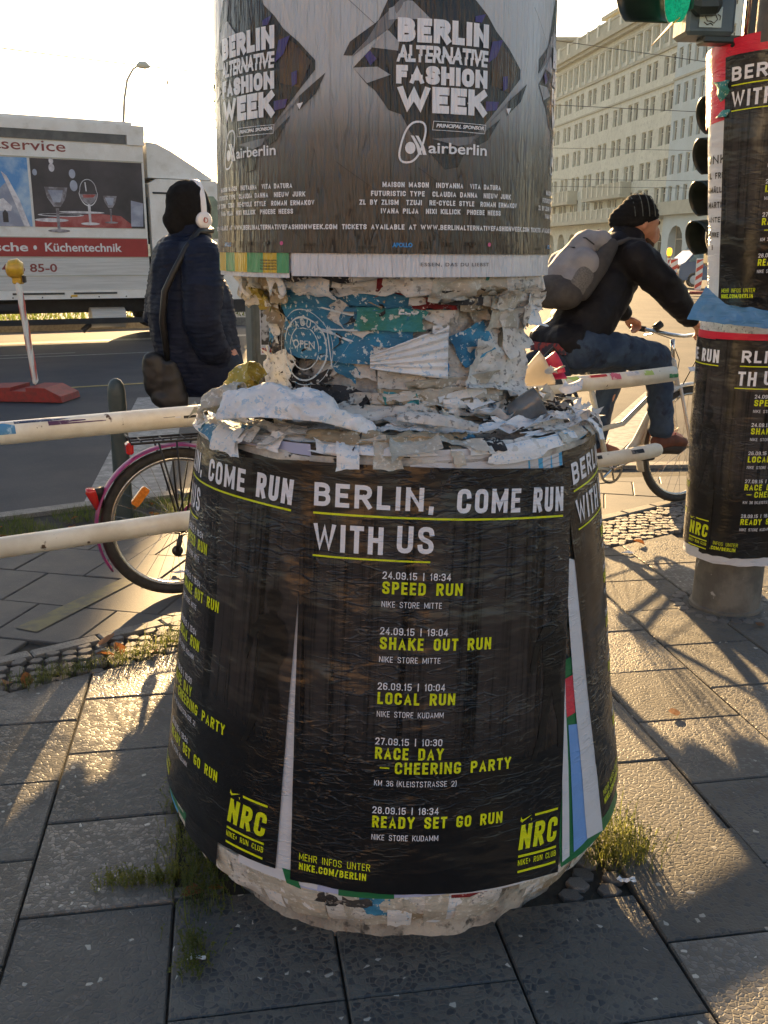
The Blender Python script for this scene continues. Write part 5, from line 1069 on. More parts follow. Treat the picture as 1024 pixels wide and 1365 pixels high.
FP = dict(
main = [(-0.168, 1.769), (-0.134, 1.802), (-0.088, 1.797), (-0.107, 1.828), (-0.105, 1.849), (-0.124, 1.844), (-0.107, 1.879), (-.095, 1.905), (-.06, 1.955), (-.02, 1.985), (.02, 1.97), (.045, 1.925), (0.058, 1.889), (0.085, 1.867), (0.106, 1.843), (0.139, 1.818), (0.173, 1.785), (0.173, 1.769), (0.061, 1.66), (0.026, 1.653), (0.044, 1.637), (0.027, 1.603), (0.001, 1.598), (-0.029, 1.627), (-0.065, 1.662), (-0.081, 1.691), (-0.104, 1.698), (-0.128, 1.73), (-0.145, 1.743)],
shardL = [(-0.186, 1.79), (-0.174, 1.812), (-0.128, 1.842), (-0.122, 1.847), (-0.14, 1.818), (-0.17, 1.789)],
lightA = [(-0.17, 1.787), (-0.105, 1.832), (-0.067, 1.88), (-.05, 1.93), (-.07, 1.92), (-0.086, 1.879), (-0.122, 1.846), (-0.143, 1.815)],
lightB = [(-0.105, 1.865), (-0.071, 1.879), (-0.063, 1.879), (-0.028, 1.85), (-0.086, 1.849), (-0.105, 1.847)],
lightC = [(-0.136, 1.802), (-0.088, 1.797), (-0.086, 1.811), (-0.105, 1.83), (-0.124, 1.814)],
lightD = [(-0.168, 1.769), (-0.124, 1.77), (-0.101, 1.757), (-0.143, 1.743)],
pur1 = [(-0.147, 1.788), (-0.138, 1.797), (-0.126, 1.783), (-0.137, 1.772)], pur2 = [(0.096, 1.824), (0.122, 1.83), (0.107, 1.8), (0.087, 1.787)],
pur3 = [(0.124, 1.767), (0.136, 1.77), (0.136, 1.748), (0.125, 1.743)], pur4 = [(0.084, 1.721), (0.115, 1.723), (0.11, 1.708), (0.084, 1.704)], pur5 = [(0.057, 1.862), (0.08, 1.868), (0.071, 1.853), (0.057, 1.853)],
brown = [(0.096, 1.834), (0.134, 1.814), (0.165, 1.784), (0.142, 1.741), (0.098, 1.751)],
shR1 = [(0.062, 1.653), (0.121, 1.694), (0.091, 1.654), (0.067, 1.642)], shR2 = [(0.194, 1.763), (0.175, 1.729), (0.138, 1.701), (0.14, 1.726)],
lightE = [(0.043, 1.641), (0.14, 1.726), (0.194, 1.763), (0.09, 1.681), (0.061, 1.656)], tri = [(0.135, 1.713), (0.148, 1.715), (0.141, 1.703)], lightF = [(-0.025, 1.651), (0.061, 1.658), (0.052, 1.645), (0.026, 1.64)])
def tess(poly, f, cell=.03):
    # cut a flat polygon into small cells so that it bends with the drum
    bm = bmesh.new(); vs = [bm.verts.new((x, y, 0)) for x, y in poly]; bm.faces.new(vs); bmesh.ops.triangulate(bm, faces=bm.faces)
    for ax in (0, 1):
        lo = min(p[ax] for p in poly); hi = max(p[ax] for p in poly); c = lo+cell
        while c < hi:
            no = [0, 0, 0]; no[ax] = 1; co = [0, 0, 0]; co[ax] = c
            bmesh.ops.bisect_plane(bm, geom=bm.verts[:]+bm.edges[:]+bm.faces[:], plane_co=co, plane_no=no); c += cell
    bm.verts.index_update(); r = ([f(v.co.x, v.co.y) for v in bm.verts], [tuple(v.index for v in fa.verts) for fa in bm.faces]); bm.free(); return r
def half_text(mb, s, x, y, w, h, f, lo, hi, bold):
    vs, fs = glyphs(s, bold); bm = bmesh.new(); V = [bm.verts.new((a, b, 0)) for a, b in vs]
    for t in fs:
        try: bm.faces.new([V[i] for i in t])
        except ValueError: pass
    for c, n in ((lo, -1), (hi, 1)): bmesh.ops.bisect_plane(bm, geom=bm.verts[:]+bm.edges[:]+bm.faces[:], plane_co=(0, c, 0), plane_no=(0, n, 0), clear_outer=True)
    bm.verts.index_update(); mb.add([f(x+v.co.x*w, y+v.co.y*h) for v in bm.verts], [tuple(v.index for v in fa.verts) for fa in bm.faces]); bm.free()
for thc, lb, off in ((.31, 'grey fashion week poster facing the camera', .0040), (-.833, 'grey fashion week poster wrapping the left side of the drum', .0022), (1.453, 'grey fashion week poster at the right edge of the drum', .0022), (2.7, None, .001)):
    f = drum_map(thc, off)
    po = sheet('fashion_poster', lambda x, y: f(x, 2.125-y), .478 if thc != .31 else .448, .678, Mt['fash'], column, nx=30, ny=30, x0=-.239 if thc != .31 else -.209, label=lb)
    if thc == 2.7: continue
    lay = 0
    for k_, mn in (('main', 'fashink'), ('shardL', 'fashink'), ('brown', 'f_brown'), ('lightA', 'f_mid'), ('lightB', 'f_light'), ('lightC', 'f_light'), ('lightD', 'f_light'), ('shR1', 'fashink'), ('lightF', 'f_mid'), ('lightE', 'f_mid'), ('shR2', 'fashink'), ('tri', 'f_white')):
        lay += 1; mb = MB(); mb.add(*tess(FP[k_], drum_map(thc, off+.0006+.00012*lay))); mb.obj('printed_facet', Mt[mn], po)
    mb = MB()
    for k_ in ('pur1', 'pur2', 'pur3', 'pur4', 'pur5'): mb.add(*tess(FP[k_], drum_map(thc, off+.0024)))
    mb.obj('printed_facet', Mt['f_purple'], po)
    g = drum_map(thc, off+.0028); w = MB(); W_ = lambda nm, fn, *a, **kw: (lambda mb: (fn(mb, *a, **kw), mb.obj(nm, Mt['f_white'], po)))(MB())
    X = lambda a: (a-.31)*.362
    FG = lambda i: drum_map(thc, off+.0028+.00005*(i+1))
    W_('headline', put_cond, 'BERLIN', X(.064), 1.8115, .176, .0395, FG, wt=.30, gap=.05)
    W_('headline', half_text, 'ALTERNATIVE', X(.064), 1.776, .176, .031, g, .42, 1, .04); W_('headline', half_text, 'ALTERNATIVE', X(.064)-.002, 1.7785, .176, .027, g, .0, .5, .04)
    W_('headline', put_cond, 'FASHION', X(.058), 1.7425, .177, .031, FG, wt=.31, gap=.05); W_('headline', put_cond, 'WEEK', X(.063), 1.6945, .174, .0445, FG, wt=.30, gap=.04)
    W_('small_print', put_text, 'PRINCIPAL SPONSOR', X(.262), 1.6705, .098, .0065, g, bold=.04, shear=.25)
    def ring(mb, pts, d):
        n = len(pts)
        for i in range(n):
            a, b = Vector((*pts[i], 0)), Vector((*pts[(i+1) % n], 0)); t = (b-a).normalized(); nn = Vector((-t.y, t.x, 0))*d
            m_ = max(1, int((b-a).length/.02))
            for j in range(m_):
                p, q = a.lerp(b, j/m_), a.lerp(b, (j+1)/m_); mb.add([g(*p.xy), g(*q.xy), g(*(q+nn).xy), g(*(p+nn).xy)], [(0, 1, 2, 3)])
    ring(w, [(X(.242), 1.6655), (X(.538), 1.6640), (X(.545), 1.6800), (X(.248), 1.6815)], .0009)
    ov = []
    for i in range(32):
        a = 2*math.pi*i/32; sx, sy = math.cos(a), math.sin(a); ov.append((-.0605 + .0215*math.copysign(abs(sx)**.8, sx) + .3*.036*math.copysign(abs(sy)**.75, sy), 1.644+.037*math.copysign(abs(sy)**.75, sy)))
    ring(w, ov, .0036)
    w.add([g(-.0645+.0095*math.cos(a), 1.634+.0105*math.sin(a)) for a in [i*math.pi/8 for i in range(16)]], [tuple(range(16))])
    for dx in (0, .0085): w.add([g(*p) for p in ((-.0640+dx, 1.6555), (-.0585+dx, 1.6550), (-.0480+dx, 1.638), (-.0430+dx, 1.6225), (-.0500+dx, 1.6225), (-.0540+dx, 1.638))], [(0, 1, 2, 3, 4, 5)])
    W_('sponsor_name', put_text, 'airberlin', X(.224), 1.6262, .119, .0195, g, bold=.018)
    for s_, z, a, b in (('MAISON MASON  INDYANNA  VITA DATURA', 1.5655, -.0055, .6546), ('FUTURISTIC TYPE  CLAUDIA DANNA  NIEUW JURK', 1.5498, -.0625, .7318), ('ZL BY ZLISM  TZUJI  RE-CYCLE STYLE  ROMAN ERMAKOV', 1.5342, -.12, .783), ('IVANA PILJA  NIXI KILLICK  PHOEBE HEESS', 1.5190, -.0123, .6587), ('TICKETS AVAILABLE AT WWW.BERLINALTERNATIVEFASHIONWEEK.COM', 1.4905, -.21, .907)):
        W_('name_line', put_cond, s_, X(a), z, (b-a)*.362, .0092, FG, wt=.22, gap=.12)
    w.obj('sponsor_emblem', Mt['f_white'], po)
    k_ = MB(); put_text(k_, 'APOLLO', X(.046), 1.4585, .037, .0085, g, bold=.05); k_.obj('blue_lettering', Mt['f_blue'], po)
    k_ = MB(); put_text(k_, 'RM', X(.30), 1.4595, .022, .009, g); put_text(k_, 'POSTBAHNHOF', X(-.13), 1.4560, .036, .0045, g); put_text(k_, 'KALTBLUT', X(.72), 1.4600, .026, .005, g)
    k_.add([g(*p) for p in ((X(.19), 1.4565), (X(.25), 1.4565), (X(.25), 1.4695), (X(.19), 1.4695))], [(0, 1, 2, 3)])
    k_.add([g(X(.475)+.008*x, 1.464+.006*y) for x, y in ((0, -1), (1, .2), (.9, .8), (.45, 1), (0, .55), (-.45, 1), (-.9, .8), (-1, .2))], [tuple(range(8))])
    for (x0, z0, x1, z1) in ((-.05, 1.60, .15, 1.47), (-.20, 1.61, .02, 1.46), (.14, 1.61, -.06, 1.47), (-.2, 1.90, -.13, 1.84)):
        for i in range(12):
            a, b = i/12, (i+1)/12; k_.add([g(x0+(x1-x0)*a, z0+(z1-z0)*a), g(x0+(x1-x0)*b, z0+(z1-z0)*b), g(x0+(x1-x0)*b+.0005, z0+(z1-z0)*b+.0005), g(x0+(x1-x0)*a+.0005, z0+(z1-z0)*a+.0005)], [(0, 1, 2, 3)])
    k_.obj('dark_lettering', Mt['f_dim'], po)
    k_ = MB(); k_.add([g(X(.585)+.004*math.cos(a), 1.465+.004*math.sin(a)) for a in [i*math.pi/5 for i in range(10)]], [tuple(range(10))]); k_.obj('pink_mark', Mt['f_pink'], po)
# loose rags under the drum
for t, w_, h_, mn, dx in ((-.72, .05, .05, 'sw2', .02), (-1.15, .05, .06, 'sw2', .03), (.55, .30, .028, 'sw', .012), (1.25, .07, .06, 'so', .03), (1.05, .08, .05, 'sb1', .02), (-.4, .16, .02, 'sk', .01), (0, .2, .018, 'sw', .01)):
    def f(u, v, t=t, w_=w_, h_=h_, dx=dx):
        tt = t+(u-.5)*w_/.35; z = 1.410-v*h_*(.7+.3*math.sin(u*9)); R = .350-v*dx; p = Vector((DX+R*math.sin(tt), DY-R*math.cos(tt), z)); return p + Vector((math.sin(tt), -math.cos(tt), 0))*.02*noise.noise(p*25)
    MB().grid(12, 8, f).obj('paper_scrap', Mt[mn], column, smooth=True, solid=.0008)
# scraps at the hem
for i in range(90):
    t = rng.uniform(-1.3, 1.3); w_, h_ = rng.uniform(.03, .10), rng.uniform(.05, .125); mn = rng.choice(['sw', 'sc1', 'sw2', 'sw', 'sc1', 'sc1', 'st', 'sw', 'sk2', 'sw', 'sw', 'sc1', 'st', 'sw2', 'sw', 'sc1'])
    if i == 0: t, w_, h_, mn = -.07, .062, .075, 'sb2'
    if i == 1: t, w_, h_, mn = -.15, .04, .10, 'sc1'
    if i == 2: t, w_, h_, mn = .30, .10, .03, 'sr'
    def f(u, v, t=t, w_=w_, h_=h_, s0=i):
        tt = t+(u-.5)*w_/.55; q = v*(h_+.010*noise.noise(Vector((u*4, s0, 0)))); R = HR_-.004-(q*q*2.6)-.0006*(s0 % 9); z = HZ+.004-q*.95
        p = Vector((AX+R*math.sin(tt), AY-R*math.cos(tt), z)); return p + Vector((math.sin(tt), -math.cos(tt), 0))*.010*v*noise.noise(p*22+Vector((s0, 0, 0)))
    MB().grid(9, 7, f).obj('paper_scrap', Mt[mn], column, smooth=True)
# ================================================================== railing
def P3(x, y, z): return Vector((x, y, z))
ra, rb = P3(-1.19, 2.86, 0), P3(1.36, 4.445, 0); rdir = (rb-ra).normalized()
rail = empty('guard_railing', tuple(ra+rdir*1.3), label='cream tubular guard railing with two stickered bars passing behind the column', cat='railing')
def rp(t, z): return ra + rdir*t + Vector((0, 0, z))
MB().tube([rp(t, .90+.004*math.sin(t*1.7)) for t in [-3+.3*i for i in range(20)]]+[rp(3.0, .905)], .036, 20).obj('top_bar', Mt['rail'], rail, smooth=True)
o = MB(); o.tube([rp(t, .535) for t in [-3+.3*i for i in range(20)]]+[rp(2.93, .545), rp(2.95, .545)], [.034]*21+[.028], 20); o.obj('lower_bar', Mt['rail'], rail, smooth=True)
for t in (-2.0, 1.35): MB().tube([rp(t, -.05), rp(t, .9)], .034, 16).obj('post', Mt['rail'], rail, smooth=True)
def sticker(t0, t1, a0, a1, mn, z=.90, r=.0368, jag=.0, parent=rail):
    cr = Vector((rdir.y, -rdir.x, 0)); n = 10; mb = MB(); rr = random.Random(int(t0*991)+int(a0*77))
    js = [rr.uniform(-jag, jag) for _ in range(n)]
    def f(u, v):
        a = a0+(a1-a0)*v+js[min(n-1, int(u*(n-1)+.5))]*v; return rp(t0+(t1-t0)*u, z) + cr*r*math.cos(a) + Vector((0, 0, r*math.sin(a)))
    mb.grid(n, 6, f); mb.obj('sticker', Mt[mn], parent)
for n_, c, c2 in (('st_white', 'd2d4da', 'a9b4c4'), ('st_blue', '4a86b4', '9fc0d8'), ('st_navy', '2c3a58', '8f97aa'), ('st_purple', '4e2f52', '8a7d90'), ('st_red', 'b0262a', 'd2a09c'), ('st_green', '2c7a50', '5f9a78'), ('st_lime', 'a9c46a', 'd8dcc0'), ('st_black', '1b1b1d', '6a6a6c'), ('st_brown', '4a3420', '8f8068'), ('st_pink', 'c8607a', 'ddb0b8')): Mt[n_] = mat(n_, c, c2, sc=30, lo=.55, hi=.62, rough=.45)
for a in ((-.9, .45, 1.2, 1.9, 'st_white', .1), (.02, .22, .95, 1.35, 'st_navy', .15), (-.12, -.04, .3, 1.1, 'st_blue', .2), (-.26, .02, .05, .9, 'st_blue', .25), (.12, .30, .5, 1.05, 'st_purple', .1), (.33, .50, .7, 1.2, 'st_white', .15), (-.62, -.38, .8, 1.2, 'st_navy', .15), (-.75, -.5, 1.0, 1.5, 'st_white', .1), (.49, .53, .3, 1.3, 'st_black', .05), (.56, .66, .1, .9, 'st_black', .1), (.53, .55, .2, 1.3, 'st_white', .05),
          (1.9, 2.0, .2, 1.0, 'st_black', 0), (2.02, 2.10, .5, 1.1, 'st_lime', .1), (2.17, 2.27, .7, 1.1, 'st_red', 0), (2.29, 2.35, .2, 1.1, 'st_pink', .2), (2.39, 2.47, .5, 1.15, 'st_white', .2), (2.50, 2.56, .4, 1.1, 'st_lime', .2), (2.60, 2.66, .8, 1.2, 'st_black', 0), (2.66, 2.72, -.2, 1.1, 'st_green', .3), (2.80, 2.88, .4, 1.1, 'st_white', 0), (2.91, 2.98, .6, 1.2, 'st_blue', .1)):
    sticker(a[0]+(.28 if a[0] > 1.5 else .02), a[1]+(.28 if a[0] > 1.5 else .02), a[2], a[3], a[4], jag=a[5])
sticker(2.74, 2.82, .3, .9, 'st_black', z=.540, r=.0348); sticker(2.52, 2.55, .3, .8, 'st_black', z=.540, r=.0348); sticker(-.95, -.6, -.3, .2, 'st_brown', jag=.3)
# ================================================================== bicycles
def bicycle(kind, P0, az, R, label, group=None):
    a = R_(az); D = Vector((math.sin(a), math.cos(a), 0)); Sd = Vector((D.y, -D.x, 0))    # forward, right hand side
    def F(t, s, z): return Vector(P0) + D*t + Sd*s + Vector((0, 0, z))
    pink = kind == 'pink'; fm = Mt['magenta'] if pink else Mt['creamframe']
    root = empty('bicycle', tuple(P0), label=label, cat='bicycle')
    WB = 1.06
    hubs = (0, WB)
    Mx = Matrix((D, Vector((0, 0, 1)), Sd)).transposed()
    for hi, h in enumerate(hubs):
        c = F(h, 0, R)
        m = MB(); m.tube([c + D*math.cos(q)*(R-.022) + Vector((0, 0, math.sin(q)*(R-.022))) for q in [2*math.pi*i/56 for i in range(56)]], .022, 10, closed=True); wh = m.obj('wheel', Mt['rubber'], root, smooth=True)
        m = MB()
        n = 56
        def rimf(u, v):
            q = 2*math.pi*u; rr, ss = ((R-.040, -.012), (R-.052, -.010), (R-.056, 0), (R-.052, .010), (R-.040, .012), (R-.036, 0), (R-.040, -.012))[int(round(v*6))]
            return c + D*math.cos(q)*rr + Vector((0, 0, math.sin(q)*rr)) + Sd*ss
        m.grid(n, 7, rimf, close_u=True); m.obj('rim', Mt['steel'], wh, smooth=True)
        m = MB(); m.tube([c-Sd*.05, c+Sd*.05], .017, 12); m.tube([c-Sd*.065, c+Sd*.065], .006, 8); m.obj('hub', Mt['steel'], wh, smooth=True)
        m = MB()
        for k in range(32):
            q = 2*math.pi*k/32; q2 = q+(.55 if (k//2) % 2 else -.55); s = .03 if k % 2 else -.03
            m.tube([c + (D*math.cos(q2)+Vector((0, 0, math.sin(q2))))*.019 + Sd*s, c + (D*math.cos(q)+Vector((0, 0, math.sin(q))))*(R-.05)], .0011, 4, cap=False)
        m.obj('spokes', Mt['steel'], wh)
        # mudguard
        a0, a1 = ((20, 212) if hi == 0 else (55, 205)) if pink else ((35, 205) if hi == 0 else (30, 200))
        def guard(u, v, c=c, a0=a0, a1=a1):
            q = R_(a0+(a1-a0)*u); w_ = (v-.5)*2; rr = R+.022-.010*w_*w_
            return c + D*math.cos(q)*rr + Vector((0, 0, math.sin(q)*rr)) + Sd*w_*.030
        mg = MB(); mg.grid(40, 7, guard); g_ = mg.obj('mudguard', fm, root, smooth=True, solid=.0015)
        if hi == 0:
            m = MB()
            for q in (188,): 
                for s in (-.028, .028): m.tube([c+Sd*s*1.2, c + (D*math.cos(R_(q)) + Vector((0, 0, math.sin(R_(q)))))*(R+.012) + Sd*s], .0022, 5)
            m.obj('stay', Mt['steel'], g_)
    BB = F(.44 if pink else .46, 0, .27)
    HT, HBt = F(.90, 0, .86), F(.955, 0, .70) if True else None
    st = F(.27, 0, .80) if not pink else F(.28, 0, .74)
    m = MB()
    m.tube([BB, st], .016, 12)
    if pink: m.tube([BB+Vector((0, 0, .02)), F(.60, 0, .33), F(.78, 0, .50), HBt], .018, 12); m.tube([F(.36, 0, .55), F(.58, 0, .55), F(.80, 0, .70), HT], .014, 12)
    else: m.tube([BB, F(.56, 0, .31), F(.66, 0, .40), F(.76, 0, .56), F(.86, 0, .68), HBt], .024, 14); m.tube([F(.38, 0, .50), F(.55, 0, .52), F(.74, 0, .66), HT], .015, 12)
    m.tube([HBt, HT], .020, 12)
    for s in (-.05, .05):
        m.tube([BB+Sd*s*.5, F(0, s*1.2, R)], .009, 8); m.tube([F(.33, s*.3, .60), F(0, s*1.2, R)], .008, 8); m.tube([HBt+Sd*s*.6, F(1.0, s, .52), F(WB, s*1.1, R)], .010, 8)
    m.obj('frame', fm if not pink else Mt['black'] if False else fm, root, smooth=True)
    sz_ = -.10 if pink else 0
    m = MB(); m.tube([st, F(.245, 0, .86+sz_)], .012, 10); sp_ = m.obj('seat_post', Mt['steel'], root, smooth=True)
    def sad(u, v):
        x = (u-.5)*.28; w_ = .028+.05*max(0, (.5-u)*2)**.7*(1 if u < .5 else 0)+.012*(1-u); q = math.pi*v; return F(.235+x, math.cos(q)*w_, .885+sz_+.035*math.sin(q)+.012*(abs(u-.5)*2)**2)
    MB().grid(14, 10, sad).obj('saddle', Mt['black'], root, smooth=True, solid=.02)
    m = MB(); m.tube([HT, F(.885, 0, .98)], .013, 10); m.tube([F(.86, -.30, 1.03), F(.87, -.18, 1.02), F(.93, -.05, 1.0), F(.93, .05, 1.0), F(.87, .18, 1.02), F(.86, .30, 1.03)] if not pink else [F(.70, -.29, 1.06), F(.82, -.26, 1.05), F(.92, -.08, 1.0), F(.92, .08, 1.0), F(.82, .26, 1.05), F(.70, .29, 1.06)], .0115, 10); hb_ = m.obj('handlebar', Mt['chrome'], root, smooth=True)
    for s in (-1, 1):
        m = MB(); 
        if pink: m.tube([F(.68, s*.292, 1.06), F(.80, s*.265, 1.052)], .016, 10)
        else: m.tube([F(.858, s*.31, 1.031), F(.866, s*.20, 1.022)], .017, 10)
        m.obj('grip', Mt['black'], hb_, smooth=True)
        m = MB(); m.tube([F(.89, s*.17, 1.015), F(.93, s*.20, .995), F(.935, s*.27, .98)], .005, 6); m.obj('brake_lever', Mt['steel'], hb_, smooth=True)
        m = MB(); m.tube([F(.92, s*.17, 1.0), F(1.0, s*.12, .97), F(1.02, s*.06, .85), F(.97, s*.03, .72)], .003, 6); m.obj('cable', Mt['black'], hb_, smooth=True)
    m = MB(); m.tube([F(.87, -.13, 1.03), F(.91, -.12, 1.06)], .022, 10); m.obj('bell', Mt['black'], hb_, smooth=True)
    # drivetrain
    m = MB(); m.lathe([(.085, .028), (.085, .032), (.070, .032), (.070, .028)], BB, 30, cap=False, M=Mx)
    for q in range(5): m.tube([BB+Sd*.03, BB+Sd*.03+(D*math.cos(q*1.257)+Vector((0, 0, math.sin(q*1.257))))*.072], .007, 6)
    cs = m.obj('chainring', Mt['steel'], root)
    ca = R_(25 if not pink else 100)
    for s, q in ((.075, ca), (-.075, ca+math.pi)):
        e = BB + (D*math.cos(q)+Vector((0, 0, math.sin(q))))*.165
        m = MB(); m.tube([BB+Sd*s*.6, e+Sd*s], [.011, .009], 8); cr_ = m.obj('crank', Mt['steel'], root, smooth=True)
        m = MB(); m.bbox(tuple(e+Sd*s*1.7), (.09, .085, .022), .008, rz=-a+math.pi/2); m.obj('pedal', Mt['black'], cr_)
    hub = F(0, 0, R)
    m = MB()
    for r_ in (.024, .030, .038, .046): m.lathe([(r_-.004, .020+.04*(.05-r_)*10*.05), (r_, .022+(.05-r_)*.5), (r_, .026+(.05-r_)*.5), (r_-.004, .028+(.05-r_)*.5)], hub, 22, cap=False, M=Mx)
    m.obj('sprockets', Mt['darksteel'], root)
    m = MB(); jw = hub+D*.012+Vector((0, 0, -.115)); 
    m.tube([hub+Sd*.045+Vector((0, 0, -.045)), hub+Sd*.05+D*-.012+Vector((0, 0, -.085)), jw+Sd*.042-D*.03], [.010, .012, .007], 8); m.lathe([(.004, -.004), (.024, -.004), (.024, .004), (.004, .004)], jw+Sd*.042-D*.03, 14, M=Mx); m.tube([hub+Sd*.055, hub+Sd*.06+D*.02+Vector((0, 0, -.035)), hub+Sd*.06+D*.045+Vector((0, 0, -.005)), hub+Sd*.055+D*.01+Vector((0, 0, .01))], .004, 6)
    m.obj('derailleur', Mt['darksteel'], root, smooth=True)
    m = MB(); m.tube([hub+Sd*.036+Vector((0, 0, .044)), BB+Sd*.032+Vector((0, 0, .078))], .0035, 5); m.tube([jw+Sd*.042-D*.03+Vector((0, 0, -.024)), BB+Sd*.032+Vector((0, 0, -.076))], .0035, 5); m.obj('chain', Mt['darksteel'], root)
    # rear rack
    m = MB(); zr = R*2+.040
    for s in (-.06, .06): m.tube([F(-.19, s*.9, zr+.02), F(-.185, s, zr), F(.20, s, zr+.002)], .0052, 8)
    m.tube([F(-.19, -.054, zr+.02), F(-.19, .054, zr+.02)], .0052, 8); m.tube([F(-.185, 0, zr+.001), F(.20, 0, zr+.003)], .004, 6)
    for t in (-.14, -.05, .04, .13, .20): m.tube([F(t, -.06, zr+.002), F(t, .06, zr+.002)], .004, 6)
    for s in (-.062, .062):
        for t in (-.075, .0, .09): m.tube([F(t, s, zr), F(.012+t*.12, s, R+.03)], .0042, 6)
    rk_ = m.obj('rack', Mt['black'] if pink else Mt['steel'], root, smooth=True)
    if pink:
        m = MB(); m.bbox(tuple(F(-.185, 0, zr-.028)), (.03, .055, .050), .008, rz=-a+math.pi/2); m.obj('rack_light', Mt['redlens'], rk_)
        q = R_(180-22); pt = hub + (D*math.cos(q)+Vector((0, 0, math.sin(q))))*(R+.040)
        m = MB(); m.tube([pt+Vector((0, 0, .042))-D*.006, pt+Vector((0, 0, .03))-D*.008, pt-Vector((0, 0, .045))+D*.012], [.026, .027, .013], 12); tl = m.obj('tail_light', Mt['redlens'], root, smooth=True)
        m = MB(); m.tube([pt+Vector((0, 0, .043))+D*.015, pt+Vector((0, 0, .02))+D*.02, pt-Vector((0, 0, .04))+D*.024], [.026, .022, .012], 10); m.obj('light_housing', Mt['black'], tl, smooth=True)
        m = MB(); e = Vector((0, 0, 1))
        def rf(u, v):
            q = R_(138+26*(u-.5)); rr = R-.155+.044*(v-.5)+.0; return hub + (D*math.cos(q)+e*math.sin(q))*(rr+.04) + Sd*(.008)
        q0 = hub + (D*math.cos(R_(140))+e*math.sin(R_(140)))*.20; tv = Vector((0, 0, 1))*.75+D*.62; tv.normalize(); nv = tv.cross(Sd)
        m.add([q0+tv*x*.045+nv*y*.018+Sd*z for z in (-.006, .012) for x, y in ((-1, -.7), (-.8, -1), (.8, -1), (1, -.7), (1, .7), (.8, 1), (-.8, 1), (-1, .7))], [tuple(range(7, -1, -1)), tuple(range(8, 16))]+[(i, (i+1) % 8, 8+(i+1) % 8, 8+i) for i in range(8)])
        m.obj('spoke_reflector', Mt['orangelens'], root)
    return F
bicycle('pink', (-.885, 3.875, 0), 66, .325, 'parked bicycle with a magenta mudguard and black rack, half hidden behind the column')
CYP = Vector((1.795, 5.523, 0)); cd = Vector((math.sin(R_(60)), math.cos(R_(60)), 0)); cs_ = Vector((cd.y, -cd.x, 0))
bicycle('cream', tuple(CYP-cd*1.06), 60, .352, 'cream step-through bicycle being ridden to the right')
def CF(t, s, z): return CYP + cd*t + cs_*s + Vector((0, 0, z))
# ================================================================== people
def blob(name, caps, m, parent=None, voxel=.014, smooth=4, disp=None, cut=None, **k):
    mb = MB()
    for c in caps:
        pts, rs = c[0], c[1]; sq = c[2] if len(c) > 2 else None
        P = [Vector(p) for p in pts]
        # rounded ends
        d0 = (P[0]-P[1]).normalized(); d1 = (P[-1]-P[-2]).normalized()
        PP = [P[0]+d0*rs[0]*q for q in (.98, .8, .5)] + P + [P[-1]+d1*rs[-1]*q for q in (.5, .8, .98)]; RR = [rs[0]*q for q in (.15, .6, .87)] + list(rs) + [rs[-1]*q for q in (.87, .6, .15)]
        n0 = len(mb.v); mb.tube(PP, RR, 14)
        if sq:   # squash along a direction
            ax, f_ = Vector(sq[0]).normalized(), sq[1]; c0 = sum(P, Vector())/len(P)
            for i in range(n0, len(mb.v)): q = Vector(mb.v[i]); mb.v[i] = tuple(q + ax*(q-c0).dot(ax)*(f_-1))
    me = mb.mesh(name); o = bpy.data.objects.new(name, me); S.collection.objects.link(o)
    r = o.modifiers.new('r', 'REMESH'); r.mode = 'VOXEL'; r.voxel_size = voxel; r.use_smooth_shade = True
    s_ = o.modifiers.new('s', 'SMOOTH'); s_.factor = .5; s_.iterations = smooth
    dg = bpy.context.evaluated_depsgraph_get(); dg.update(); me2 = bpy.data.meshes.new_from_object(o.evaluated_get(dg)); bpy.data.objects.remove(o); bpy.data.meshes.remove(me)
    if disp:
        nr = [v.normal.copy() for v in me2.vertices]
        for v, n in zip(me2.vertices, nr): v.co += n*disp(v.co, n)
    if cut:
        bm = bmesh.new(); bm.from_mesh(me2)
        for co, no in cut: bmesh.ops.bisect_plane(bm, geom=bm.verts[:]+bm.edges[:]+bm.faces[:], plane_co=co, plane_no=no, clear_outer=True)
        bm.to_mesh(me2); bm.free()
    me2.materials.clear(); me2.materials.append(m); me2.polygons.foreach_set('use_smooth', [True]*len(me2.polygons)); me2.name = name
    o = bpy.data.objects.new(name, me2); S.collection.objects.link(o); child(o, parent); return tag(o, **k)
def hand(F0, dirs, right=1, grip=.0):
    # F0 wrist point; dirs = (finger direction, palm normal); returns tubes for palm and five bent fingers
    W0, (fd, pn) = Vector(F0), dirs; fd = Vector(fd).normalized(); pn = Vector(pn); pn = (pn-fd*pn.dot(fd)).normalized(); sd_ = fd.cross(pn)*right
    caps = []
    for i, (o, l) in enumerate(((-.030, .070), (-.010, .080), (.010, .075), (.029, .058))):
        b = W0+fd*.085+sd_*o; a1, a2 = .5+grip, 1.5+grip
        p1 = b+(fd*math.cos(a1)+pn*math.sin(a1))*l*.45; p2 = p1+(fd*math.cos(a2)+pn*math.sin(a2))*l*.35; p3 = p2+(fd*math.cos(a2+.8)+pn*math.sin(a2+.8))*l*.25
        caps.append(([W0+fd*.03+sd_*o*.7, b, p1, p2, p3], [.013, .0105, .0095, .0088, .0075]))
    tb = W0+fd*.025-sd_*.03; caps.append(([W0+fd*.01-sd_*.012, tb, tb+fd*.03-sd_*.012+pn*.018, tb+fd*.052-sd_*.004+pn*.034], [.016, .014, .011, .009]))
    return caps
HZD = Vector((math.sin(R_(84)), math.cos(R_(84)), 0)); HSD = Vector((HZD.y, -HZD.x, 0))
def HF(t, s, z): return CF(-.505, 0, 0) + HZD*(t+.505) + HSD*s + Vector((0, 0, z))
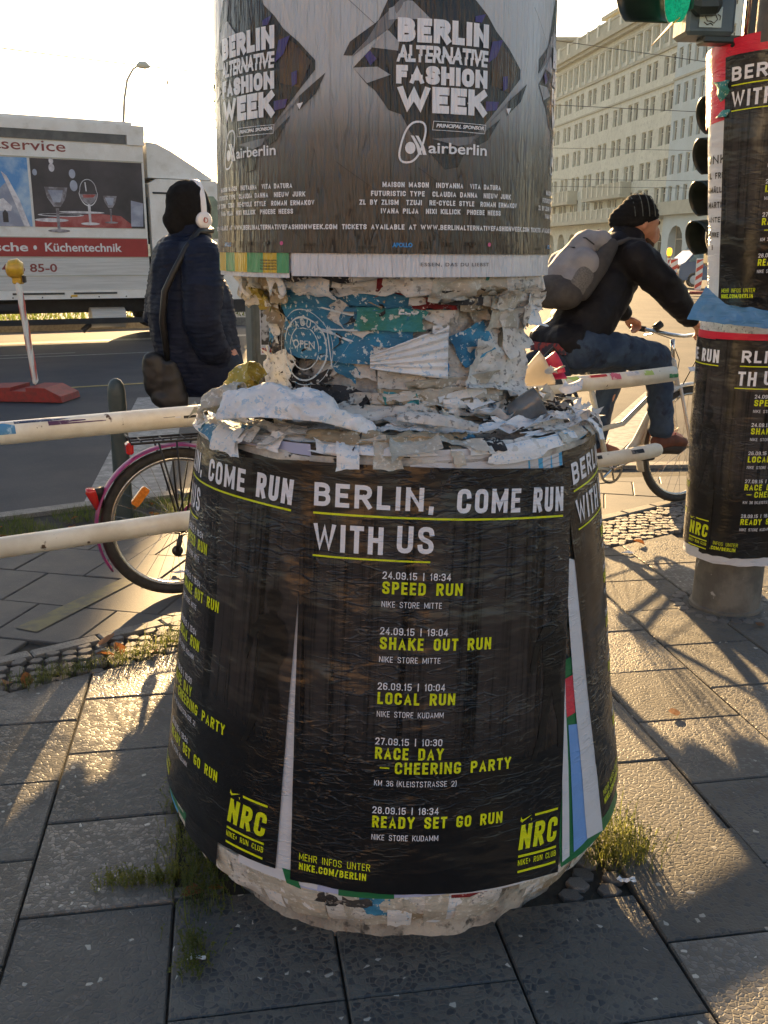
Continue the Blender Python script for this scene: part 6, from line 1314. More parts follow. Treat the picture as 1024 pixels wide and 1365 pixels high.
# ---- cyclist (everything placed in the frame of his bicycle)
hd = CF(-.505, 0, 1.60)
cyc = blob('person', [
 ([HF(-.50, 0, 1.64), HF(-.49, 0, 1.60)], [.092, .088]), ([HF(-.465, 0, 1.58), HF(-.445, 0, 1.525)], [.066, .045]), ([HF(-.412, 0, 1.590), HF(-.398, 0, 1.566)], [.013, .017]), ([HF(-.405, 0, 1.527), HF(-.400, .0, 1.54)], [.02, .018]), ([HF(-.50, .085, 1.605), HF(-.505, .092, 1.585)], [.022, .015], (HSD, .5)),
 ([HF(-.42, .035, 1.612), HF(-.42, -.035, 1.612)], [.018, .018]),
 ([CF(-.53, 0, 1.56), CF(-.60, 0, 1.45)], [.055, .07]), ([CF(-.66, -.14, 1.43), CF(-.66, .14, 1.43)], [.075, .075]), ([CF(-.68, 0, 1.36), CF(-.82, 0, 1.15), CF(-.95, 0, .98)], [.13, .125, .13]),
 ([CF(-.65, .19, 1.43), CF(-.47, .235, 1.22), CF(-.30, .225, 1.10)], [.05, .042, .03]), ([CF(-.63, -.19, 1.43), CF(-.42, -.24, 1.18), CF(-.33, -.235, 1.10)], [.05, .042, .03]),
 ([CF(-.95, .09, .95), CF(-.44, .12, .90), CF(-.33, .13, .50)], [.09, .062, .042]), ([CF(-.95, -.09, .95), CF(-.50, -.11, .82), CF(-.60, -.12, .40)], [.09, .062, .042]),
 ([CF(-.33, .13, .46), CF(-.20, .135, .43)], [.038, .03]), ([CF(-.60, -.12, .36), CF(-.48, -.125, .33)], [.038, .03])]
 + hand(CF(-.285, .232, 1.095), ((cd*.8+cs_*-.05+Vector((0, 0, -.45))), (cd*-.2+Vector((0, 0, -1)))), 1, .25) + hand(CF(-.315, -.235, 1.095), ((cd*.85+Vector((0, 0, -.35))), (cd*-.2+Vector((0, 0, -1)))), -1, .25),
 Mt['skin'], None, voxel=.0085, smooth=3, label='cyclist in a black jacket and striped black beanie riding right behind the column', cat='person')
def fold(a, f, s0=0): return lambda p, n: a*(noise.ridged_multi_fractal(p*f+Vector((s0, 0, 0)), .9, 2.1, 3, 1, 2)-1.1) + a*.8*noise.noise(p*f*.5)
blob('jacket', [([CF(-.66, -.15, 1.43), CF(-.66, .15, 1.43)], [.10, .10]), ([CF(-.66, 0, 1.38), CF(-.74, 0, 1.26), CF(-.84, 0, 1.12), CF(-.93, 0, 1.00)], [.155, .168, .172, .165]), ([CF(-1.02, -.08, 1.0), CF(-1.02, .08, 1.0)], [.105, .105]),
 ([CF(-.66, .17, 1.42), CF(-.56, .225, 1.33), CF(-.46, .25, 1.235), CF(-.30, .235, 1.115)], [.098, .088, .078, .052]), ([CF(-.64, -.17, 1.42), CF(-.42, -.25, 1.19), CF(-.34, -.24, 1.12)], [.095, .072, .052]),
 ([CF(-.59, 0, 1.48), CF(-.56, 0, 1.53)], [.10, .080]), ([CF(-.70, -.07, 1.50), CF(-.70, .07, 1.50)], [.066, .066]), ([CF(-.64, 0, 1.53), CF(-.58, 0, 1.55)], [.075, .06])], Mt['jacket2'], cyc, .011, 3, disp=lambda p, n: fold(.011, 6)(p, n)+.004*noise.noise(p*22))
blob('jeans', [([CF(-.98, -.08, .96), CF(-.98, .08, .96)], [.125, .13]), ([CF(-.95, .09, .96), CF(-.70, .11, .945), CF(-.43, .125, .905)], [.118, .102, .082]), ([CF(-.43, .125, .90), CF(-.38, .13, .72), CF(-.345, .133, .50)], [.080, .072, .072]),
 ([CF(-.95, -.09, .95), CF(-.50, -.115, .83)], [.112, .078]), ([CF(-.50, -.115, .83), CF(-.56, -.12, .60), CF(-.61, -.12, .42)], [.078, .068, .066])], Mt['denim'], cyc, .010, 2, disp=lambda p, n: fold(.010, 8, 5)(p, n)+.003*noise.noise(p*26))
blob('shirt_hem', [([CF(-1.0, -.07, 1.0), CF(-1.0, .07, 1.0)], [.155, .155], ((0, 0, 1), .45))], Mt['plaid'], cyc, .012, 2) if False else None
MB().lathe([(.150, -.03), (.155, .0), (.150, .03)], CF(-1.01, 0, .975), 30, cap=False, M=Matrix(((1, 0, 0), (0, 1.1, 0), (0, 0, 1)))).obj('shirt_hem', Mt['plaid'], cyc, smooth=True)
bn = blob('beanie', [([HF(-.515, 0, 1.665), HF(-.50, 0, 1.63)], [.098, .103]), ([HF(-.60, 0, 1.62), HF(-.53, 0, 1.655)], [.072, .095]), ([HF(-.58, 0, 1.575), HF(-.56, 0, 1.60)], [.06, .08])], Mt['knit'], cyc, .009, 4, disp=lambda p, n: .002*math.sin(p.z*260), cut=[(HF(-.44, 0, 1.625), HZD*.35+Vector((0, 0, -1)))])
Mt['greyline'] = mat('greyline', (.10,.12,.12), rough=.9)
for k in range(4):   # woven grey lines over the cap
    m = MB(); q0 = -.45-.036*k; P = []
    for i in range(22):
        b = math.pi*i/21; c0 = HF(q0, 0, 1.640); s_ = math.cos(b)*.103*math.sqrt(max(.05, 1-((q0+.50)/.105)**2)); z_ = math.sin(b)*.124*math.sqrt(max(.05, 1-((q0+.50)/.105)**2)); P.append(c0 + HSD*s_ + Vector((0, 0, z_)) - HZD*math.sin(b)*.012)
    m.tube(P, .0024, 5); m.obj('woven_stripe', Mt['greyline'], bn, smooth=True)
blob('beard', [([HF(-.470, .045, 1.525), HF(-.435, .025, 1.500), HF(-.425, 0, 1.495), HF(-.435, -.025, 1.500), HF(-.470, -.045, 1.525)], [.010, .016, .018, .016, .010])], Mt['beard'], cyc, .006, 2)
for s in (-.036, .036): MB().lathe([(.001, -.012), (.010, -.008), (.013, 0), (.010, .008), (.001, .012)], HF(-.412, s, 1.610), 12).obj('eye', Mt['ph_hi'] if s < 0 else Mt['beard'], cyc, smooth=True)
for nm, (t, s, z) in (('shoe', (-.30, .135, .415)), ('shoe', (-.57, -.122, .335))):
    sh = blob(nm, [([CF(t-.06, s, z+.01), CF(t+.04, s, z+.012), CF(t+.13, s+.005, z-.01)], [.046, .044, .032]), ([CF(t-.04, s, z+.02), CF(t-.03, s, z+.085)], [.044, .046])], Mt['shoe'], cyc, .008, 3)
    m = MB(); m.tube([CF(t-.09, s, z-.030), CF(t+.02, s, z-.034), CF(t+.10, s, z-.045), CF(t+.15, s, z-.035)], [.030, .034, .034, .02], 10); o = m.obj('sole', Mt['sole'], sh, smooth=True)
    m = MB()
    for q in range(4): m.tube([CF(t+.02+q*.018, s-.025, z+.045-q*.006), CF(t+.025+q*.018, s, z+.062-q*.008), CF(t+.02+q*.018, s+.025, z+.045-q*.006)], .003, 5)
    m.tube([CF(t+.02, s+.02, z+.06), CF(t+.05, s+.035, z+.085), CF(t+.035, s+.03, z+.045)], .003, 5); m.obj('laces', Mt['truckred'], sh)
# backpack
bp = empty('backpack', tuple(CF(-.90, 0, 1.2)), label='grey and black backpack on the cyclist back', cat='backpack')
ax_ = (CF(-.72, 0, 1.50)-CF(-1.04, 0, 1.12)).normalized(); on = Vector((0, 0, 1)).cross(cs_)  # outward
out = (ax_.cross(cs_)).normalized(); out = out if out.dot(-cd) > 0 else -out
def BP(x, y, z): return CF(-.86, .02, 1.305) + ax_*z*.96 + cs_*x*.92 + out*(y*.92+.140)
blob('main_bag', [([BP(-.075, -.02, .17), BP(.075, -.02, .17)], [.06, .06]), ([BP(-.08, -.01, .0), BP(.08, -.01, .0)], [.088, .088]), ([BP(-.085, -.02, -.12), BP(.085, -.02, -.12)], [.082, .082]), ([BP(0, .0, .14), BP(0, .015, -.1)], [.078, .092])], Mt['packgrey'], bp, .012, 5, disp=fold(.005, 8, 3))
blob('base_panel', [([BP(-.085, -.02, -.175), BP(.085, -.02, -.175)], [.088, .088]), ([BP(-.03, .01, -.165), BP(.03, .01, -.165)], [.082, .082])], Mt['packdark'], bp, .012, 4)
blob('side_panel', [([BP(.125, -.06, .17), BP(.135, -.06, .05), BP(.135, -.06, -.12)], [.045, .060, .06], (cs_, .6))], Mt['packdark'], bp, .011, 3)
blob('side_pocket', [([BP(.145, -.02, -.07), BP(.14, -.02, -.14)], [.064, .062], (cs_, .5))], Mt['mesh'], bp, .011, 3)
for s in (-.11, .11):
    m = MB(); m.tube([BP(s, -.06, .17), CF(-.69, s*1.1, 1.52), CF(-.60, s*1.25, 1.515), CF(-.53, s*1.3, 1.40), CF(-.56, s*1.4, 1.28)], .013, 8); m.obj('strap', Mt['packdark'], bp, smooth=True)
m = MB(); m.tube([BP(-.02, -.02, .222), BP(.0, -.02, .25), BP(.04, -.02, .222)], .009, 6); m.obj('grab_loop', Mt['packdark'], bp, smooth=True)
m = MB(); m.tube([BP(.00, .078, .12), BP(.06, .066, .125), BP(.11, .030, .11)], .0035, 6); m.tube([BP(.0, .092, .04), BP(.05, .085, .045)], .004, 6); m.obj('zip', Mt['black'], bp, smooth=True)
# pannier behind the saddle
pn_ = empty('pannier_bag', tuple(CF(-1.1, 0, .7)), label='dark navy bag behind the saddle of the ridden bicycle', cat='bag')
blob('bag_body', [([CF(-1.16, .13, .86), CF(-1.10, .13, .66)], [.10, .13], (cs_, .7)), ([CF(-1.26, .12, .80), CF(-1.28, .12, .62)], [.08, .10], (cs_, .7)), ([CF(-1.30, 0, .86), CF(-1.08, 0, .90)], [.07, .08])], Mt['navycloth'], pn_, .012, 5, disp=fold(.006, 8, 9))
m = MB(); m.tube([CF(-1.2, .10, .93), CF(-1.16, .13, .985), CF(-1.08, .11, .93)], .008, 6); m.obj('handle', Mt['black'], pn_, smooth=True)
# ---- pedestrian seen from behind, walking away to the right
PX, PY = -1.02, 5.1; pa_ = R_(52); pd = Vector((math.sin(pa_), math.cos(pa_), 0)); ps = Vector((pd.y, -pd.x, 0))
def PF(t, s, z): return Vector((PX, PY, 0)) + pd*t + ps*s + Vector((0, 0, z))
ped = blob('person', [([PF(.0, 0, 1.665), PF(.01, 0, 1.62)], [.095, .09]), ([PF(.04, 0, 1.60), PF(.06, 0, 1.55)], [.065, .045]), ([PF(.095, 0, 1.61), PF(.108, 0, 1.585)], [.013, .017]), ([PF(-.005, 0, 1.57), PF(-.02, 0, 1.46)], [.055, .06]), ([PF(-.02, -.15, 1.41), PF(-.02, .15, 1.41)], [.07, .07]), ([PF(-.02, 0, 1.36), PF(-.02, 0, 1.15), PF(0, 0, .92)], [.13, .12, .13]),
 ([PF(.10, .10, .90), PF(.32, .12, .50), PF(.34, .14, .10)], [.09, .06, .045]), ([PF(.10, -.07, .90), PF(.28, -.06, .50), PF(.20, -.06, .12)], [.09, .06, .045]),
 ([PF(-.02, .19, 1.40), PF(-.07, .22, 1.10), PF(.0, .12, .98)], [.05, .042, .03]), ([PF(-.02, -.19, 1.40), PF(-.06, -.26, 1.12), PF(.10, -.24, .96)], [.05, .042, .03]),
 ([PF(.33, .14, .07), PF(.46, .14, .05)], [.045, .035]), ([PF(.20, -.06, .09), PF(.32, -.06, .05)], [.045, .035])] + hand(PF(.0, .09, .98), (pd*.7+Vector((0, 0, -.6)), -ps), 1) + hand(PF(.11, -.235, .95), (pd*.7+Vector((0, 0, -.6)), ps), -1),
 Mt['skin'], None, .0085, 3, label='pedestrian in a dark navy quilted jacket and black beanie, seen from behind', cat='person')
def quilt(p, n):
    l = math.sin((p.z + .012*noise.noise(p*9))*2*math.pi/.048); return .006*(1-abs(l)**.35*-1)*.5*abs(l)**.5 + .006*noise.noise(p*11) + .004*noise.noise(p*26)
blob('jacket', [([PF(-.03, -.15, 1.42), PF(-.03, .15, 1.42)], [.095, .095]), ([PF(-.03, 0, 1.36), PF(-.045, 0, 1.15), PF(-.01, 0, .95), PF(.05, 0, .80)], [.175, .19, .20, .195]), ([PF(.06, 0, 1.2), PF(.07, 0, .85)], [.14, .17]),
 ([PF(-.03, .18, 1.41), PF(-.07, .245, 1.26), PF(-.09, .262, 1.10), PF(-.03, .225, .98), PF(.04, .15, .92)], [.092, .088, .078, .072, .07]), ([PF(-.03, -.18, 1.41), PF(-.08, -.26, 1.10), PF(.10, -.23, .95)], [.09, .075, .065]), ([PF(-.015, 0, 1.47), PF(.0, 0, 1.545)], [.10, .082])], Mt['jacket'], ped, .010, 2, disp=lambda p, n: quilt(p, n)*1.2+.012, cut=[(PF(0, 0, .70), Vector((0, 0, -1)))])
blob('trousers', [([PF(.05, -.07, .86), PF(.05, .07, .86)], [.13, .13]), ([PF(.10, .10, .86), PF(.32, .12, .50), PF(.34, .14, .13)], [.11, .08, .07]), ([PF(.10, -.07, .86), PF(.28, -.06, .50), PF(.20, -.06, .16)], [.11, .08, .07])], Mt['navycloth'], ped, .012, 3, disp=fold(.006, 8))
for t, s in ((.38, .14), (.24, -.06)): blob('shoe', [([PF(t-.06, s, .055), PF(t+.04, s, .055), PF(t+.14, s, .045)], [.05, .045, .035])], Mt['black'], ped, .009, 3)
blob('beanie', [([PF(-.01, 0, 1.69), PF(.0, 0, 1.645)], [.114, .117]), ([PF(-.095, 0, 1.60), PF(-.05, 0, 1.64)], [.055, .09]), ([PF(-.06, 0, 1.575), PF(-.04, 0, 1.60)], [.07, .085])], Mt['knit'], ped, .009, 4, disp=lambda p, n: .003*noise.noise(p*30), cut=[(PF(.03, 0, 1.575), pd*.6+Vector((0, 0, -1)))])
m = MB()
def col(u, v):
    q = 2*math.pi*u; r = .088+.012*v+.006*math.sin(q*3+v*4); return PF(.005+r*math.cos(q), r*math.sin(q), 1.475+.085*v+.015*math.cos(q))
m.grid(36, 7, col, close_u=True); m.obj('collar', Mt['jacket'], ped, smooth=True, solid=.012)
hp = empty('headphones', tuple(PF(0, 0, 1.7)), label='white headphones worn over the black beanie of the pedestrian', cat='headphones')
def band(u, v):
    q = math.pi*(.02+.96*u); w_ = (v-.5)*.030; return PF(.02+w_+.012*math.sin(q), math.cos(q)*.117, 1.625+math.sin(q)*.185-.012)
MB().grid(40, 4, band).obj('headband', Mt['phones'], hp, smooth=True, solid=.007)
for s in (-1, 1):
    Mx = Matrix((pd, Vector((0, 0, 1)), ps*s)).transposed()
    m = MB(); m.lathe([(.010, .100), (.040, .100), (.043, .108), (.043, .122), (.036, .131), (.014, .133), (.001, .133)], PF(.022, 0, 1.60), 28, M=Mx); ec = m.obj('ear_cup', Mt['phones'], hp, ang=50)
    m = MB(); m.lathe([(.036, .082), (.042, .088), (.042, .100), (.036, .104)], PF(.022, 0, 1.60), 24, M=Mx); m.obj('ear_pad', Mt['packdark'], ec, smooth=True)
    m = MB(); m.lathe([(.010, .1335), (.0135, .1345), (.0135, .1335)], PF(.022, 0, 1.60), 20, cap=False, M=Mx); m.tube([PF(.016, s*.1345, 1.592), PF(.016, s*.1345, 1.614)], .0022, 5); m.obj('emblem', Mt['truckred'], ec)
sb = empty('shoulder_bag', tuple(PF(-.2, .1, .8)), label='black cloth shoulder bag hanging at the back of the pedestrian', cat='bag')
BG = lambda x, y, z: Vector((-1.165, 4.93, .80)) + Vector((x, y, z))
blob('bag_body', [([BG(-.045, 0, .08), BG(-.030, 0, -.04)], [.066, .075], ((0, 1, 0), .6)), ([BG(.045, -.01, .06), BG(.05, 0, -.11)], [.05, .085], ((0, 1, 0), .7)), ([BG(-.02, 0, -.10), BG(.06, 0, -.15)], [.055, .06])], Mt['black'], sb, .010, 6, disp=fold(.005, 12, 2))
m = MB(); m.tube([BG(.035, -.01, .08), BG(.030, -.07, .30), BG(.055, -.09, .45), Vector((-1.065, 4.845, 1.34)), Vector((-1.0, 4.875, 1.46)), Vector((-.95, 4.95, 1.545)), Vector((-.90, 5.06, 1.55))], [.019, .018, .018, .016, .016, .016, .016], 8); m.obj('strap', Mt['black'], sb, smooth=True)
# ================================================================== poster pole with signals
pole = empty('traffic_pole', (1.47, 3.78, 0), label='thick pole wrapped in black posters at the right edge, carrying the green signal', cat='pole')
QX, QY = 1.47, 3.78
MB().lathe([(.150, -.02), (.150, .012), (.139, .016), (.137, .30), (.136, 1.2)], (QX, QY, 0), 40).obj('foot_sleeve', Mt['polebase'], pole, ang=40)
MB().lathe([(.125, 1.2), (.125, 3.6), (.11, 3.62), (.02, 3.64)], (QX, QY, 0), 36).obj('shaft', Mt['poleup'], pole, ang=40)
def wrap_map(R0, z0, R1, z1, th0, ztop, tilt, off):
    def f(p, q):
        z = ztop - q + p*tilt; k = (z-z1)/(z0-z1); R = R1+(R0-R1)*k; t = th0 + p/((R0+R1)/2)
        R += off + .006*noise.noise(Vector((math.sin(t)*1.5, math.cos(t)*1.5, z*3.2))) + .002*noise.noise(Vector((math.sin(t)*5, math.cos(t)*5, z*11)))
        return Vector((QX+R*math.sin(t), QY-R*math.cos(t), z))
    return f
for (R0, z0, R1, z1) in ((.262, 2.155, .192, 1.235), (.208, 1.17, .184, .245)):
    MB().grid(60, 30, lambda u, v: (lambda t, z, R: Vector((QX+R*math.sin(t), QY-R*math.cos(t), z)))(2*math.pi*u, z0+(z1-z0)*v, R0+(R1-R0)*v+.006*noise.noise(Vector((math.sin(6.283*u)*1.5, math.cos(6.283*u)*1.5, (z0+(z1-z0)*v)*3.2)))), close_u=True).obj('paper_core', Mt['sw'], pole, smooth=True)
# upper pack
U_ = lambda th0, zt, tl, off: wrap_map(.277, 2.12, .200, 1.25, th0, zt, tl, off)
sheet('paper_sheet', U_(-1.95, 2.165, .09, .002), .30, .26, Mt['pcrimson'], pole, nx=12, ny=12, label='crimson sheet at the top left of the pole')
sheet('paper_sheet', U_(-.9, 2.155, .05, .002), 1.1, .05, Mt['pcrimson'], pole, nx=24, ny=4)
sheet('paper_sheet', U_(-1.62, 2.02, .0, .001), .30, .77, Mt['pwhite'], pole, nx=10, ny=26, label='white sheet with black names on the pole')
po = sheet('running_poster', U_(-1.16, 2.128, .045, .005), PW, .90, Mt['run'], pole, nx=26, ny=34, jag=.006, seed=7, label='upper black running event poster on the pole')
run_print(po, lambda o_: U_(-1.16, 2.128, .045, o_), .0064)
sheet('running_poster', U_(1.35, 2.128, .0, .005), PW*.9, .88, Mt['run'], pole, nx=26, ny=34)
m = MB(); F7 = lambda i: (lambda X, Y: U_(0, 0, 0, .0022+.00005*i)(X, -Y))
for s_, z, h in (('ONK', 1.775, .030), ('RL FRIE', 1.722, .022), ('OMÄLLA', 1.672, .021), ('MARTIN', 1.618, .022), ('ANTER', 1.566, .020), ('KLINKE A', 1.512, .019), ('9', 1.465, .019)):
    put_cond(m, s_, -1.57*.2385 + (.03 if s_ == '9' else 0), z, .115 if s_ != '9' else .012, h, F7, wt=.2)
m.obj('black_lettering', Mt['ink_k'], pole)
# lower pack
V_ = lambda th0, zt, tl, off: wrap_map(.216, 1.16, .192, .25, th0, zt, tl, off)
sheet('paper_sheet', V_(-2.4, 1.162, .0, .001), 1.0, .03, Mt['pcrimson'], pole, nx=30, ny=4, label='crimson strip above the lower poster')
sheet('paper_sheet', V_(-2.4, 1.22, .0, -.003), 1.0, .06, Mt['sw'], pole, nx=30, ny=5)
sheet('paper_sheet', V_(-2.4, .5, .0, .001), 1.0, .262, Mt['pwhite'], pole, nx=30, ny=8, jag=.004, label='white sheet showing as a rim at the bottom of the wrap')
po = sheet('running_poster', V_(-1.085, 1.135, .02, .003), PW, PH, Mt['run'], pole, nx=26, ny=34, jag=.003, seed=8, label='lower black running event poster on the pole')
run_print(po, lambda o_: V_(-1.085, 1.135, .02, o_), .0042, keep=lambda p, q: p > (.09-.04*q))
po = sheet('running_poster', V_(-3.74, 1.132, -.0, .006), PW, PH-.02, Mt['run'], pole, nx=26, ny=34, jag=.003, seed=9, label='lower poster overlapping from the left side of the pole')
run_print(po, lambda o_: V_(-3.74, 1.132, 0, o_), .0072, keep=lambda p, q: p > .2)
# blue sheet peeling off between the packs
def peel(u, v):
    A_ = [Vector((1.205, 3.63, 1.335)), Vector((1.27, 3.58, 1.27)), Vector((1.40, 3.50, 1.255))]; B_ = [Vector((1.150, 3.65, 1.212)), Vector((1.262, 3.585, 1.200)), Vector((1.42, 3.49, 1.186))]
    k = min(1, int(u*2)); t = u*2-k; q = A_[k].lerp(A_[k+1], t).lerp(B_[k].lerp(B_[k+1], t), v)
    return q + Vector((0, -.010*abs(math.sin(u*9))*v, 0)) + Vector((0, .012, .006))*noise.noise(q*30)
MB().grid(30, 12, peel).obj('paper_sheet', Mt['psky'], pole, smooth=True, label='blue sheet with one corner flaring out between the two poster packs')
def rag(u, v):
    return Vector((1.205+.07*u+.02*math.sin(v*5), 3.70-.05*math.sin(u*3), 1.93+.12*v)) + Vector((noise.noise(Vector((u*3, v*3, 1))), noise.noise(Vector((u*3, v*3, 4))), 0))*.03
MB().grid(12, 12, rag).obj('paper_scrap', Mt['sg'], pole, smooth=True, solid=.001)
# green signal facing away to the left and its housing
sg = empty('traffic_signal', (1.15, 3.72, 2.3), label='dark traffic signal with a lit green lens and long hood at the top right', cat='traffic signal')
def SG(px, py, Y):
    # point seen at this image position, at depth Y, measured once from the photograph
    d = fw + rt*((px-512)/1250) + up*((682.5-py)/1250); k = Y/d.y; return Vector((0, 0, CAMH)) + d*k
a = SG(900, -60, 3.75); 
gc = Vector((1.035, 3.66, 2.335)); gd = Vector((-.975, -.06, -.03)).normalized()
e1 = Vector((0, 0, 1)); e1 = (e1-gd*e1.dot(gd)).normalized(); e2 = gd.cross(e1); Mg = Matrix((e2, e1, gd)).transposed()
m = MB(); m.lathe([(.088, 0), (.094, .0), (.094, .03), (.088, .03)], gc, 36, cap=False, M=Mg); m.lathe([(.001, .026), (.05, .022), (.075, .012), (.088, 0)], gc, 30, cap=False, M=Mg); lens = m.obj('green_lens', Mt['green'], sg, ang=50)
def hood(u, v):
    q = R_(-60+265*u); L = .03 + v*(.20-.05*abs(u-.45)*2); return gc + (e2*math.cos(q)+e1*math.sin(q))*(.098-.008*v) + gd*L
m = MB(); m.grid(30, 6, hood); m.obj('hood', Mt['signal'], sg, smooth=True, solid=.004)
m = MB(); m.T = Matrix.Translation(gc) @ Mg.to_4x4(); m.bbox((0, .16, -.06), (.22, .50, .10), .02); m.obj('housing', Mt['signal'], sg)
m = MB(); m.T = Matrix.Translation(gc) @ Mg.to_4x4(); m.add([(-.05, -.09, .02), (.05, -.09, .02), (.0, -.17, .10), (-.05, -.09, .024), (.05, -.09, .024), (.0, -.17, .104)], [(0, 1, 2), (5, 4, 3), (0, 3, 4, 1), (1, 4, 5, 2), (2, 5, 3, 0)]); m.obj('sun_shield', Mt['yellow'], sg)
m = MB(); m.bbox((1.125, 3.68, 2.33), (.175, .14, .28), .012, rz=.08); bx_ = m.obj('control_box', Mt['signalbox'], sg)
st = MB(); st.add([Vector((1.085+x*.080, 3.601+x*.0064, 2.212+y*.066)) for x, y in ((0, 0), (1, 0), (1, 1), (0, 1))], [(0, 1, 2, 3)]); tg = st.obj('sticker', mat('st_tag', (.42, .55, .55), (.36, .48, .50), sc=9, rough=.5), bx_)
st = MB()
for P_ in ([(.1, .5), (.15, .8), (.3, .85), (.35, .65), (.25, .5), (.35, .3), (.5, .3)], [(.35, .8), (.5, .9), (.6, .7), (.5, .55), (.4, .65)], [(.5, .55), (.7, .6), (.8, .4), (.65, .2), (.5, .3)], [(.7, .85), (.78, .7), (.86, .85)], [(.2, .25), (.35, .12), (.5, .2), (.62, .1)], [(.8, .62), (.92, .55), (.9, .35)]): st.tube([Vector((1.085+x*.080, 3.5995+x*.0064, 2.212+y*.066)) for x, y in P_], .0017, 5)
st.obj('graffiti', Mt['st_black'], tg)
m = MB(); m.bbox((1.21, 3.67, 2.182), (.20, .07, .026), .005, rz=.1); m.bbox((1.29, 3.69, 2.30), (.035, .05, .26), .006); m.tube([Vector((1.22, 3.64, 2.165)), Vector((1.28, 3.66, 2.155)), Vector((1.34, 3.70, 2.17))], .009, 8); m.obj('bracket', Mt['signal'], sg)
m = MB(); m.tube([Vector((1.262, 3.63, z)) for z in (2.19, 2.8)], .010, 10); m.obj('conduit', Mt['yellow'] if False else Mt['steel'], sg, smooth=True)
# side signal heads behind the pole
s2 = empty('traffic_signal', (1.66, 5.0, 1.8), label='stack of four hooded signal lamps seen edge-on behind the poster pole', cat='traffic signal')
m = MB(); m.bbox((1.75, 5.05, 1.85), (.14, .24, .95), .03); m.obj('housing', Mt['signal'], s2)
m = MB(); m.tube([Vector((1.74, 5.04, 2.25)), Vector((1.60, 4.3, 2.36)), Vector((1.52, 3.9, 2.36))], .022, 10); m.obj('arm', Mt['poleup'], s2, smooth=True)
for k, z in enumerate((2.115, 1.925, 1.725, 1.535)):
    c = Vector((1.69, 5.0, z)); dd_ = Vector((-.93, -.35, -.10)).normalized(); f1 = (Vector((0, 0, 1))-dd_*dd_.z).normalized(); f2 = dd_.cross(f1); r = .088
    def hd_(u, v, c=c, dd_=dd_, f1=f1, f2=f2): q = R_(-60+300*u); return c + (f2*math.cos(q)+f1*math.sin(q))*(r) + dd_*(v*(.15-.05*abs(u-.5)*2))
    m = MB(); m.grid(28, 5, hd_); m.obj('hood', Mt['signal'], s2, smooth=True, solid=.004)
    m = MB(); m.lathe([(.001, .02), (.05, .016), (.084, 0)], c, 20, cap=False, M=Matrix((f2, f1, dd_)).transposed()); m.obj('lens', Mt['black'], s2, smooth=True)
# ================================================================== cabinet, bollard, warning sign
cb = empty('utility_cabinet', (-.80, 5.9, 0), label='grey green utility cabinet with stickers just behind the neck of the column', cat='cabinet')
CR = .25
m = MB(); m.T = Matrix.Translation((-.60, 6.0, 0)) @ Matrix.Rotation(CR, 4, 'Z'); m.bbox((0, 0, .64), (.52, .34, 1.20), .012); m.bbox((0, 0, 1.26), (.56, .38, .04), .008); m.obj('body', Mt['cabinet'], cb)
m = MB(); m.T = Matrix.Translation((-.60, 6.0, 0)) @ Matrix.Rotation(CR, 4, 'Z'); m.bbox((0, -.174, .66), (.47, .008, 1.08), .004); dr_ = m.obj('door', Mt['cabinet'], cb)
def cst(x0, z0, w_, h_, mn, rot=0, par=dr_, y=-.1795, txt=None, tm='truckred'):
    T_ = Matrix.Translation((-.60, 6.0, 0)) @ Matrix.Rotation(CR, 4, 'Z') @ Matrix.Translation((x0, y, z0)) @ Matrix.Rotation(rot, 4, 'Y')
    m = MB(); m.T = T_; m.add([(0, 0, 0), (w_, 0, 0), (w_, 0, h_), (0, 0, h_)], [(0, 1, 2, 3)]); o = m.obj('sticker', Mt[mn], par)
    if txt:
        m = MB(); 
        for s_, zz_, hh_ in txt: put_cond(m, s_, w_*.08, zz_, w_*.84, hh_, lambda i: (lambda X, Y: T_ @ Vector((X, -.001-.0001*i, Y))), wt=.24)
        m.obj('lettering', Mt[tm], o)
Mt['st_photo'] = mat('st_photo', (.45, .45, .45), (.03, .03, .03), sc=16, lo=.46, hi=.54, rough=.5)
cst(-.21, .84, .105, .37, 'st_white', txt=[('PROGR', .325, .03), ('MELANO', .012, .03)]); cst(-.205, .90, .095, .25, 'st_photo', y=-.181)
cst(-.055, 1.00, .075, .15, 'st_red', .5); cst(-.07, .81, .10, .09, 'st_white', .75, txt=[('QUEER', .05, .025), ('STIL', .015, .025)])
bo = empty('bollard', (-1.424, 4.96, 0), label='dark grey bollard with rounded top at the kerb behind the parked bicycle', cat='bollard')
bt = Vector((-.035, .0, 0))
m = MB(); m.lathe([(.047, -.02), (.047, .70), (.046, .735), (.040, .765), (.028, .786), (.012, .796), (.002, .798)], (-1.424, 4.96, 0), 28); m.obj('shaft', Mt['bollard'], bo, ang=60)
m = MB(); m.lathe([(.058, -.01), (.056, .012), (.048, .016)], (-1.424, 4.96, 0), 24, cap=False); m.obj('base_ring', Mt['polebase'], bo)
ws = empty('warning_beacon', (-3.68, 9.7, 0), label='narrow beacon board seen edge-on with a yellow lamp, standing on a red foot', cat='beacon')
m = MB(); fa = Vector((.94, -.08, 0)).normalized()
m.prism([(-.62, .0), (-.62, .06), (-.5, .105), (-.12, .115), (-.12, .085), (.08, .085), (.08, .115), (.32, .115), (.52, .05), (.54, .0)], lambda x, y: Vector((-3.72, 9.52, -.05))+fa*x*.82+Vector((0, 0, y*1.25)), Vector((.05, .42, 0))); m.obj('foot', Mt['redplastic'], ws)
m = MB(); m.T = Matrix.Translation((-3.655, 9.7, .62)) @ Matrix.Rotation(R_(-5), 4, 'Y') @ Matrix.Rotation(R_(107), 4, 'Z'); m.bbox((0, 0, 0), (.25, .045, 1.02), .018); b_ = m.obj('board', Mt['beaconwhite'], ws)
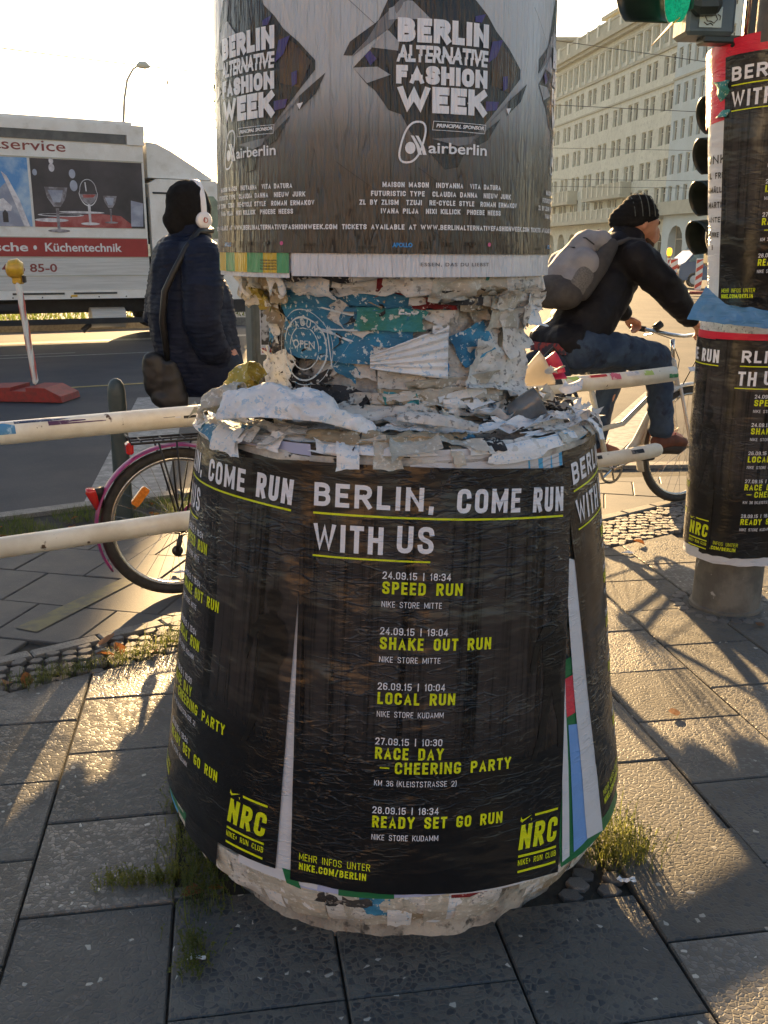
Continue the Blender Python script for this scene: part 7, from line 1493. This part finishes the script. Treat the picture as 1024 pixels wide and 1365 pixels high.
for k in range(3):
    for s in (-1, 1):
        m = MB(); m.T = Matrix.Translation((-3.655, 9.7, .62)) @ Matrix.Rotation(R_(-5), 4, 'Y') @ Matrix.Rotation(R_(107), 4, 'Z'); z = -.38+.30*k
        m.prism([(-.12, z-.08), (.12, z+.06), (.12, z+.20), (-.12, z+.06)], lambda x, y, s=s: (x, s*.0245, y), (0, s*.002, 0)); m.obj('red_stripe', Mt['beaconred'], b_)
m = MB(); m.tube([(-3.76, 9.64, 1.26), (-3.735, 9.64, 1.26), (-3.66, 9.66, 1.27), (-3.62, 9.67, 1.27)], [.07, .092, .095, .055], 20); m.obj('lamp', Mt['yellow'], ws, smooth=True)
m = MB(); m.bbox((-3.685, 9.68, 1.165), (.10, .09, .10), .012); m.obj('lamp_base', Mt['yellow'], ws)
m = MB(); m.bbox((-3.61, 9.64, 1.165), (.03, .05, .07), .006); m.obj('clamp', Mt['black'], ws)
# ================================================================== things lying on the ledge
pc = empty('paper_cone', (.40, 2.5, 1.1), label='pink and cream rolled paper cone stuck behind the right side of the ledge', cat='paper')
def cone_(u, v):
    q = 2*math.pi*u; r = .010+.034*v+.004*math.sin(q*5)*v; return Vector((.335, 2.36, 1.135)) + Vector((.070, -.02, .040))*v + Vector((-.45*math.cos(q), .85*math.sin(q), .85*math.cos(q)))*r
MB().grid(40, 10, cone_, close_u=True).obj('rolled_sheet', mat('cream_paper', (.70, .60, .46), (.6, .5, .38), sc=10, rough=.6), pc, smooth=True, solid=.002)
def rose(u, v):
    q = 9*u; r = .004+.034*u; return Vector((.398, 2.335, 1.170)) + Vector((.035*v, -.02*v, .018*v)) + Vector((-.45*math.cos(q), .8*math.sin(q), .85*math.cos(q)))*r*(.8+.45*v)
MB().grid(40, 5, rose).obj('pink_lining', Mt['pink'], pc, smooth=True, solid=.002)
cu_ = empty('plastic_cup', (.285, 1.98, 1.12), label='greyish clear plastic cup lying on the right part of the ledge', cat='cup')
m = MB(); M4 = Matrix(((.5, 0, .86), (0, 1, 0), (-.86, 0, .5))); m.lathe([(.001, .0), (.020, .002), (.026, .012), (.030, .05), (.031, .07), (.033, .072)], (.262, 1.95, 1.118), 30, cap=False, M=M4)
Mt['cup'] = mat('cup', (.20, .22, .24), (.30, .32, .34), sc=20, rough=.12, trans=.5, spec=.6); m.obj('cup_wall', Mt['cup'], cu_, smooth=True, solid=.0015)
# ================================================================== weeds, leaves, litter
rw = random.Random(77)
def weed(pts, n, hmin, hmax, label, spread=.05, mt='weed', leaf=.006, group='weeds growing in the paving joints'):
    mb = MB(); c0 = pts[0]
    for i in range(n):
        k = rw.random()*(len(pts)-1); j = min(int(k), len(pts)-2) if len(pts) > 1 else 0
        a = Vector((*pts[j], 0)).lerp(Vector((*pts[min(j+1, len(pts)-1)], 0)), k-j); b = a + Vector((rw.gauss(0, spread), rw.gauss(0, spread*.8), 0)); h = rw.uniform(hmin, hmax); q = rw.uniform(0, 6.28); le = rw.uniform(.1, .75)
        tip = b + Vector((math.cos(q)*h*le, math.sin(q)*h*le, h)); mid = b.lerp(tip, .5)+Vector((0, 0, h*.12)); sdv = Vector((-math.sin(q), math.cos(q), 0))*.0009
        mb.add([b-sdv, b+sdv, mid+sdv, mid-sdv, tip], [(0, 1, 2, 3), (3, 2, 4)])
        for g in range(rw.randint(4, 9)):
            t = rw.uniform(.15, 1); c = b.lerp(mid, t*2) if t < .5 else mid.lerp(tip, t*2-1); q2 = rw.uniform(0, 6.28); l = rw.uniform(.5, 1.2)*leaf; dv = Vector((math.cos(q2), math.sin(q2), rw.uniform(-.3, .7)))*l; sv = Vector((-math.sin(q2), math.cos(q2), rw.uniform(-.3, .3)))*l*.38
            mb.add([c, c+dv*.5+sv, c+dv, c+dv*.5-sv], [(0, 1, 2, 3)])
    mb.obj('weed_clump', Mt[mt], None, label=label, cat='weed', group=group)
weed([(-.50, 2.12), (-.46, 2.00), (-.42, 1.90), (-.40, 1.80)], 330, .02, .075, 'dark green weed clump in the bare earth left of the column foot', .035)
weed([(-.66, 1.90), (-.56, 1.915), (-.46, 1.93)], 240, .015, .045, 'sunlit low weeds along the slab joint left of the column', .016)
weed([(-.40, 1.72), (-.39, 1.62)], 110, .015, .05, 'dark weeds in the joint nearest the camera, left of the column', .02)
weed([(-.56, 2.28), (-.53, 2.20)], 120, .02, .07, 'small weed tuft touching the left hem of the column', .02)
weed([(.52, 2.16), (.60, 2.10), (.63, 2.03), (.55, 1.98)], 420, .03, .10, 'bushy yellow green weed clump at the right foot of the column', .035)
weed([(-1.27, 2.94), (-1.15, 3.03), (-1.05, 3.10)], 260, .015, .05, 'green weeds at the left end of the cobble strip', .03)
weed([(-1.0, 3.13), (-.93, 3.18), (-.86, 3.25)], 200, .015, .05, 'weeds in the middle of the cobble strip beside brown leaves', .03)
weed([(-.86, 3.28), (-.76, 3.36), (-.68, 3.42)], 230, .02, .08, 'sunlit grassy weeds on the cobble strip near the column', .035)
weed([(-1.30, 4.95), (-1.05, 5.15), (-.8, 5.3)], 260, .02, .07, 'weeds behind the spokes of the parked bicycle', .05)
weed([(1.02, 4.42), (1.06, 4.40)], 50, .015, .05, 'tiny weed tuft beside the right cobbles', .018)
lm = []
for k in range(4):
    m = MB(); r_ = random.Random(k); P = [(0, 0), (.25, .30), (.6, .42), (.85, .22), (1.1, 0), (.85, -.24), (.55, -.40), (.22, -.26)]
    P = [(x+r_.uniform(-.06, .06), y+r_.uniform(-.06, .06)) for x, y in P]
    vs = [(x-.5, y, .35*abs(y)+.12*math.sin(x*3+k)) for x, y in P] + [(.0, 0, .02)]
    m.add(vs, [(i, (i+1) % 8, 8) for i in range(8)]); me = m.mesh('fallen_leaf'); me.materials.append(Mt['leaf']); lm.append(me)
spots = [(-.44, 1.86, .05), (-.39, 1.88, .035), (-1.02, 3.19, .07), (-.99, 3.24, .06), (-1.06, 3.33, .075), (-1.24, 2.98, .06), (-1.30, 2.95, .05), (1.52, 3.53, .05), (1.66, 3.62, .06), (1.74, 3.70, .05), (.95, 2.77, .05), (1.32, 4.62, .06), (-.75, 3.30, .05), (-.85, 3.22, .045)]
for i in range(22): spots.append((rw.uniform(-2.2, -1.2), 0, rw.uniform(.03, .06)))
for i in range(6): spots.append((rw.uniform(-1.2, -.7), 0, rw.uniform(.03, .05)))
for i, (x, y, s) in enumerate(spots):
    if y == 0: y = 4.6+(x+1.75)*.75+rw.uniform(-.1, .45)
    o = link(rw.choice(lm), 'fallen_leaf'); o.location = (x, y, .012); o.scale = (s, s, s); o.rotation_euler = (rw.gauss(0, .3), rw.gauss(0, .3), rw.uniform(0, 6.28))
    lb = {0: 'orange brown leaf lying in the weeds left of the column foot', 4: 'curled orange leaf on the edging of the cobble strip', 7: 'small orange leaf on the slabs in front of the pole'}.get(i, 'dry brown leaf lying on the ground among the weeds' if y < 4.3 else 'dry brown leaf lying in the grass by the kerb')
    tag(o, lb, 'leaf', 'fallen leaves' if i not in (0, 4, 7) else None)
for i, (x, y, s, lb) in enumerate(((.585, 1.925, .045, 'crumpled white paper bit beside the weeds at the right of the column'), (-.39, 1.66, .040, 'thin white paper bit on the slab joint near the bottom left'), (-1.02, 4.00, .13, 'pale paper shred lying behind the bicycle wheel'), (-.93, 4.12, .10, 'second pale shred lying higher behind the bicycle wheel'), (1.22, 4.47, .06, 'white litter bit beside the cobbles on the right'))):
    r_ = random.Random(i+40)
    m = MB(); m.grid(7, 4, lambda u, v: Vector((x+(u-.5)*s, y+(v-.5)*s*.35, .006+.10*s*abs(r_.gauss(0, 1))))); m.obj('paper_bit', Mt['sw2'], label=lb, cat='litter')
# ================================================================== added tree, hidden behind the drum, blocks the sun from the left ground
tr = empty('tree', (-4.6, 34, 0), label='leafy tree added unseen behind the column to shade the ground on the left', cat='tree')
m = MB(); m.tube([(-4.6, 34, -.1), (-4.57, 34, 1.5), (-4.65, 34.05, 3.2), (-4.6, 34, 5.2), (-4.65, 34, 7.6)], [.24, .19, .16, .12, .05], 12)
for k in range(9):
    a = k*2.4; z = 3.0+k*.5; m.tube([(-4.62, 34, z), (-4.62+.5*math.cos(a), 34+.9*math.sin(a), z+.6), (-4.62+.75*math.cos(a), 34+1.6*math.sin(a), z+1.4)], [.07, .045, .02], 8)
m.obj('trunk', mat('bark', (.09, .075, .06), (.05, .045, .035), sc=12, rough=.9, bump=.8, bs=14, bd=.03), tr, smooth=True)
m = MB()
for i in range(15000):
    q = rw.uniform(0, 6.28); zz = rw.uniform(-1, 1); r_ = rw.random()**.4; s_ = math.sqrt(1-zz*zz); x = -4.72+.98*r_*s_*math.cos(q); y = 34+2.2*r_*s_*math.sin(q); z = 6.6+4.3*r_*zz
    if noise.noise(Vector((x*1.3, y*1.3, z*1.3))) < -.36: continue
    c = Vector((x, y, z)); a = Vector((rw.gauss(0, 1), rw.gauss(0, 1), rw.gauss(0, 1))).normalized()*.11; b = a.cross(Vector((rw.gauss(0, 1), rw.gauss(0, 1), rw.gauss(0, 1)))).normalized()*.07
    m.add([c-a, c+b, c+a, c-b], [(0, 1, 2, 3)])
m.obj('crown', mat('treeleaf', (.05, .075, .02), (.10, .11, .03), sc=2, rough=.6), tr)
# sunlit house row across the street behind the viewer, seen only as a reflection in the glossy paper
br = empty('house_row', (0, -24, 0), label='row of ochre houses across the street behind the viewer', cat='building')
Mt['ochre'] = mat('ochre', (.50, .31, .16), (.42, .26, .13), sc=.4, rough=.9)
for x0, x1, h in ((-44, -30, 13), (-14, -8, 13), (3.0, 7.5, 14)):
    m = MB(); eb(x0, x1, -40, -30, -.05, h, m); w_ = m.obj('wall', Mt['ochre'], br)
    m = MB(); eb(x0-.2, x1+.2, -40.2, -29.7, h, h+.5, m); m.obj('roof', Mt['roofm'], br)
    k = x0+1
    while k < x1-1.5:
        for z in range(1, 5): m = MB(); eb(k, k+1.2, -30.0, -29.96, z*3.6, z*3.6+2, m); m.obj('window', Mt['winglass'], w_)
        k += 2.6
# ================================================================== air
hz = MB(); hz.box((0, 250, 19), (3700, 3700, 40.6)); h_ = hz.obj('haze', None, kind='stuff')
hm = bpy.data.materials.new('haze'); hm.use_nodes = True; t_ = hm.node_tree; t_.nodes.clear(); o_ = t_.nodes.new('ShaderNodeOutputMaterial'); pv = t_.nodes.new('ShaderNodeVolumePrincipled')
pv.inputs['Density'].default_value = .00035; pv.inputs['Color'].default_value = (.90, .95, .97, 1); pv.inputs['Anisotropy'].default_value = .1
t_.links.new(pv.outputs[0], o_.inputs['Volume']); h_.data.materials.append(hm)
